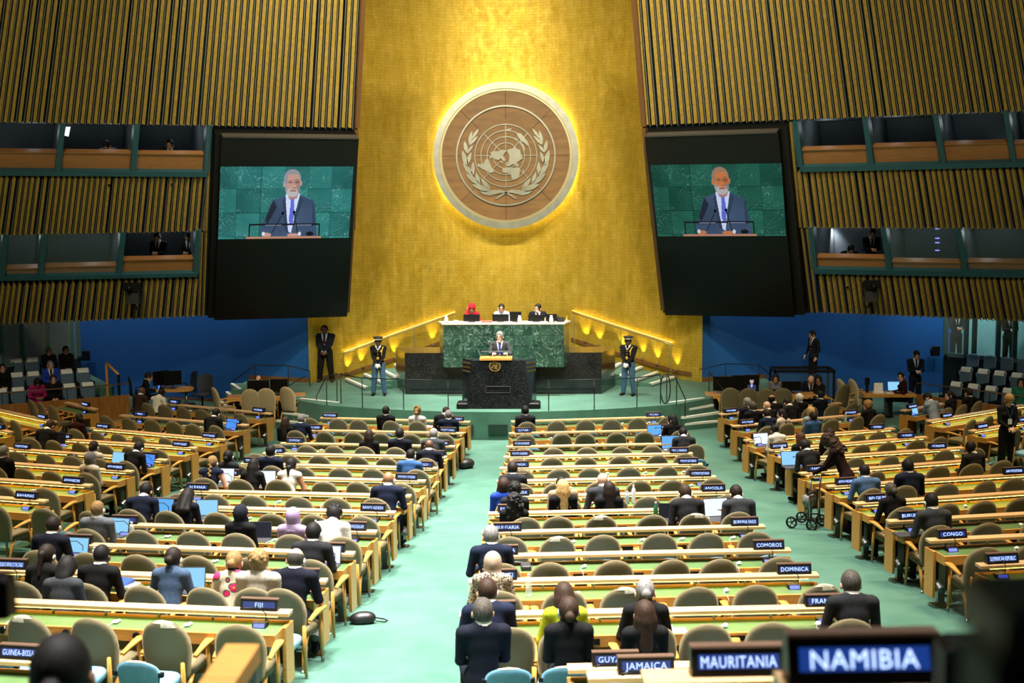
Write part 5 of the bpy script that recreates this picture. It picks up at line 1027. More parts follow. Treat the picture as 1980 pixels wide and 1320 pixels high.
# ---- delegates: block, row, frame x, seat ('b' beige, 'a' adviser), pose, hair, hair colour, top, bottom, skin, earpiece side, label
DEL = [
 ('CR', 0, 1016, 'b', P_BACK, 'short', 'blk', 'char', 'char', 'M', 1, 'man with short black hair in a dark suit at the front row by the stage'),
 ('CR', 1, 1300, 'b', P_FTURN, 'long', 'blk', 'black', 'black', 'L', 0, 'woman with long black hair turned to her laptop at the REPUBLIC OF KOREA desk'),
 ('CR', 2, 1323, 'b', P_DOWN, 'short', 'blk', 'char', 'char', 'M', 1, 'black-haired man in a dark suit behind a laptop near the SRI LANKA sign'),
 ('CR', 5, 992, 'b', P_DESK, 'short', 'dbr', 'char', 'char', 'L', 0, 'dark-haired man in a charcoal suit at the aisle in front of ANDORRA'),
 ('CR', 6, 974, 'b', P_FB, 'bob', 'br', 'bblue', 'black', 'L', 0, 'brown-haired woman in a bright blue dress beside the ANDORRA sign'),
 ('CR', 6, 995, 'a', P_FB, 'curly', 'blk', 'char', 'char', 'L', 0, 'woman with wavy black hair behind the ANDORRA sign'),
 ('CR', 6, 1091, 'b', P_DOWN, 'crop', 'dbr', 'tan', 'char', 'T', 1, 'close-cropped man in a tan top in front of the blonde woman'),
 ('CR', 6, 1088, 'a', P_FB, 'long', 'bl', 'black', 'black', 'L', 0, 'woman with long wavy blonde hair in black'),
 ('CR', 6, 1169, 'b', P_DESK, 'bald', '', 'mgrey', 'char', 'L', 0, 'bald man in a grey suit leaning on the desk beside two bottles'),
 ('CR', 6, 1178, 'a', P_FB, 'long', 'dbr', 'black', 'black', 'L', 0, 'woman with straight dark hair seated behind the bald man'),
 ('CR', 7, 994, 'b', P_FB, 'curlylong', 'blk', 'black', 'black', 'L', 0, 'woman with very curly black hair behind the BULGARIA sign'),
 ('CR', 7, 1332, 'b', P_DOWN, 'short', 'br', 'char', 'char', 'L', 1, 'brown-haired man writing beside a black laptop'),
 ('CR', 7, 1433, 'b', P_DOWN, 'short', 'dbr', 'mgrey', 'char', 'L', 1, 'man in a grey suit with white laptop near the BURKINA FASO sign'),
 ('CR', 9, 950, 'b', P_DESK, 'short', 'gr', 'navy', 'navy', 'L', 1, 'grey-haired man in a navy suit beside the COLOMBIA sign'),
 ('CR', 10, 950, 'b', P_FD, 'scarf', 'beige', 'pattern', 'black', 'M', 0, 'woman in a beige headscarf and patterned jacket beside the DJIBOUTI sign'),
 ('CR', 11, 944, 'b', P_DESK, 'short', 'br', 'navy', 'navy', 'L', 1, 'brown-haired man in a blue suit with elbows on the FINLAND desk'),
 ('CR', 11, 1094, 'b', P_FD, 'long', 'br', 'green', 'black', 'L', 0, 'woman with long brown hair in a lime green top'),
 ('CR', 11, 1251, 'b', P_FD, 'bun', 'gr', 'black', 'black', 'L', 0, 'grey-haired woman with twisted bun in black at the FRANCE row'),
 ('CR', 11, 1658, 'b', P_DESK, 'short', 'gbr', 'char', 'char', 'L', 1, 'grey-haired man in a dark suit beside the FRANCE sign'),
 ('CR', 11, 931, 'a', P_BACK, 'short', 'gbr', 'dnavy', 'dnavy', 'L', 0, 'grey-brown haired man in a dark navy suit on the worn blue chair by the aisle'),
 ('CR', 11, 1099, 'a', P_FB, 'bun', 'br', 'black', 'black', 'L', -1, 'woman in black with low brown bun in front of the GUYANA sign'),
 ('CR', 11, 1247, 'a', P_FB, 'long', 'br', 'black', 'black', 'L', 0, 'woman with straight brown hair down her back above the JAMAICA sign'),
 ('CL', 0, 749.5, 'b', P_BACK, 'short', 'blk', 'black', 'black', 'L', 0, 'dark-haired man in black in the middle of the NORWAY row'),
 ('CL', 0, 809.5, 'b', P_FB, 'updo', 'dbl', 'white', 'black', 'L', -1, 'woman with curly blonde updo in a white top'),
 ('CL', 0, 858.6, 'b', P_DOWN, 'ring', 'dbr', 'black', 'black', 'L', 0, 'balding man in black beside the NORWAY sign'),
 ('CL', 0, 869.5, 'a', P_BACK, 'crop', 'gr', 'navy', 'navy', 'L', -1, 'balding grey man in navy directly behind the PORTUGAL sign'),
 ('CL', 1, 582, 'b', P_DESK, 'short', 'gr', 'navy', 'navy', 'L', 1, 'grey-haired man in a navy suit beside the POLAND sign'),
 ('CL', 1, 556, 'b', P_FB, 'long', 'br', 'black', 'black', 'L', 0, 'woman with long brown hair in black beside the SAMOA sign'),
 ('CL', 2, 716, 'b', P_FB, 'long', 'dbr', 'black', 'black', 'M', 1, 'woman with long dark hair in the SAN MARINO row'),
 ('CL', 2, 775, 'b', P_BACK, 'short', 'blk', 'dnavy', 'dnavy', 'L', 0, 'short-haired man beside the dark bottle in the SAN MARINO row'),
 ('CL', 2, 837, 'b', P_DESK, 'short', 'gr', 'mgrey', 'char', 'L', 1, 'grey-haired man in a grey suit beside the SAN MARINO sign'),
 ('CL', 3, 829, 'b', P_DESK, 'bald', '', 'dnavy', 'dnavy', 'D', 0, 'broad dark-skinned man in navy beside the SOUTH AFRICA sign'),
 ('CL', 4, 791, 'b', P_DESK, 'crop', 'blk', 'blue', 'navy', 'D', 1, 'man in a bright blue suit beside the TOGO sign'),
 ('CL', 4, 526, 'b', P_BACK, 'short', 'blk', 'navy', 'navy', 'M', 1, 'black-haired man in a navy suit beside the TIMOR-LESTE sign'),
 ('CL', 4, 444, 'a', P_FB, 'bun', 'blk', 'char', 'char', 'D', 1, 'woman with black hair held by a pale clip behind the UNITED KINGDOM sign'),
 ('CL', 5, 557, 'b', P_FBARE, 'locs', 'blk', 'white', 'black', 'T', 0, 'woman with braided dark hair in a sleeveless white top'),
 ('CL', 5, 486, 'b', P_FD, 'long', 'blk', 'black', 'black', 'L', 0, 'woman with wavy dark hair at a bright white laptop'),
 ('CL', 5, 406, 'b', P_FBARE, 'braid', 'dbl', 'navy', 'black', 'L', 1, 'woman with a blonde braid in a sleeveless navy top'),
 ('CL', 6, 747, 'b', P_DESK, 'bald', '', 'navy', 'navy', 'T', 1, 'bald man in a navy suit beside the ZAMBIA sign'),
 ('CL', 7, 269, 'b', P_DOWN, 'short', 'blk', 'navy', 'navy', 'M', -1, 'black-haired man in navy beside the BAHRAIN sign'),
 ('CL', 7, 354, 'b', P_FDOWN, 'long', 'blk', 'dnavy', 'dnavy', 'M', 0, 'woman with long black hair at a pale blue laptop screen'),
 ('CL', 8, 188, 'b', P_BACK, 'crop', 'dbl', 'grey', 'grey', 'L', 1, 'bald man in a light grey suit beside the BRAZIL sign'),
 ('CL', 8, 465, 'b', P_FB, 'scarf', 'dhijab', 'black', 'black', 'M', 0, 'woman in a dark blue headscarf with black laptop'),
 ('CL', 8, 566, 'b', P_FB, 'scarf', 'lilac', 'lilac', 'black', 'M', 0, 'woman in a lilac headscarf beside the pink bottle'),
 ('CL', 8, 637, 'b', P_DOWN, 'curly', 'blk', 'white', 'black', 'M', 0, 'man with curly black hair just in front of the CHINA sign'),
 ('CL', 9, 87.6, 'b', P_DESK, 'crop', 'dbr', 'dnavy', 'dnavy', 'L', 0, 'dark-haired man in navy beside the CHILE sign'),
 ('CL', 9, 597, 'b', P_DESK, 'short', 'blk', 'char', 'char', 'L', 1, 'black-haired man in a dark suit at the CHINA desk'),
 ('CL', 10, 70, 'b', P_FD, 'pony', 'dbr', 'black', 'black', 'M', 1, 'woman with long dark ponytail beside the long CONGO sign'),
 ('CL', 10, 178, 'b', P_DESK, 'crop', 'blk', 'black', 'black', 'D', -1, 'man with close-cropped hair in a black suit beside the binder'),
 ('CL', 10, 108, 'a', P_FDOWN, 'bob', 'blk', 'mgrey', 'char', 'D', 0, 'woman with dark bob bending forward in a grey jacket'),
 ('CL', 10, 320, 'b', P_FD, 'bun', 'dbr', 'tweed', 'navy', 'L', 1, 'woman with dark bun and blue tie in a blue tweed jacket'),
 ('CL', 10, 441, 'b', P_FD, 'bun', 'dbl', 'floral', 'black', 'L', -1, 'woman with blonde bun in a bright red floral jacket'),
 ('CL', 10, 497, 'b', P_BACK, 'curly', 'dbl', 'cream', 'black', 'L', 0, 'man with curly fair hair in a pale shirt above the FIJI sign'),
 ('CL', 10, 560, 'b', P_DESK, 'ring', 'gbr', 'dnavy', 'dnavy', 'L', 1, 'large balding man in a dark navy suit at the DENMARK desk'),
 ('LO', 0, 274, 'b', P_DESK, 'bald', '', 'brown', 'char', 'D', 0, 'man in a dark brown jacket at the far desk below the office table'),
 ('LO', 0, 307, 'b', P_CHIN, 'crop', 'blk', 'white', 'black', 'D', 0, 'person in a white jacket at the far desk below the office table'),
 ('LO', 1, 410, 'b', P_TYPE, 'short', 'blk', 'black', 'black', 'M', 1, 'man in black typing on a blue laptop beside the PHILIPPINES sign'),
 ('LO', 2, 153, 'b', P_FTURN, 'bun', 'blk', 'maroon', 'black', 'T', 0, 'woman in dark maroon turned aside near the SLOVENIA sign'),
 ('LO', 3, 88, 'b', P_DOWN, 'short', 'br', 'black', 'black', 'L', 0, 'brown-haired man in a black suit at a black laptop by the SLOVENIA sign'),
 ('LO', 4, 186, 'b', P_FB, 'pony', 'dbr', 'cream', 'black', 'M', 1, 'woman with dark ponytail in a cream jacket at the THAILAND row'),
 ('LO', 4, 254, 'b', P_TYPE, 'short', 'blk', 'black', 'black', 'L', 1, 'black-haired man typing on a striped blue laptop at the THAILAND desk'),
 ('LO', 5, 12, 'b', P_BACK, 'crop', 'gr', 'black', 'black', 'L', 0, 'grey balding man in black at the frame edge behind TAJIKISTAN'),
 ('LO', 5, 178, 'b', P_FB, 'scarf', 'ghijab', 'cream', 'black', 'M', 0, 'woman in a grey headscarf and cream coat at the EMIRATES desk'),
 ('RO', 0, 1442, 'b', P_BACK, 'short', 'gr', 'dnavy', 'dnavy', 'L', 0, 'grey-haired man in dark navy beside the PANAMA sign'),
 ('RO', 0, 1452, 'a', P_BACK, 'short', 'gbr', 'black', 'black', 'L', 0, 'grey-haired man in black just behind the PANAMA delegate'),
 ('RO', 0, 1488, 'a', P_DESK, 'bald', '', 'black', 'black', 'L', 0, 'bald man in black beneath the tall chairs of the long table'),
 ('RO', 0, 1497, 'b', P_TURN, 'ring', 'blk', 'black', 'black', 'T', 0, 'man with receding dark hair turned aside in the PANAMA row'),
 ('RO', 0, 1531, 'a', P_DOWN, 'crop', 'dbr', 'black', 'black', 'L', 0, 'dark-haired man looking at a phone in the PANAMA row'),
 ('RO', 0, 1542, 'b', P_BACK, 'short', 'wh', 'black', 'black', 'L', 0, 'white-haired man in a black suit'),
 ('RO', 0, 1581, 'b', P_BACK, 'crop', 'blk', 'dnavy', 'dnavy', 'D', -1, 'man with white earpiece at the far end of the PANAMA row'),
 ('RO', 1, 1487, 'b', P_DESK, 'crop', 'dbr', 'navy', 'navy', 'L', 0, 'man in a navy suit beside the REPUBLIC OF MOLDOVA sign'),
 ('RO', 1, 1513, 'b', P_FTURN, 'long', 'blk', 'cream', 'black', 'L', 0, 'woman with long black hair leaning towards the man in navy'),
 ('RO', 1, 1564, 'b', P_FB, 'bob', 'bl', 'lblue', 'black', 'L', 0, 'blonde woman in pale blue in front of the man in a blue suit'),
 ('RO', 1, 1569, 'a', P_BACK, 'short', 'dbr', 'blue', 'navy', 'L', 0, 'dark-haired man in a bright blue suit behind the blonde woman'),
 ('RO', 1, 1678, 'b', P_FTURN, 'curly', 'dbl', 'black', 'black', 'L', 0, 'woman with short fair hair in black holding a phone'),
 ('RO', 2, 1504, 'b', P_FDOWN, 'bun', 'blk', 'white', 'white', 'T', 0, 'woman in white with black bun behind a pale laptop'),
 ('RO', 3, 1545, 'b', P_FB, 'long', 'red', 'black', 'black', 'L', 0, 'woman with long reddish brown hair beside the white bottle'),
 ('RO', 3, 1600, 'b', P_FB, 'curly', 'dbr', 'black', 'black', 'L', 0, 'person with dark curly hair hidden behind the standing woman'),
 ('RO', 4, 1569, 'b', P_TYPE, 'short', 'blk', 'char', 'char', 'T', 0, 'man with short black hair in a dark suit at a blue laptop by the aisle'),
 ('RO', 6, 1678, 'b', P_DESK, 'crop', 'blk', 'steel', 'navy', 'T', -1, 'man in a blue suit at the ANTIGUA AND BARBUDA desk'),
 ('RO', 6, 1762, 'b', P_DESK, 'short', 'blk', 'navy', 'navy', 'T', 0, 'black-haired man in navy holding up a phone'),
 ('RO', 7, 1731, 'b', P_FD, 'bun', 'gbr', 'black', 'black', 'L', 1, 'woman with clipped-up brown hair in black beside the BELGIUM sign'),
 ('RO', 8, 1812, 'b', P_DESK, 'crop', 'blk', 'mgrey', 'char', 'D', -1, 'man in a grey suit with white earpiece beside the BURUNDI sign'),
 ('RO', 5, 1884, 'b', P_TURN, 'short', 'blk', 'char', 'char', 'M', 0, 'man with glasses turned aside above the VENEZUELA sign'),
 ('FR', 0, 1803, 'b', P_CHIN, 'short', 'dbr', 'lblue', 'lblue', 'L', 0, 'man in a light blue suit with his hand at his face'),
 ('FR', 0, 1836, 'b', P_FTURN, 'bun', 'dbr', 'black', 'black', 'L', 0, 'young woman in black beside the tablet near the gallery rail'),
 ('FR', 0, 1866, 'b', P_BACK, 'short', 'dbr', 'black', 'black', 'L', 0, 'young man in a black suit below the gallery rail'),
]
for (blk, k, px, st, pose, hr, hcol, top, bot, sk, ear, lab) in DEL:
    A, B, u, n, M, z, a = row_geo(blk, k); p = seat_pt(blk, k, px, .47 if st == 'b' else 1.10); rr_ = random.uniform(-.1, .1)
    sc = random.uniform(.95, 1.0) * (.97 if 'woman' in lab else 1); sx = 1.06 if hr in ('bald', 'ring') else 1.0
    person(pose, (p[0], p[1], floor_z(*p)), a + rr_, hr, hcol, top, bot, sk, lab, ear, sc=sc, sx=sx, face=pose in (P_TURN, P_FTURN, P_CHIN))
# ------------------------------------------------------------------ helpers to stand things on the floor
def on_floor(px, py, base=0.0):
    z = .4
    for _ in range(60): p = atZ(px, py, z + base); z = .5 * z + .5 * floor_z(p[0], p[1])
    return np.array([p[0], p[1], z])
SCRC = {'blue': emis('lap_blue', (.10, .38, .80), 1.0), 'white': emis('lap_white', (.72, .80, .95), 1.1), 'pale': emis('lap_pale', (.25, .58, .85), 1.0), 'black': mat('lap_black', (.01, .012, .02), .3), 'sky': emis('lap_sky', (.06, .26, .85), 1.0)}
mb = MB(); mb.rbox(-.155, .155, -.11, .11, 0, .014, .004); LAPB = mb.mesh('base', DARK); mb = MB(); mb.hexa([(-.155, .105, .012), (.155, .105, .012), (.155, .113, .012), (-.155, .113, .012)], [(-.155, .165, .225), (.155, .165, .225), (.155, .173, .225), (-.155, .173, .225)]); LAPL = mb.mesh('lid', DARK)
mb = MB(); mb.add([(-.145, .1075, .022), (.145, .1075, .022), (.145, .1618, .217), (-.145, .1618, .217)], [(0, 1, 2, 3)]); LAPS = {k: mb.mesh('screen', m) for k, m in SCRC.items()}
LAPW = mat('lap_line', (.4, .5, .6), .6)
def laptop(loc, rz, c, lab, sc=1.0, silver=False):
    t = thing('laptop', lab, 'laptop', loc, rz, 'laptops'); t.scale = (sc,) * 3; link('base', LAPB, t); link('lid', LAPL, t); link('screen', LAPS[c], t)
    return t
for (blk, k, px, c, lab, sc) in [
 ('CR', 1, 1268, 'blue', 'laptop with blue screen at the REPUBLIC OF KOREA desk', 1.1), ('CR', 2, 1299, 'blue', 'laptop with bright blue screen in front of the SRI LANKA sign', 1.3), ('CR', 7, 1295, 'black', 'laptop with black screen beside the green bottle', 1.0), ('CR', 7, 1392, 'white', 'laptop with white screen before the man in the grey suit', 1.25),
 ('CL', 5, 429, 'white', 'laptop with glaring white screen beside the blonde braid', 1.2), ('CL', 5, 512, 'white', 'laptop with glaring white screen before the woman in the white top', 1.1), ('CL', 7, 305, 'blue', 'white laptop with blue screen beside the BAHRAIN sign', 1.1), ('CL', 7, 394, 'pale', 'laptop with pale blue screen before the long-haired woman', 1.1), ('CL', 8, 217, 'pale', 'laptop with pale screen beside the BRAZIL sign', 1.0), ('CL', 8, 497, 'black', 'laptop with black screen before the dark headscarf', 1.0), ('CL', 8, 592, 'blue', 'small blue tablet screen beside the lilac headscarf', .75), ('CL', 9, 134, 'pale', 'laptop with pale blue screen below the CHILE sign', 1.0), ('CL', 9, 627, 'white', 'laptop with white screen on the CHINA desk', 1.0), ('CL', 10, 357, 'pale', 'laptop with pale screen before the tweed jacket', 1.05), ('CL', 10, 468, 'white', 'laptop with white screen before the floral jacket', .9),
 ('LO', 1, 443, 'sky', 'laptop with vivid blue screen beside the PHILIPPINES sign', 1.1), ('LO', 3, 108, 'black', 'laptop with black screen beside the SLOVENIA sign', 1.2), ('LO', 4, 222, 'pale', 'laptop with pale screen before the cream jacket', 1.0), ('LO', 4, 280, 'sky', 'laptop with striped blue screen below the THAILAND sign', 1.0),
 ('RO', 2, 1476, 'white', 'laptop with white screen at the aisle end of the RWANDA desk', 1.15), ('RO', 4, 1534, 'pale', 'open laptop with pale blue screen before the man in the dark suit', 1.25), ('FR', 0, 1771, 'pale', 'small tablet standing before the light blue suit', .7)]:
    A, B, u, n, M, z, a = row_geo(blk, k); p = seat_pt(blk, k, px, .16); laptop((p[0], p[1], z + .704), a + random.uniform(-.15, .15), c, lab, sc)
BOT = {'clear': mat('clear_plastic', (.75, .82, .82), .1, alpha=.45), 'white': mat('white_flask', (.78, .80, .82), .3), 'blue': mat('pale_blue_flask', (.35, .45, .55), .35), 'green': mat('green_flask', (.02, .13, .07), .35), 'dark': mat('dark_glass', (.01, .012, .01), .1), 'pink': mat('pink_flask', (.72, .55, .52), .4), 'yellow': mat('yellow_drink', (.75, .65, .05), .3)}
def bottle(loc, c, lab, h=.24, r=.034):
    t = thing('bottle', lab, 'bottle', loc, 0, 'drink bottles'); mb = MB(); mb.lathe([(r * .92, 0), (r, .01), (r, h * .66), (r * .85, h * .76), (r * .42, h * .86), (r * .42, h * .93)], 12); mb.build('body', BOT[c], t, True)
    mb = MB(); mb.lathe([(r * .46, h * .92), (r * .46, h), (r * .4, h)], 10); mb.build('cap', WHITE if c != 'dark' else BLACKP, t)
for (blk, k, px, off, c, lab, h) in [('CR', 6, 1213, .1, 'blue', 'short pale blue flask beside the bald man', .20), ('CR', 6, 1225, .1, 'white', 'tall white flask beside the bald man', .30), ('CR', 7, 1268, .12, 'green', 'green flask beside the black laptop', .28), ('CR', 10, 1021, .12, 'clear', 'clear water bottle on the DJIBOUTI desk', .24), ('CL', 2, 795, .1, 'dark', 'dark glass bottle in the SAN MARINO row', .26), ('CL', 8, 609, .12, 'pink', 'pale pink flask beside the tablet', .30), ('CL', 8, 252, .12, 'clear', 'clear water bottle below the BRAZIL sign', .2), ('RO', 3, 1511, .12, 'white', 'white bottle below the STATE OF PALESTINE sign', .22), ('RO', 1, 1632, .1, 'clear', 'water bottle with pale label near the MONACO sign', .24), ('LO', 1, 420, .05, 'yellow', 'yellow drink bottle before the typing man in black', .22), ('CL', 9, 178, .12, 'clear', 'white-capped small bottle behind the CHILE desk', .14)]:
    A, B, u, n, M, z, a = row_geo(blk, k); p = seat_pt(blk, k, px, off); bottle((p[0], p[1], z + .704), c, lab, h)
def sheet(loc, rz, w, d, lab, m=PAPER, name='paper_sheet', h=.006):
    mb = MB(); mb.rbox(-w / 2, w / 2, -d / 2, d / 2, 0, h, min(.002, h / 3)); return tag(mb.build(name, m, None, False, loc, rz), lab, 'paper', 'papers on the desks')
for (blk, k, px, off, w, lab) in [('CR', 11, 1302, .22, .28, 'white sheets before the grey-haired woman with the bun'), ('CR', 11, 893, .2, .16, 'white notebook at the aisle corner of the FINLAND desk'), ('CR', 11, 1216, .14, .18, 'white sheet beside the grey bun'), ('CL', 0, 830, .12, .2, 'white papers beside the blonde updo'), ('RO', 4, 1832, .12, .34, 'white booklet on the far end of the T\u00dcRKIYE desk'), ('RO', 3, 1518, .2, .26, 'loose white papers below the white bottle')]:
    A, B, u, n, M, z, a = row_geo(blk, k); p = seat_pt(blk, k, px, off); sheet((p[0], p[1], z + .704), a, w, .2, lab)
A, B, u, n, M, z, a = row_geo('CL', 10); p = seat_pt('CL', 10, 236, .14); bd = thing('binder', 'dark binder stacked with papers and a blue booklet', 'binder', (p[0], p[1], z + .704), a - .3)
mb = MB(); mb.rbox(-.16, .16, -.12, .12, 0, .05, .01); mb.build('cover', mat('binder_olive', (.06, .07, .02), .6), bd); mb = MB(); mb.box(-.14, .13, -.10, .10, .05, .065); mb.build('papers', PAPER, bd); mb = MB(); mb.hexa([(-.12, -.11, .066), (.06, -.11, .066), (.06, .08, .066), (-.12, .08, .066)], [(-.12, -.11, .078), (.06, -.11, .078), (.06, .08, .11), (-.12, .08, .11)]); mb.build('booklet', mat('booklet_blue', (.02, .06, .25), .5), bd)
A, B, u, n, M, z, a = row_geo('CR', 9); p = seat_pt('CR', 9, 1016, .12); mb = MB(); mb.rbox(-.06, .06, -.10, .10, 0, .06, .01); tag(mb.build('black_box', DARK, None, False, (p[0], p[1], z + .704), a), 'small black box on the COLOMBIA desk', 'box')
# bags
BAGM = mat('bag_leather', (.012, .011, .012), .4, bump=.15, bscale=40)
def bag(p, lab, w, d, h, rz, strap=True):
    t = thing('shoulder_bag', lab, 'bag', p, rz); S = SDF(.012); S.ell((0, 0, h * .48), (w / 2, d / 2, h * .5), 0, .02); S.ell((-w * .18, 0, h * .35), (w * .32, d * .48, h * .38), 0, .05); S.ell((w * .2, .01, h * .4), (w * .28, d * .45, h * .42), 0, .05); S.plane((0, 0, -1), 0.0)
    me = S.mesh('bag_body', 1); me.materials[0] = BAGM; link('body', me, t)
    if strap: mb = MB(); mb.tube([(w * .4, 0, h * .5), (w * .62, .02, h * .35), (w * .85, .05, .03), (w * 1.0, .03, .015), (w * .85, -.02, .015), (w * .5, -.05, h * .3)], .009, 6); mb.build('strap', BAGM, t, True)
p = on_floor(702, 1205); bag(p, 'black leather shoulder bag lying in the centre aisle', .30, .18, .15, .15)
p = on_floor(900, 905); bag(p, 'dark jacket heaped on the floor at the SOUTH AFRICA desk end', .42, .32, .24, .5, False)
A, B, u, n, M, z, a = row_geo('LO', 4); p = seat_pt('LO', 4, 142, .12); bag((p[0], p[1], z + .70), 'small black handbag on the TAJIKISTAN desk', .26, .12, .16, a)
A, B, u, n, M, z, a = row_geo('RO', 8); p = seat_pt('RO', 8, 1765, .25); mb = MB(); mb.rbox(-.24, .24, -.12, .10, 0, .02, .008); tag(mb.build('folder', mat('folder_slate', (.03, .034, .045), .6), None, False, (p[0], p[1], z + .704), a), 'flat dark folder on the BURUNDI desk', 'folder')
# ------------------------------------------------------------------ people on the stage and around the hall
P_CLASP = body('clasp', stand=True, L=(-.035, .19, .93), Rr=(.035, .20, .93), feet=.15, curl=.9); P_GUARD2 = body('guard_f', stand=True, female=True, L=(-.035, .19, .93), Rr=(.035, .20, .93), feet=.15, curl=.9, vlow=.92); P_GUARD1 = body('guard_m', stand=True, L=(-.035, .19, .93), Rr=(.035, .20, .93), feet=.15, curl=.9, vlow=.92)
P_LECT = body('lectern', stand=True, lean=3, hyaw=-12, hpitch=4, L=(-.20, .34, 1.21), Rr=(.14, .36, 1.21), curl=.3); P_PHONE = body('phone', stand=True, hpitch=32, L=(-.05, .30, 1.16), Rr=(.06, .30, 1.17), curl=1.0); P_FSTAND = body('f_stand', stand=True, female=True, hpitch=30, L=(-.05, .22, 1.05), Rr=(.06, .23, 1.04), curl=.9); P_WALK = body('f_walker', stand=True, female=True, lean=26, hpitch=15, L=(-.20, .50, .98), Rr=(.16, .50, .98), curl=1.1, feet=.10); P_PAGE = body('page', stand=True, hpitch=12, L=(-.24, .05, .92), Rr=(.24, .12, .95))
P_DEAR = body('dais_ear', female=True, lean=4, hpitch=8, L=(-.13, .31, .72), Rr=(.14, .10, 1.10), suit=False, curl=.8); P_DF = body('dais_f', female=True, lean=4, L=(-.14, .32, .74), Rr=(.13, .31, .74), suit=False); P_DCHIN = body('dais_chin', lean=6, hyaw=-30, L=(-.02, .15, 1.00), Rr=(.14, .32, .74), curl=1.2)
pi = math.pi
g1 = atZ(733, 764, ZS); g1o = person(P_GUARD2, (g1[0], g1[1], ZS), pi, 'crop', 'blk', 'uni', 'unitr', 'D', 'guard in black tunic and blue trousers, hands clasped, by the stairs below the bodyguard', shirt='white', tie='black', face=True, sc=.955, sx=1.1, hands='white', cap=True, group='uniformed guards')
g2 = atZ(1215, 764, ZS); g2o = person(P_GUARD1, (g2[0], g2[1], ZS), pi - .45, 'crop', 'blk', 'uni', 'unitr', 'D', 'guard in black tunic and blue trousers turned aside, by the looped rope', shirt='white', tie='black', face=True, sc=.955, sx=1.1, hands='white', cap=True, group='uniformed guards')
GB = mat('gold_braid', (.70, .38, .03), .4, .3)
for o in (g1o, g2o):
    mb = MB(); mb.tube([(-.14, .05, 1.46), (-.115, .13, 1.36), (-.105, .14, 1.25), (-.11, .14, 1.20)], .014, 6); mb.build('shoulder_cord', GB, o, True)
    for k, z in enumerate((1.32, 1.24, 1.16, 1.08)): mb = MB(); mb.ell((0, .128, z), (.014, .010, .014), 8, 5); mb.build('button', GB, o, True)
    mb = MB(); mb.rbox(-.035, .035, .118, .142, 1.10, 1.15, .006); mb.build('belt_buckle', GB, o); mb = MB(); mb.ell((-.085, .125, 1.33), (.022, .012, .026), 10, 6); mb.build('badge', GB, o, True)
b1 = atZ(630, 738, ZS); person(P_CLASP, (b1[0], b1[1], ZS), pi, 'crop', 'blk', 'dnavy', 'black', 'D', 'bodyguard in a dark suit standing with clasped hands against the gold wall', shirt='shirtb', tie='maroon', shoes='brown', face=True, sc=1.0, sx=1.26)
sp = atY(967, 690, 34.72); person(P_LECT, (sp[0], 34.72, ZS + .12), pi - .05, 'short', 'gr', 'mgrey', 'mgrey', 'L', 'bearded speaker in a grey suit and blue tie behind the rostrum', shirt='white', tie='bblue', face=True, sc=1.06)
spb = MB(); spb.box(sp[0] - .45, sp[0] + .45, 34.45, 35.3, ZS, ZS + .12); tag(spb.build('speaker_step', CARPET), 'low carpeted step behind the rostrum under the speaker', 'step')
SP = [o for o in bpy.data.objects if o.get('label', '').startswith('bearded')][0]
S = SDF(.0085); S.ell((0, .05, -.085), (.05, .045, .055), 0, .01); S.cut((0, .03, -.03), (.06, .075, .05)); S.cut((0, .10, -.062), (.018, .03, .010)); bme = S.mesh('beard', 1); c = link('beard', bme, SP); c.matrix_local = P_LECT[1]; c.material_slots[0].link = 'OBJECT'; c.material_slots[0].material = haircol('wh')
YT = 37.42
for px, pose, hr, hc_, top, sk, lab, kw in ((913, P_DEAR, 'wrap', 'red', 'red', 'T', 'woman in a red headwrap and red robe at the marble desk, hand at her ear', {}), (970, P_DF, 'bun', 'dbr', 'paleb', 'M', 'woman in a pale blue patterned top at the middle of the marble desk', {'ear': 1}), (1040, P_DCHIN, 'short', 'blk', 'dnavy', 'L', 'man in a navy suit with hand at his chin at the marble desk', {'ear': 1})):
    q = atY(px, 620, YT); person(pose, (q[0], YT, ZP - .02), pi, hr, hc_, top, 'black', sk, lab, face=True, sc=1.0, **kw)
    beige_chair(q[0], YT + .03, ZP, pi, 'beige chair behind the marble desk under the %s' % lab.split(' at ')[0], 'chairs behind the marble desk', pale=True)
def monitor(loc, rz, w, h, lab, stand=.08, pic=None, up=True):
    t = thing('monitor', lab, 'monitor', loc, rz, 'monitors'); mb = MB(); mb.rbox(-.10, .10, -.07, .07, 0, .012, .004); mb.build('foot', BLACKP, t); mb = MB(); mb.tube([(0, .02, .01), (0, .02, stand + h * .5)], .016, 8); mb.build('stem', BLACKP, t); mb = MB(); mb.box(-w / 2, w / 2, -.02, .012, stand, stand + h); mb.build('panel', BLACKP, t)
    mb = MB(); mb.add([(-w / 2 + .012, -.0205, stand + .012), (w / 2 - .012, -.0205, stand + .012), (w / 2 - .012, -.0205, stand + h - .012), (-w / 2 + .012, -.0205, stand + h - .012)], [(0, 1, 2, 3)]); mb.build('screen', pic or SCRB, t); return t
ZT = ZD + .04
def dk(px): return atY(px, 622, YD + .35)[0]
for px, w, h, lab in ((912, .46, .20, 'low dark monitor before the woman in the red headwrap'), (968, .46, .20, 'low dark monitor before the woman in pale blue'), (997, .33, .27, 'square dark monitor between the woman in pale blue and the man in navy'), (1037, .46, .18, 'low dark monitor before the man in navy'), (1066, .31, .20, 'dark monitor beside the telephone on the marble desk')):
    monitor((dk(px), YD + .35, ZT), 0, w, h, lab, .02)
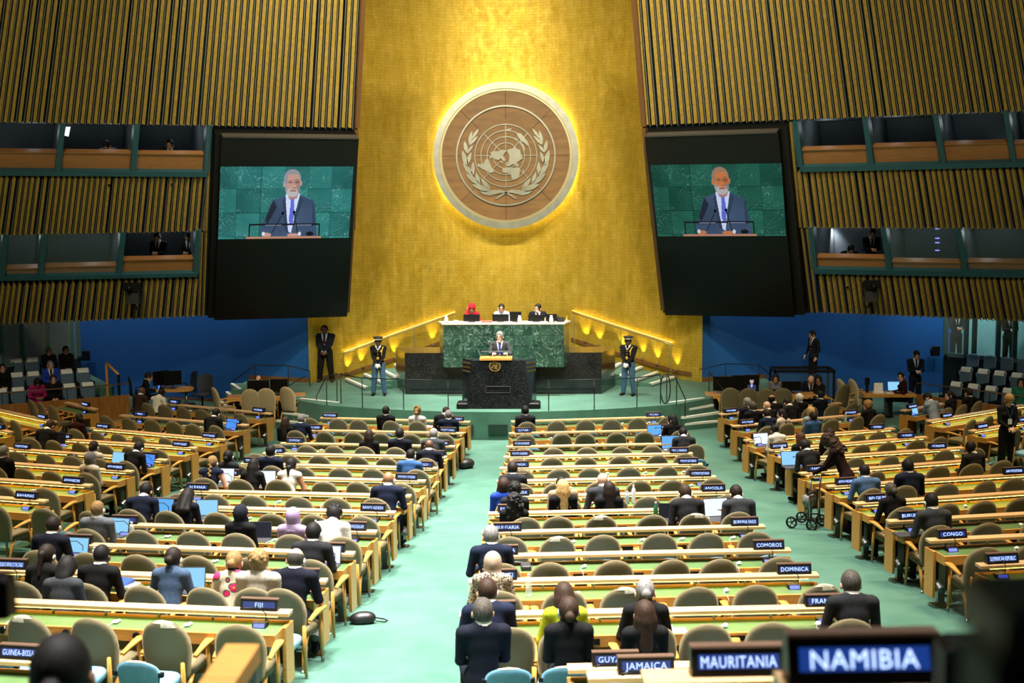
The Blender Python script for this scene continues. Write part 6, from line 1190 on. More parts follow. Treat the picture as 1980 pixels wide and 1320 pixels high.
for px, lab in ((864, 'glass carafe at the end of the marble desk beside the cup'), (1005, 'glass carafe between the monitors on the marble desk'), (1066, 'glass carafe before the monitor beside the telephone')):
    t = thing('carafe', lab, 'carafe', (dk(px), YD + .18, ZT), 0, 'carafes'); mb = MB(); mb.lathe([(.06, 0), (.065, .02), (.055, .12), (.035, .17), (.045, .20)], 14); mb.build('jug', BOT['clear'], t, True); mb = MB(); mb.lathe([(.09, 0), (.1, .008), (.0, .008)], 14); mb.build('tray', CHROME, t)
t = thing('telephone', 'black desk telephone on the end of the marble desk', 'telephone', (dk(1084), YD + .4, ZT)); mb = MB(); mb.hexa([(-.11, -.1, 0), (.11, -.1, 0), (.11, .1, 0), (-.11, .1, 0)], [(-.11, -.1, .03), (.11, -.1, .03), (.11, .1, .12), (-.11, .1, .12)]); mb.build('base', BLACKP, t); mb = MB(); mb.tube([(-.09, -.09, .06), (-.08, 0, .11), (-.07, .1, .15)], .022, 8); mb.build('handset', BLACKP, t, True)
t = thing('gavel', 'wooden gavel standing at the end of the marble desk', 'gavel', (dk(1096), YD + .6, ZT)); mb = MB(); mb.lathe([(.05, 0), (.05, .02), (.02, .025), (.015, .12), (.02, .14), (.0, .15)], 12); mb.build('handle', WOOD, t, True)
t = thing('cup', 'white cup beside the carafe on the marble desk', 'cup', (dk(882), YD + .2, ZT)); mb = MB(); mb.lathe([(.04, 0), (.045, .01), (.05, .07), (.044, .07)], 12); mb.build('bowl', WHITE, t, True); mb = MB(); mb.tube([(.048, 0, .06), (.075, 0, .05), (.07, 0, .025), (.045, 0, .015)], .006, 6); mb.build('handle', WHITE, t, True)
t = thing('red_book', 'red folder lying before the woman in the red headwrap', 'folder', (dk(942), YD + .25, ZT)); mb = MB(); mb.rbox(-.15, .15, -.1, .1, 0, .05, .01); mb.build('cover', mat('red_cover', (.45, .06, .04), .5), t)
# other standing people
q = on_floor(1768, 792); person(P_PHONE, tuple(q), pi, 'short', 'dbr', 'dnavy', 'dnavy', 'L', 'man in a dark suit standing over his phone beside the paper-strewn table', shirt='paleb', tie='navy', face=True, sc=1.0)
q = on_floor(1944, 915); person(P_FSTAND, tuple(q), pi + .1, 'bob', 'dbl', 'black', 'black', 'L', 'woman in black with a white badge on a lanyard, standing between the desks', shirt='black', tie='black', face=True, sc=.97)
W_ = [o for o in bpy.data.objects if o.get('label', '').startswith('woman in black with a white')][0]
mb = MB(); mb.box(-.045, .045, .135, .14, 1.10, 1.22); mb.build('badge', PAPER, W_); mb = MB(); mb.tube([(0, .138, 1.22), (-.06, .12, 1.42), (-.07, .02, 1.50)], .005, 5); mb.tube([(0, .138, 1.22), (.06, .12, 1.42), (.07, .02, 1.50)], .005, 5); mb.build('lanyard', mat('lanyard_blue', (.05, .2, .4), .6), W_)
pg = atY(1571, 735, 38.1); person(P_PAGE, (pg[0], 38.1, ZS), pi / 2 + .4, 'short', 'blk', 'black', 'black', 'L', 'young man in a black suit walking past the blue wall', shirt='white', tie='black', face=True, sc=.93)
wl = on_floor(1570, 1020); rw_ = 1.0; wd_ = np.array([-math.sin(rw_), math.cos(rw_)]); wk = wl[:2] - wd_ * .58
person(P_WALK, (wk[0], wk[1], floor_z(*wk)), rw_, 'curlylong', 'br', 'velvet', 'velvet', 'L', 'woman with long curly brown hair bending over a wheeled walker', sc=.97, shirt='velvet')
# the walker
t = thing('wheeled_walker', 'black wheeled walker with a basket in front of the curly-haired woman', 'walker', tuple(wl), rw_)
for s in (-1, 1):
    mb = MB(); mb.tube([(s * .22, -.05, .12), (s * .22, -.03, .55), (s * .22, -.06, .88)], .014, 8); mb.build('upright', CHROME, t, True)
    mb = MB(); mb.tube([(s * .22, -.06, .88), (s * .22, -.2, .90)], .018, 8); mb.build('handle', BLACKP, t, True)
    mb = MB(); mb.tube([(s * .22, -.05, .20), (s * .22, .18, .18), (s * .22, .28, .10)], .014, 8); mb.build('lower_bar', BMETAL, t, True)
    for y in (-.08, .28):
        mb = MB(); n_ = 20; vs = []; 
        for j in range(n_):
            a_ = 2 * pi * j / n_
            for rr_ in (.075, .098):
                for xx in (-.016, .016): vs.append((s * .22 + xx, y + rr_ * math.cos(a_), .10 + rr_ * math.sin(a_)))
        fs = []
        for j in range(n_):
            a_, b_ = j * 4, ((j + 1) % n_) * 4; fs += [(a_, a_ + 1, b_ + 1, b_), (a_ + 2, b_ + 2, b_ + 3, a_ + 3), (a_, b_, b_ + 2, a_ + 2), (a_ + 1, a_ + 3, b_ + 3, b_ + 1)]
        mb.add(vs, fs); w_ = mb.build('wheel', BLACKP, t)
        for j in range(5): a_ = 2 * pi * j / 5; sp_ = MB(); sp_.tube([(s * .22, y, .10), (s * .22, y + .08 * math.cos(a_), .10 + .08 * math.sin(a_))], .008, 5); sp_.build('spoke', DARK, w_)
S = SDF(.014); S.ell((0, .06, .48), (.17, .11, .14), 0, .03); S.plane((0, 0, 1), .56); me = S.mesh('basket', 1); me.materials[0] = mat('basket_pattern', (.20, .19, .18), .6, var=.6, scale=18); link('basket', me, t)
mb = MB(); mb.box(-.22, .22, -.02, .02, .60, .64); mb.build('cross_bar', BMETAL, t)
# near figures
S_ = person(P_FB, (.03, 3.95, 3.70), .1, 'bun', 'blk', 'black', 'black', 'M', 'person with dark hair in a high bun close to the camera', sc=1.0, group='people in the hall')
# ------------------------------------------------------------------ railings on the stage
def railing(lab, pts, posts, zb, r=.014, cat='railing'):
    t = thing('stage_railing', lab, cat); mb = MB(); mb.tube(pts, r, 8); mb.build('top_rail', BMETAL, t, True)
    for (p, z0) in posts: mb = MB(); mb.tube([(p[0], p[1], z0), p], r * .9, 8); mb.build('post', BMETAL, t, True)
    return t
def S3(px, py, h): p = atZ(px, py, ZS); return np.array([p[0], p[1], ZS + h])
L_ = [S3(659.6, 780, .80), S3(701, 788, .80), S3(780.5, 791.6, .80), S3(866.8, 794, .80)]
railing('thin black railing along the stage edge below the guard with white gloves', L_, [(p, ZS) for p in L_], ZS)
R_ = [S3(1061, 794, .80), S3(1149, 792, .80), S3(1231.5, 788, .80), S3(1277, 781, .80)]
railing('thin black railing along the stage edge carrying the looped rope', R_, [(p, ZS) for p in R_], ZS)
f1 = atZ(613, 812, .35); railing('sloping black railing on the steps beside NORTH MACEDONIA', [np.array([f1[0], f1[1], 1.02]), S3(632, 783, .78), S3(652, 777, .80)], [(np.array([f1[0], f1[1], 1.02]), .2), (S3(632, 783, .78), ZS), (S3(652, 777, .80), ZS)], ZS)
f2 = atZ(1325, 819, .35); railing('sloping black railing on the steps beside PALAU', [np.array([f2[0], f2[1], 1.02]), S3(1304, 783, .80), S3(1289, 780, .80)], [(np.array([f2[0], f2[1], 1.02]), .2), (S3(1308, 782, .80), ZS), (S3(1289, 780, .80), ZS)], ZS)
rp = R_[3]; mb = MB(); pts = []
for j in range(25):
    a = 2 * math.pi * j / 24; pts.append((rp[0] + .13 + .13 * math.sin(a), rp[1] - .02, rp[2] - .38 + .40 * math.cos(a)))
mb.tube(pts, .018, 6); ob = tag(mb.build('looped_rope', mat('rope_blue_black', (.012, .02, .035), .6), None, True), 'dark blue rope hanging in a loop from the stage railing', 'rope')
def wing(pp, zz, lab):
    P = [atY(x, y, Y) for x, y, Y in pp]; railing(lab, P, [(p, zz) for p in P[1:]], zz)
wing([(449, 738, 37.9), (493, 705.5, 38.0), (557, 706.5, 38.1), (599, 717, 38.0)], ZS, 'curved black railing below the blue wall beside the bodyguard')
wing([(1352, 714, 37.6), (1403, 703, 38.2), (1468, 705, 38.2), (1487, 722, 38.0)], ZS, 'curved black railing below the blue wall behind the monitors')
wing([(1411, 768, 35.6), (1371, 719, 36.6)], ZS * .5, 'sloping black railing beside the monitors table')
wing([(590, 727, 37.0), (533, 760, 36.2)], .2, 'sloping black railing beside the beige chairs of the long table')
# ------------------------------------------------------------------ side tables
def table(lab, A, B, d, ztop, th=.10, legs=True, m=WOOD):
    A, B = np.array(A), np.array(B); u = (B - A) / np.linalg.norm(B - A); L = np.linalg.norm(B - A); M = (A + B) / 2; t = thing('long_table', lab, 'table', (M[0], M[1], 0), math.atan2(u[1], u[0]))
    mb = MB(); mb.rbox(-L / 2, L / 2, 0, d, ztop - th, ztop, .01); mb.build('table_top', m, t)
    z0 = floor_z(M[0], M[1])
    for x in (-L / 2 + .08, L / 2 - .08):
        for y in (.08, d - .08): mb = MB(); mb.box(x - .03, x + .03, y - .03, y + .03, z0, ztop - th); mb.build('leg', BMETAL, t)
    mb = MB(); mb.box(-L / 2 + .1, L / 2 - .1, d - .12, d - .1, z0 + .1, ztop - th); mb.build('modesty_panel', DARK, t); return t
lt0, lt1 = atY(438, 775, 35.7), atY(590, 766, 36.1); table('long wooden table with dark monitors beside the stage steps and office chairs', lt0[:2], lt1[:2], .7, .91)
rt0, rt1 = atY(1366, 764, 36.0), atY(1600, 774, 35.9); table('long wooden table with monitors below the blue wall and standing page', rt0[:2], rt1[:2], .7, .93)
def tall_chair(px, Y, rz, lab):
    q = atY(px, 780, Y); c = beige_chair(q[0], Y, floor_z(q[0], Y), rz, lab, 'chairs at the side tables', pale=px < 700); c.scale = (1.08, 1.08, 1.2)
for px, Y, rz, lab in ((436, 35.5, -1.0, 'beige chair standing sideways at the end of the monitors table'), (486, 35.3, .15, 'beige chair at the monitors table, nearer the office chairs'), (517, 35.4, .1, 'beige chair in the middle of the monitors table'), (566, 35.6, -.4, 'beige chair at the stage end of the monitors table'),
    (1411, 35.3, -.1, 'beige chair at the long table below the page, first from the steps'), (1446, 35.3, -.1, 'beige chair at the long table below the page, second from the steps'), (1481, 35.3, -.1, 'beige chair at the long table below the page, third from the steps'), (1513, 35.3, -.15, 'beige chair at the long table below the page, fourth from the steps'), (1616, 35.6, .6, 'beige chair turned aside at the end of the long table below the page')): tall_chair(px, Y, rz, lab)
for px, rz, lab in ((1642, -1.3, 'beige chair with empty seat standing beside the papers table, outer one'), (1665, -1.3, 'beige chair with empty seat standing beside the papers table, inner one')):
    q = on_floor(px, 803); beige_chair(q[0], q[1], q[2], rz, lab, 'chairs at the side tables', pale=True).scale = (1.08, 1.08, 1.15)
for px, w, h, Y, lab in ((500, .62, .36, 36.0, 'wide dark monitor on the table before the balding man'), (540, .5, .36, 36.25, 'dark monitor turned aside on the table before the balding man')): q = atY(px, 765, Y); monitor((q[0], q[1], .91), .1, w, h, lab, .1)
PIC = emis('monitor_face_blue', (.10, .16, .45), .6)
for px, w, h, Y, lab, pc in ((1400, .62, .40, 36.3, 'wide dark monitor at the stage end of the long table below the page', None), (1432, .5, .42, 36.4, 'dark monitor beside the lit portrait monitor', None), (1453, .40, .46, 36.2, 'monitor showing a lit portrait of a man in a dark suit', PIC), (1530, .55, .26, 36.3, 'low dark monitor before the bald man at the long table', None)):
    q = atY(px, 760, Y); mo = monitor((q[0], q[1], .93), 0, w, h, lab, .08, SCRB)
    if pc is not None:
        mb = MB(); mb.box(-.12, .12, -.0235, -.022, .10, .26); mb.build('picture_suit', emis('pic_suit', (.02, .03, .10), 1.0), mo); mb = MB(); mb.prism([(.055 * math.cos(a), 0, .37 + .085 * math.sin(a)) for a in np.linspace(0, 6.2, 16)], (0, -.025, 0), (0, -.022, 0)); mb.build('picture_face', emis('pic_face', (.45, .32, .38), 1.0), mo); mb = MB(); mb.prism([(.05 * math.cos(a), 0, .43 + .035 * math.sin(a)) for a in np.linspace(0, 6.2, 16)], (0, -.027, 0), (0, -.025, 0)); mb.build('picture_hair', SCRB, mo); mb = MB(); mb.prism([(-.04, 0, .27), (.04, 0, .27), (0, 0, .17)], (0, -.026, 0), (0, -.0235, 0)); mb.build('picture_shirt', emis('pic_shirt', (.4, .5, .9), 1.0), mo)
# people at the side tables
def seat_at(px, Y, pose, rz, hr, hc_, top, sk, lab, z=None, **kw):
    q = atY(px, 760, Y); z = floor_z(q[0], Y) if z is None else z; return person(pose, (q[0], Y, z), rz, hr, hc_, top, 'black', sk, lab, **kw)
seat_at(503, 37.0, P_DESK, pi, 'ring', 'br', 'navy', 'L', 'balding man with glasses looking over the dark monitors', face=True, sc=.98)
seat_at(1500, 37.0, P_FD, pi - .2, 'long', 'blk', 'grey', 'M', 'woman with long dark hair beside the portrait monitor', face=True)
seat_at(1568, 36.9, P_DOWN, pi - .2, 'ring', 'gr', 'dnavy', 'L', 'bald man in a dark suit handling papers at the long table', face=True)
seat_at(1588, 36.1, P_FTURN, pi / 2 + .3, 'curly', 'blk', 'black', 'T', 'woman in black with curly hair bent towards the bald man', face=True)
# office corner under the blue wall
oc = atY(334, 752, 37.6); ot = thing('office_table', 'rounded wooden office table with monitors under the blue wall', 'table', (oc[0], 37.6, 0)); mb = MB(); pl = [(1.0 * math.cos(a) * (abs(math.cos(a)) ** -.3 if abs(math.cos(a)) > .05 else 1) * .62, .42 * math.sin(a)) for a in np.linspace(0, 2 * pi, 25)[:-1]]
mb.prism([(x, y, 0) for x, y in pl], (0, 0, .86), (0, 0, .93)); mb.build('table_top', WOOD, ot)
for x in (-.4, .4): mb = MB(); mb.tube([(x, 0, .12), (x, 0, .86)], .04, 10); mb.build('leg', CHROME, ot, True)
for px, rz, lab in ((312, .9, 'dark office monitor nearer the seated office man'), (334, .7, 'dark office monitor nearer the mesh office chair')): q = atY(px, 750, 37.5); monitor((q[0], 37.5, .93), rz, .55, .42, lab, .1)
q = atY(304, 752, 37.4); laptop((q[0], 37.35, .93), -1.0, 'sky', 'small tablet glowing blue on the office table', .5); q = atY(300, 750, 37.6); bottle((q[0], 37.5, .93), 'white', 'white bottle on the office table', .24)
def office_chair(px, py, rz, lab):
    q = on_floor(px, py); t = thing('office_chair', lab, 'chair', tuple(q), rz, 'mesh office chairs'); M_ = mat('mesh_black', (.02, .024, .03), .6)
    link('backrest', back_surface(.27, .50, 1.08, .14, .03, .8, .14).mesh('backrest', M_, True), t); link('seat', cushion(.26, -.2, .28, .46, .52, 'seat', M_), t)
    mb = MB(); mb.tube([(0, 0, .10), (0, 0, .46)], .03, 8); mb.tube([(0, -.1, .44), (0, -.26, .5), (0, -.27, .62)], .025, 8); mb.build('column', BMETAL, t, True)
    for s in (-1, 1): mb = MB(); mb.tube([(s * .27, -.12, .48), (s * .32, -.1, .68), (s * .32, .1, .70)], .02, 6); mb.build('armrest', BMETAL, t, True)
    for j in range(5): a = 2 * pi * j / 5; mb = MB(); mb.tube([(0, 0, .10), (.28 * math.cos(a), .28 * math.sin(a), .06)], .02, 6); mb.ell((.29 * math.cos(a), .29 * math.sin(a), .03), (.03, .03, .03), 8, 5); mb.build('base_arm', BMETAL, t, True)
office_chair(392, 793, 2.9, 'black mesh office chair standing free beside the office table'); office_chair(362, 786, 2.2, 'black mesh office chair pushed behind the office table'); office_chair(272, 795, -1.2, 'black mesh office chair under the man at the office table')
seat_at(278, 37.05, P_DESK, -1.25, 'short', 'dbr', 'black', 'L', 'man in black seated sideways at the office table', face=True, sc=.98)
# papers table
q = atY(1740, 770, 36.3); pt = thing('papers_table', 'wooden table strewn with papers beside the standing man', 'table', (q[0] - .35, 36.3, 0)); mb = MB(); mb.rbox(-.72, .72, -.35, .35, .86, .95, .01); mb.build('table_top', WOOD, pt); mb = MB(); mb.box(-.08, .08, -.06, .06, .12, .86); mb.box(-.3, .3, -.25, .25, .10, .13); mb.build('pedestal', CHROME, pt)
for dx, dy, w, lab in ((-.25, .0, .3, 'white papers on the middle of the papers table'), (.1, -.15, .35, 'white papers near the front of the papers table'), (.4, .1, .3, 'white papers near the standing man')): sheet((q[0] - .35 + dx, 36.3 + dy, .95), dx, w, .22, lab, h=.02)
mb = MB(); mb.hexa([(-.12, -.01, 0), (.12, -.01, 0), (.12, .10, 0), (-.12, .10, 0)], [(-.12, .04, .28), (.12, .04, .28), (.12, .05, .28), (-.12, .05, .28)]); tag(mb.build('paper_stand', PAPER, None, False, (q[0] - .62, 36.2, .95)), 'white notice standing on the papers table', 'notice')
mb = MB(); mb.tube([(0, 0, 0), (0, 0, .22)], .04, 10); mb.box(-.06, .06, -.03, .03, .22, .42); tag(mb.build('card_reader', BLACKP, None, False, (q[0] - .92, 36.3, .95)), 'upright black reader on the end of the papers table', 'device')
laptop((q[0] - .1, 36.4, .95), 0, 'pale', 'laptop with pale screen on the papers table', 1.2)
seat_at(1748, 36.2, P_FTURN, pi / 2, 'bun', 'dbr', 'maroon', 'L', 'woman in dark red seated at the papers table', face=True)
# low framed case below the page
fc = [atY(x, 748, Y)[:2] for x, Y in ((1498, 37.2), (1612, 37.2))]; t = thing('glass_case', 'low black-framed glass case below the blue wall behind the long table', 'case', (fc[0][0], 37.2, .1)); w = fc[1][0] - fc[0][0]
for x in (0, w):
    for y in (0, .8): mb = MB(); mb.box(x - .03, x + .03, y - .03, y + .03, 0, 1.35); mb.build('frame_post', BMETAL, t)
for (x0, x1, y0, y1) in ((-.03, w + .03, -.03, .03), (-.03, w + .03, .77, .83), (-.03, .03, 0, .8), (w - .03, w + .03, 0, .8)): mb = MB(); mb.box(x0, x1, y0, y1, 1.30, 1.38); mb.build('frame_rail', BMETAL, t)
mb = MB(); mb.box(0, w, -.005, .005, .1, 1.3); mb.build('glass_pane', mat('case_glass', (.1, .2, .25), .05, alpha=.12), t)
# ------------------------------------------------------------------ galleries at both sides
COVER = mat('white_seat_cover', (.72, .74, .74), .8, var=.08, scale=6)
GB_ = back_surface(.235, .36, .92, .08, .09, .3, .14).mesh('backrest', GALV, True); GS_ = cushion(.225, -.2, .22, .30, .44, 'seat', SKYV)
mb = MB(); mb.box(-.27, -.235, -.24, .2, 0, .58); GA_ = mb.mesh('side_panel', BLACKP)
mb = MB(); yb = lambda z: -.23 - .14 * (z - .4)
prof = [(yb(.81) + .062, .81), (yb(.90) + .060, .90), (yb(.935) + .03, .938), (yb(.935) - .03, .938), (yb(.90) - .060, .90), (yb(.84) - .062, .84)]
for sx_ in (-1, 1): mb.v += [(sx_ * .18, y + .3 * .04 * 0, z) for y, z in prof]
mb.f = [(i, i + 1, 7 + i, 6 + i) for i in range(5)]; mb.m = [0] * 5; cv = mb.mesh('cover', COVER, True)
mb = MB(); mb.box(-.20, .20, -.28, -.18, 0, .37); GP_ = mb.mesh('pedestal', GALV)
def gseat(p, rz, lab, cover):
    t = thing('gallery_chair', lab, 'chair', tuple(p), rz, 'blue gallery seats'); link('backrest', GB_, t); link('seat', GS_, t); link('side_panel', GA_, t); link('side_panel', GA_, t, (.505, 0, 0)); link('pedestal', GP_, t); t.scale = (.86, 1, 1)
    if cover: link('seat_cover', cv, t)
def gallery(sgn):
    if sgn < 0:
        e = on_floor(253, 811); zt = aty_z(253, 763, e[1]); A = e; Bp = atZ(-40, 786, zt)
    else:
        e = on_floor(1640, 800); zt = aty_z(1640, 775, e[1]); A = atY(1660, 790, 35.6); zt = 1.45; Bp = atZ(1990, 792, zt)
    A2 = np.array([A[0], A[1]]); B2 = np.array([Bp[0], Bp[1]]); return A2, B2, zt
def aty_z(px, py, Y): return atY(px, py, Y)[2]
def build_gallery(sgn, A, B, zt, seats, lab, floorz):
    u = (B - A) / np.linalg.norm(B - A); n = np.array([-u[1], u[0]]); n = n if n[0] * sgn > 0 else -n; L = np.linalg.norm(B - A)
    root = struct(MB().build('wall_gallery_' + ('west' if sgn < 0 else 'east'), DWOOD)); root['label'] = lab
    k = int(L / .75)
    for i in range(k):
        a, b = A + u * L * i / k, A + u * L * (i + 1) / k; mb = MB(); g = u * .006
        mb.hexa([(*(a + g), 0), (*(b - g), 0), (*(b - g + n * .06), 0), (*(a + g + n * .06), 0)], [(*(a + g), zt), (*(b - g), zt), (*(b - g + n * .06), zt), (*(a + g + n * .06), zt)]); mb.build('panel', DWOOD, root)
    for r_ in range(3):     # stepped gallery floor
        z = floorz + r_ * .30; mb = MB(); a0, a1 = n * (.06 + .95 * r_), n * (.06 + .95 * (r_ + 1) + (3 if r_ == 2 else 0)); mb.hexa([(*(A + a0), 0), (*(B + a0), 0), (*(B + a1), 0), (*(A + a1), 0)], [(*(A + a0), z), (*(B + a0), z), (*(B + a1), z), (*(A + a1), z)]); mb.build('tier', CARPET, root)
    return u, n, L
e = on_floor(253, 811); zt = atY(253, 763, e[1])[2]; GA = np.array(e[:2]); GBp = atZ(-60, 787.5, zt)[:2]
u, n, L = build_gallery(-1, GA, GBp, zt, None, 'wooden front of the stepped gallery beside the office corner', zt - .60)
def line_pt(A, u, n, off, px, py):
    r = ray(px, py)[:2]; P = A + n * off; m = np.array([[r[0], -u[0]], [r[1], -u[1]]]); s, t = np.linalg.solve(m, P - CAM[:2]); return P + u * t
rzg = math.atan2(-n[1], -n[0]) - pi / 2
ROWN = ['front', 'middle', 'back']
for row, off, xs in ((0, .55, (3, 37, 70, 103, 137, 173)), (1, 1.5, (3, 36, 68, 100, 133, 165)), (2, 2.45, (36, 67, 98, 130))):
    for i, px in enumerate(xs):
        q = line_pt(GA, u, n, off, px, 740); occ = (row, i) in ((0, 2), (0, 3), (1, 0), (1, 3), (2, 2), (2, 3))
        gseat((q[0], q[1], zt - .60 + row * .30), rzg, 'blue gallery chair beside the office corner, %s row, %s from the frame edge' % (ROWN[row], ORD[i]), not occ)
def gperson(row, off, px, pose, hr, hc_, top, bot, sk, lab): q = line_pt(GA, u, n, off, px, 740); person(pose, (q[0], q[1], zt - .60 + row * .30), rzg, hr, hc_, top, bot, sk, lab, face=True, sc=.97)
gperson(0, .6, 70, P_FDOWN, 'bob', 'blk', 'pink', 'pink', 'T', 'woman in a magenta trouser suit in the gallery'); gperson(0, .6, 103, P_FB, 'bob', 'br', 'black', 'black', 'L', 'brown-haired woman in black beside the magenta suit'); gperson(1, 1.5, 6, P_FB, 'long', 'br', 'black', 'black', 'L', 'woman with long brown hair at the frame edge in the gallery'); gperson(1, 1.5, 99, P_BACK, 'short', 'gr', 'bblue', 'navy', 'L', 'grey-haired man with glasses in a blue jacket in the gallery'); gperson(2, 2.45, 97, P_FB, 'bun', 'bl', 'black', 'black', 'L', 'blonde person in the back gallery row'); gperson(2, 2.45, 130, P_FB, 'short', 'blk', 'black', 'black', 'L', 'woman in a black suit in the back gallery row')
t = thing('gallery_rail', 'thin dark rail above the wooden gallery front beside the office corner', 'railing'); a = GA + n * .03; b = GBp + n * .03; mb = MB(); mb.tube([(*a, zt + .32), (*b, zt + .32)], .016, 8); mb.build('top_rail', TRIMW, t, True)
for k in range(6): p = a + (b - a) * k / 5; mb = MB(); mb.tube([(*p, zt), (*p, zt + .32)], .01, 6); mb.build('post', BMETAL, t, True)
# orange wooden newel and handrail at the gallery end
hp = [atY(206, 702, 36.6), atY(229, 724, 36.2)]; t = thing('wooden_handrail', 'sloping orange wooden handrail against the blue wall', 'handrail'); mb = MB(); mb.tube(hp, .04, 6); mb.build('rail', WOOD, t, True)
for p in hp: mb = MB(); mb.box(p[0] - .03, p[0] + .03, p[1] - .03, p[1] + .03, .3, p[2]); mb.build('post', WOOD if p is hp[0] else BMETAL, t)
# right gallery
zt2 = .90; RA = atZ(1770, 762, zt2)[:2]; RBp = atZ(2015, 795, zt2)[:2]
u2, n2, L2 = build_gallery(1, RA, RBp, zt2, None, 'wooden front of the stepped gallery beside the papers table', zt2 - .58)
rz2 = math.atan2(-n2[1], -n2[0]) - pi / 2
for row, off, xs in ((0, .55, (1838, 1872, 1906, 1940, 1972)), (1, 1.5, (1857, 1890, 1922, 1956)), (2, 2.45, (1870, 1903, 1936, 1968))):
    for i, px in enumerate(xs):
        q = line_pt(RA, u2, n2, off, px, 740); gseat((q[0], q[1], zt2 - .58 + row * .30), rz2, 'blue gallery chair beside the papers table, %s row, %s from the blue wall' % (ROWN[row], ORD[i]), row < 2 and (row, i) != (0, 4))
q = line_pt(RA, u2, n2, .6, 1974, 740); person(P_FB, (q[0], q[1], zt2 - .58), rz2 + .5, 'bob', 'dbr', 'dgreen', 'lblue', 'M', 'woman in a green top with paper on her lap in the gallery', face=True)
t = thing('gallery_rail', 'thin dark rail above the wooden gallery front beside the papers table', 'railing'); a = RA + n2 * .03; b = RBp + n2 * .03; mb = MB(); mb.tube([(*a, zt2 + .32), (*b, zt2 + .32)], .016, 8); mb.build('top_rail', TRIMW, t, True)
for k in range(6): p = a + (b - a) * k / 5; mb = MB(); mb.tube([(*p, zt2), (*p, zt2 + .32)], .01, 6); mb.build('post', BMETAL, t, True)
# glazed rooms behind the galleries
TEALF = mat('glazing_frame_teal', (.10, .20, .19), .5); GLT = mat('room_glass', (.6, .75, .74), .03, alpha=.2); CURT = mat('pale_curtain', (.30, .62, .62), .8, var=.25, scale=14, stretch=(8, 8, .2)); ROOMD = mat('room_dark', (.012, .018, .018), .9, var=.3, scale=1.5)
def glazed(sgn, xs, y0, y1, Ya, Yb, wall_m, lab, nm):
    root = struct(MB().build(nm, TEALF)); root['label'] = lab
    Y = lambda x: Ya + (Yb - Ya) * (x - xs[0]) / (xs[-1] - xs[0])
    zb, zt_ = atY(xs[len(xs) // 2], y1, Y(xs[len(xs) // 2]))[2], atY(xs[len(xs) // 2], y0, Y(xs[len(xs) // 2]))[2] + .6
    P = [atY(x, (y0 + y1) / 2, Y(x))[:2] for x in xs]
    for p in P: mb = MB(); mb.box(p[0] - .06, p[0] + .06, p[1] - .06, p[1] + .06, zb - .05, zt_); mb.build('mullion', TEALF, root)
    for a, b in zip(P[:-1], P[1:]):
        mb = MB(); mb.add([(*a, zb), (*b, zb), (*b, zt_), (*a, zt_)], [(0, 1, 2, 3)]); mb.build('glass_pane', GLT, root)
        mb = MB(); mb.hexa([(*a, zb - .12), (*b, zb - .12), (b[0], b[1] + .1, zb - .12), (a[0], a[1] + .1, zb - .12)], [(*a, zb), (*b, zb), (b[0], b[1] + .1, zb), (a[0], a[1] + .1, zb)]); mb.build('sill', TEALF, root)
        mb = MB(); mb.hexa([(*a, 0), (*b, 0), (b[0], b[1] + .15, 0), (a[0], a[1] + .15, 0)], [(*a, zb - .12), (*b, zb - .12), (b[0], b[1] + .15, zb - .12), (a[0], a[1] + .15, zb - .12)]); mb.build('parapet', TEALD, root)
    a, b = P[0], P[-1]; d = np.array([sgn * .8, 1.6]); mb = MB(); mb.add([(*(a + d), zb - .3), (*(b + d), zb - .3), (*(b + d), zt_ + .4), (*(a + d), zt_ + .4)], [(0, 1, 2, 3)]); mb.build('room_wall', wall_m, root)
    return P, zb
Pl, zl = glazed(-1, [-60, 0, 42, 92, 138, 151], 622, 692, 35.6, 38.8, ROOMD, 'glazed room with teal frames above the gallery beside the office corner', 'window_1')
Pr, zr = glazed(1, [1828, 1868, 1884, 1930, 1962, 2040], 618, 690, 38.8, 36.4, CURT, 'glazed room with pale curtain above the gallery beside the papers table', 'window_2')
for px, Y, lab in ((1849, 39.2, 'standing figure in dark clothes behind the glass by the blue wall corner'), (1951, 38.6, 'standing figure in dark clothes behind the glass before the pale curtain')): q = atY(px, 655, Y); person(P_PHONE, (q[0], Y, zr - .45), pi, 'short', 'blk', 'black', 'black', 'M', lab, sc=1.0)
l_ = bpy.data.lights.new('room_light', 'AREA'); l_.size = 2; l_.energy = 40; l_.color = (.6, 1, 1); lo = link('room_light', l_, None, (Pr[2][0], Pr[2][1] + 1.0, zr + 2.6))
# figures inside the booths
def booth_person(W, px, py, pose, lab, top='black', back=.9, drop=.95, **kw):
    p = W.p(px, py, -.2) + np.array([0, back, 0]); person(pose, (p[0], p[1], p[2] - drop), pi, 'short', 'blk', top, 'black', 'M', lab, **kw)
booth_person(WL, 191, 296, P_DOWN, 'person in a pale shirt at the upper booth desk beside the bright doorway', 'grey'); booth_person(WL, 315, 296, P_DESK, 'dark figure in the upper booth next to the video screen')
booth_person(WL, 290, 505, P_PHONE, 'photographer standing in the lower booth next to the video screen', drop=1.05); booth_person(WL, 351, 505, P_PHONE, 'second photographer in the lower booth nearer the video screen', drop=1.05)
booth_person(WR, 1652, 500, P_DOWN, 'person bending over the desk in the lower booth next to the banded screen'); booth_person(WR, 1697, 495, P_PHONE, 'standing person in the lower booth next to the banded screen', drop=1.1)
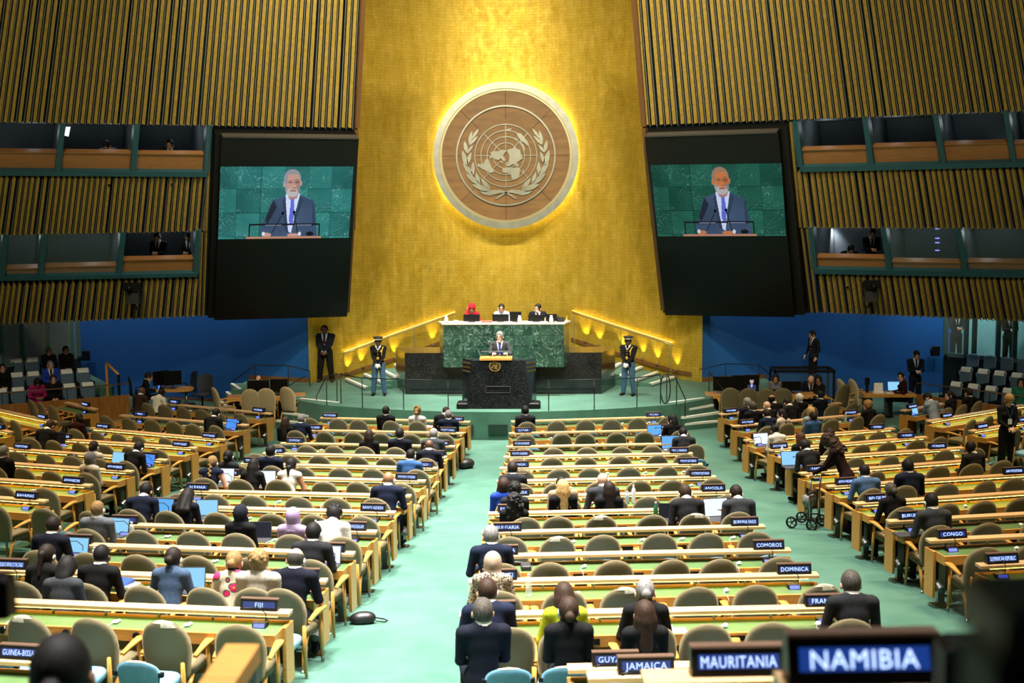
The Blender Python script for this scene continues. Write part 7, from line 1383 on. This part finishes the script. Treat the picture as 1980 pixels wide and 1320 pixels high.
# lit doorway and equipment lights inside the booths
mb = MB(); c = [(128, 244), (137, 244), (133, 264), (125, 262)]; P = [WL.p(*k, -.2) + np.array([-.6, 1.6, 0]) for k in c]; mb.hexa(P, [p + np.array([0, .02, 0]) for p in P]); mb.build('doorway_light', emis('doorway_white', (.9, .95, 1), 1.2), wall_left)
for y in (451, 470, 479, 494.5): mb = MB(); c = [(1801, y), (1809.5, y), (1809.5, y + 2), (1801, y + 2)]; P = [WR.p(*k, -.2) + np.array([.5, 1.5, 0]) for k in c]; mb.hexa(P, [p + np.array([0, .02, 0]) for p in P]); mb.build('rack_light', emis('rack_blue', (.12, .15, 1), 3), wall_right)
for (W, px, py, lab) in ((WL, 190, 318, 0), (WL, 38, 318, 0), (WR, 1609, 304, 0), (WR, 1888, 305, 0)):
    pass
# remote cameras hanging on the fins
for W, px, py, lab in ((WL, 253, 553, 'black remote camera clamped to the fins below the lower booths beside the video screen'), (WR, 1690, 549, 'black remote camera clamped to the fins below the lower booths beside the banded screen')):
    p = W.p(px, py, .35); t = thing('remote_camera', lab, 'camera', tuple(p)); mb = MB(); mb.rbox(-.22, .22, -.18, .12, .05, .28, .03); mb.build('body', BLACKP, t); mb = MB(); mb.tube([(0, -.18, .16), (0, -.36, .12)], .07, 12); mb.build('lens', BLACKP, t, True); mb = MB(); mb.rbox(-.18, .18, -.12, .12, -.30, .03, .03); mb.build('head', DARK, t); mb = MB(); mb.tube([(0, 0, -.28), (0, .25, -.45), (0, .45, -.5)], .035, 8); mb.build('arm', BMETAL, t, True)
# wall phones on the blue walls
for px, py, Y, lab in ((167, 687, 40.2, 'black wall telephone at the dark end of the blue wall by the gallery'), (1809, 678, 40.2, 'black wall telephone at the end of the blue wall by the glazed room')):
    p = atY(px, py, Y); t = thing('wall_telephone', lab, 'telephone', tuple(p)); mb = MB(); mb.rbox(-.12, .12, -.08, .0, -.16, .16, .02); mb.build('base', BLACKP, t); mb = MB(); mb.tube([(-.14, -.08, .14), (-.17, -.1, 0), (-.14, -.08, -.14)], .03, 8); mb.build('handset', BLACKP, t, True)
# ------------------------------------------------------------------ things close to the camera
p0, p1 = atY(470, 1262, 4.0), atY(415, 1345, 3.75); t = thing('near_handrail', 'blurred orange wooden handrail rising at the bottom of the frame', 'handrail'); mb = MB(); d = np.array([.055, 0, 0]); dz = np.array([0, 0, .03]); mb.hexa([p0 - d - dz, p0 + d - dz, p1 + d - dz, p1 - d - dz], [p0 - d + dz, p0 + d + dz, p1 + d + dz, p1 - d + dz]); mb.build('rail', WOOD, t); mb = MB(); mb.tube([p0 + (.03, 0, -.03), p0 + (.02, 0, -1.2)], .02, 8); mb.build('post', mat('pale_post', (.5, .52, .6), .5), t)
q = atY(2012, 1200, .8); t = thing('video_camera', 'blurred dark grey video camera at the edge of the frame near the lens', 'camera', tuple(q), 0)
mb = MB(); mb.rbox(-.028, .05, -.02, .08, -.02, .012, .006); mb.build('body', mat('camera_grey', (.16, .18, .22), .5), t); mb = MB(); mb.rbox(-.034, .05, -.02, .05, -.10, -.02, .004); mb.build('tripod_head', mat('tripod_grey', (.05, .06, .075), .6), t); mb = MB(); mb.tube([(.02, .0, -.1), (.02, .0, -.8)], .014, 8); mb.build('column', BMETAL, t, True)
q = atY(4, 1150, 2.6); t = thing('camera_monitor', 'blurred dark box at the frame edge beside the CONGO sign', 'device', tuple(q)); mb = MB(); mb.rbox(-.10, .022, -.03, .03, -.045, .045, .008); mb.build('body', BLACKP, t); mb = MB(); mb.tube([(-.06, 0, -.04), (-.06, 0, -1.2)], .015, 8); mb.build('stem', BMETAL, t)
q = atY(1866, 1245, 2.5); mb = MB(); mb.rbox(-.05, .09, -.05, .05, -.30, .01, .01); tag(mb.build('equipment_case', BLACKP, None, False, tuple(q)), 'blurred black equipment case beside the NAMIBIA sign', 'case')
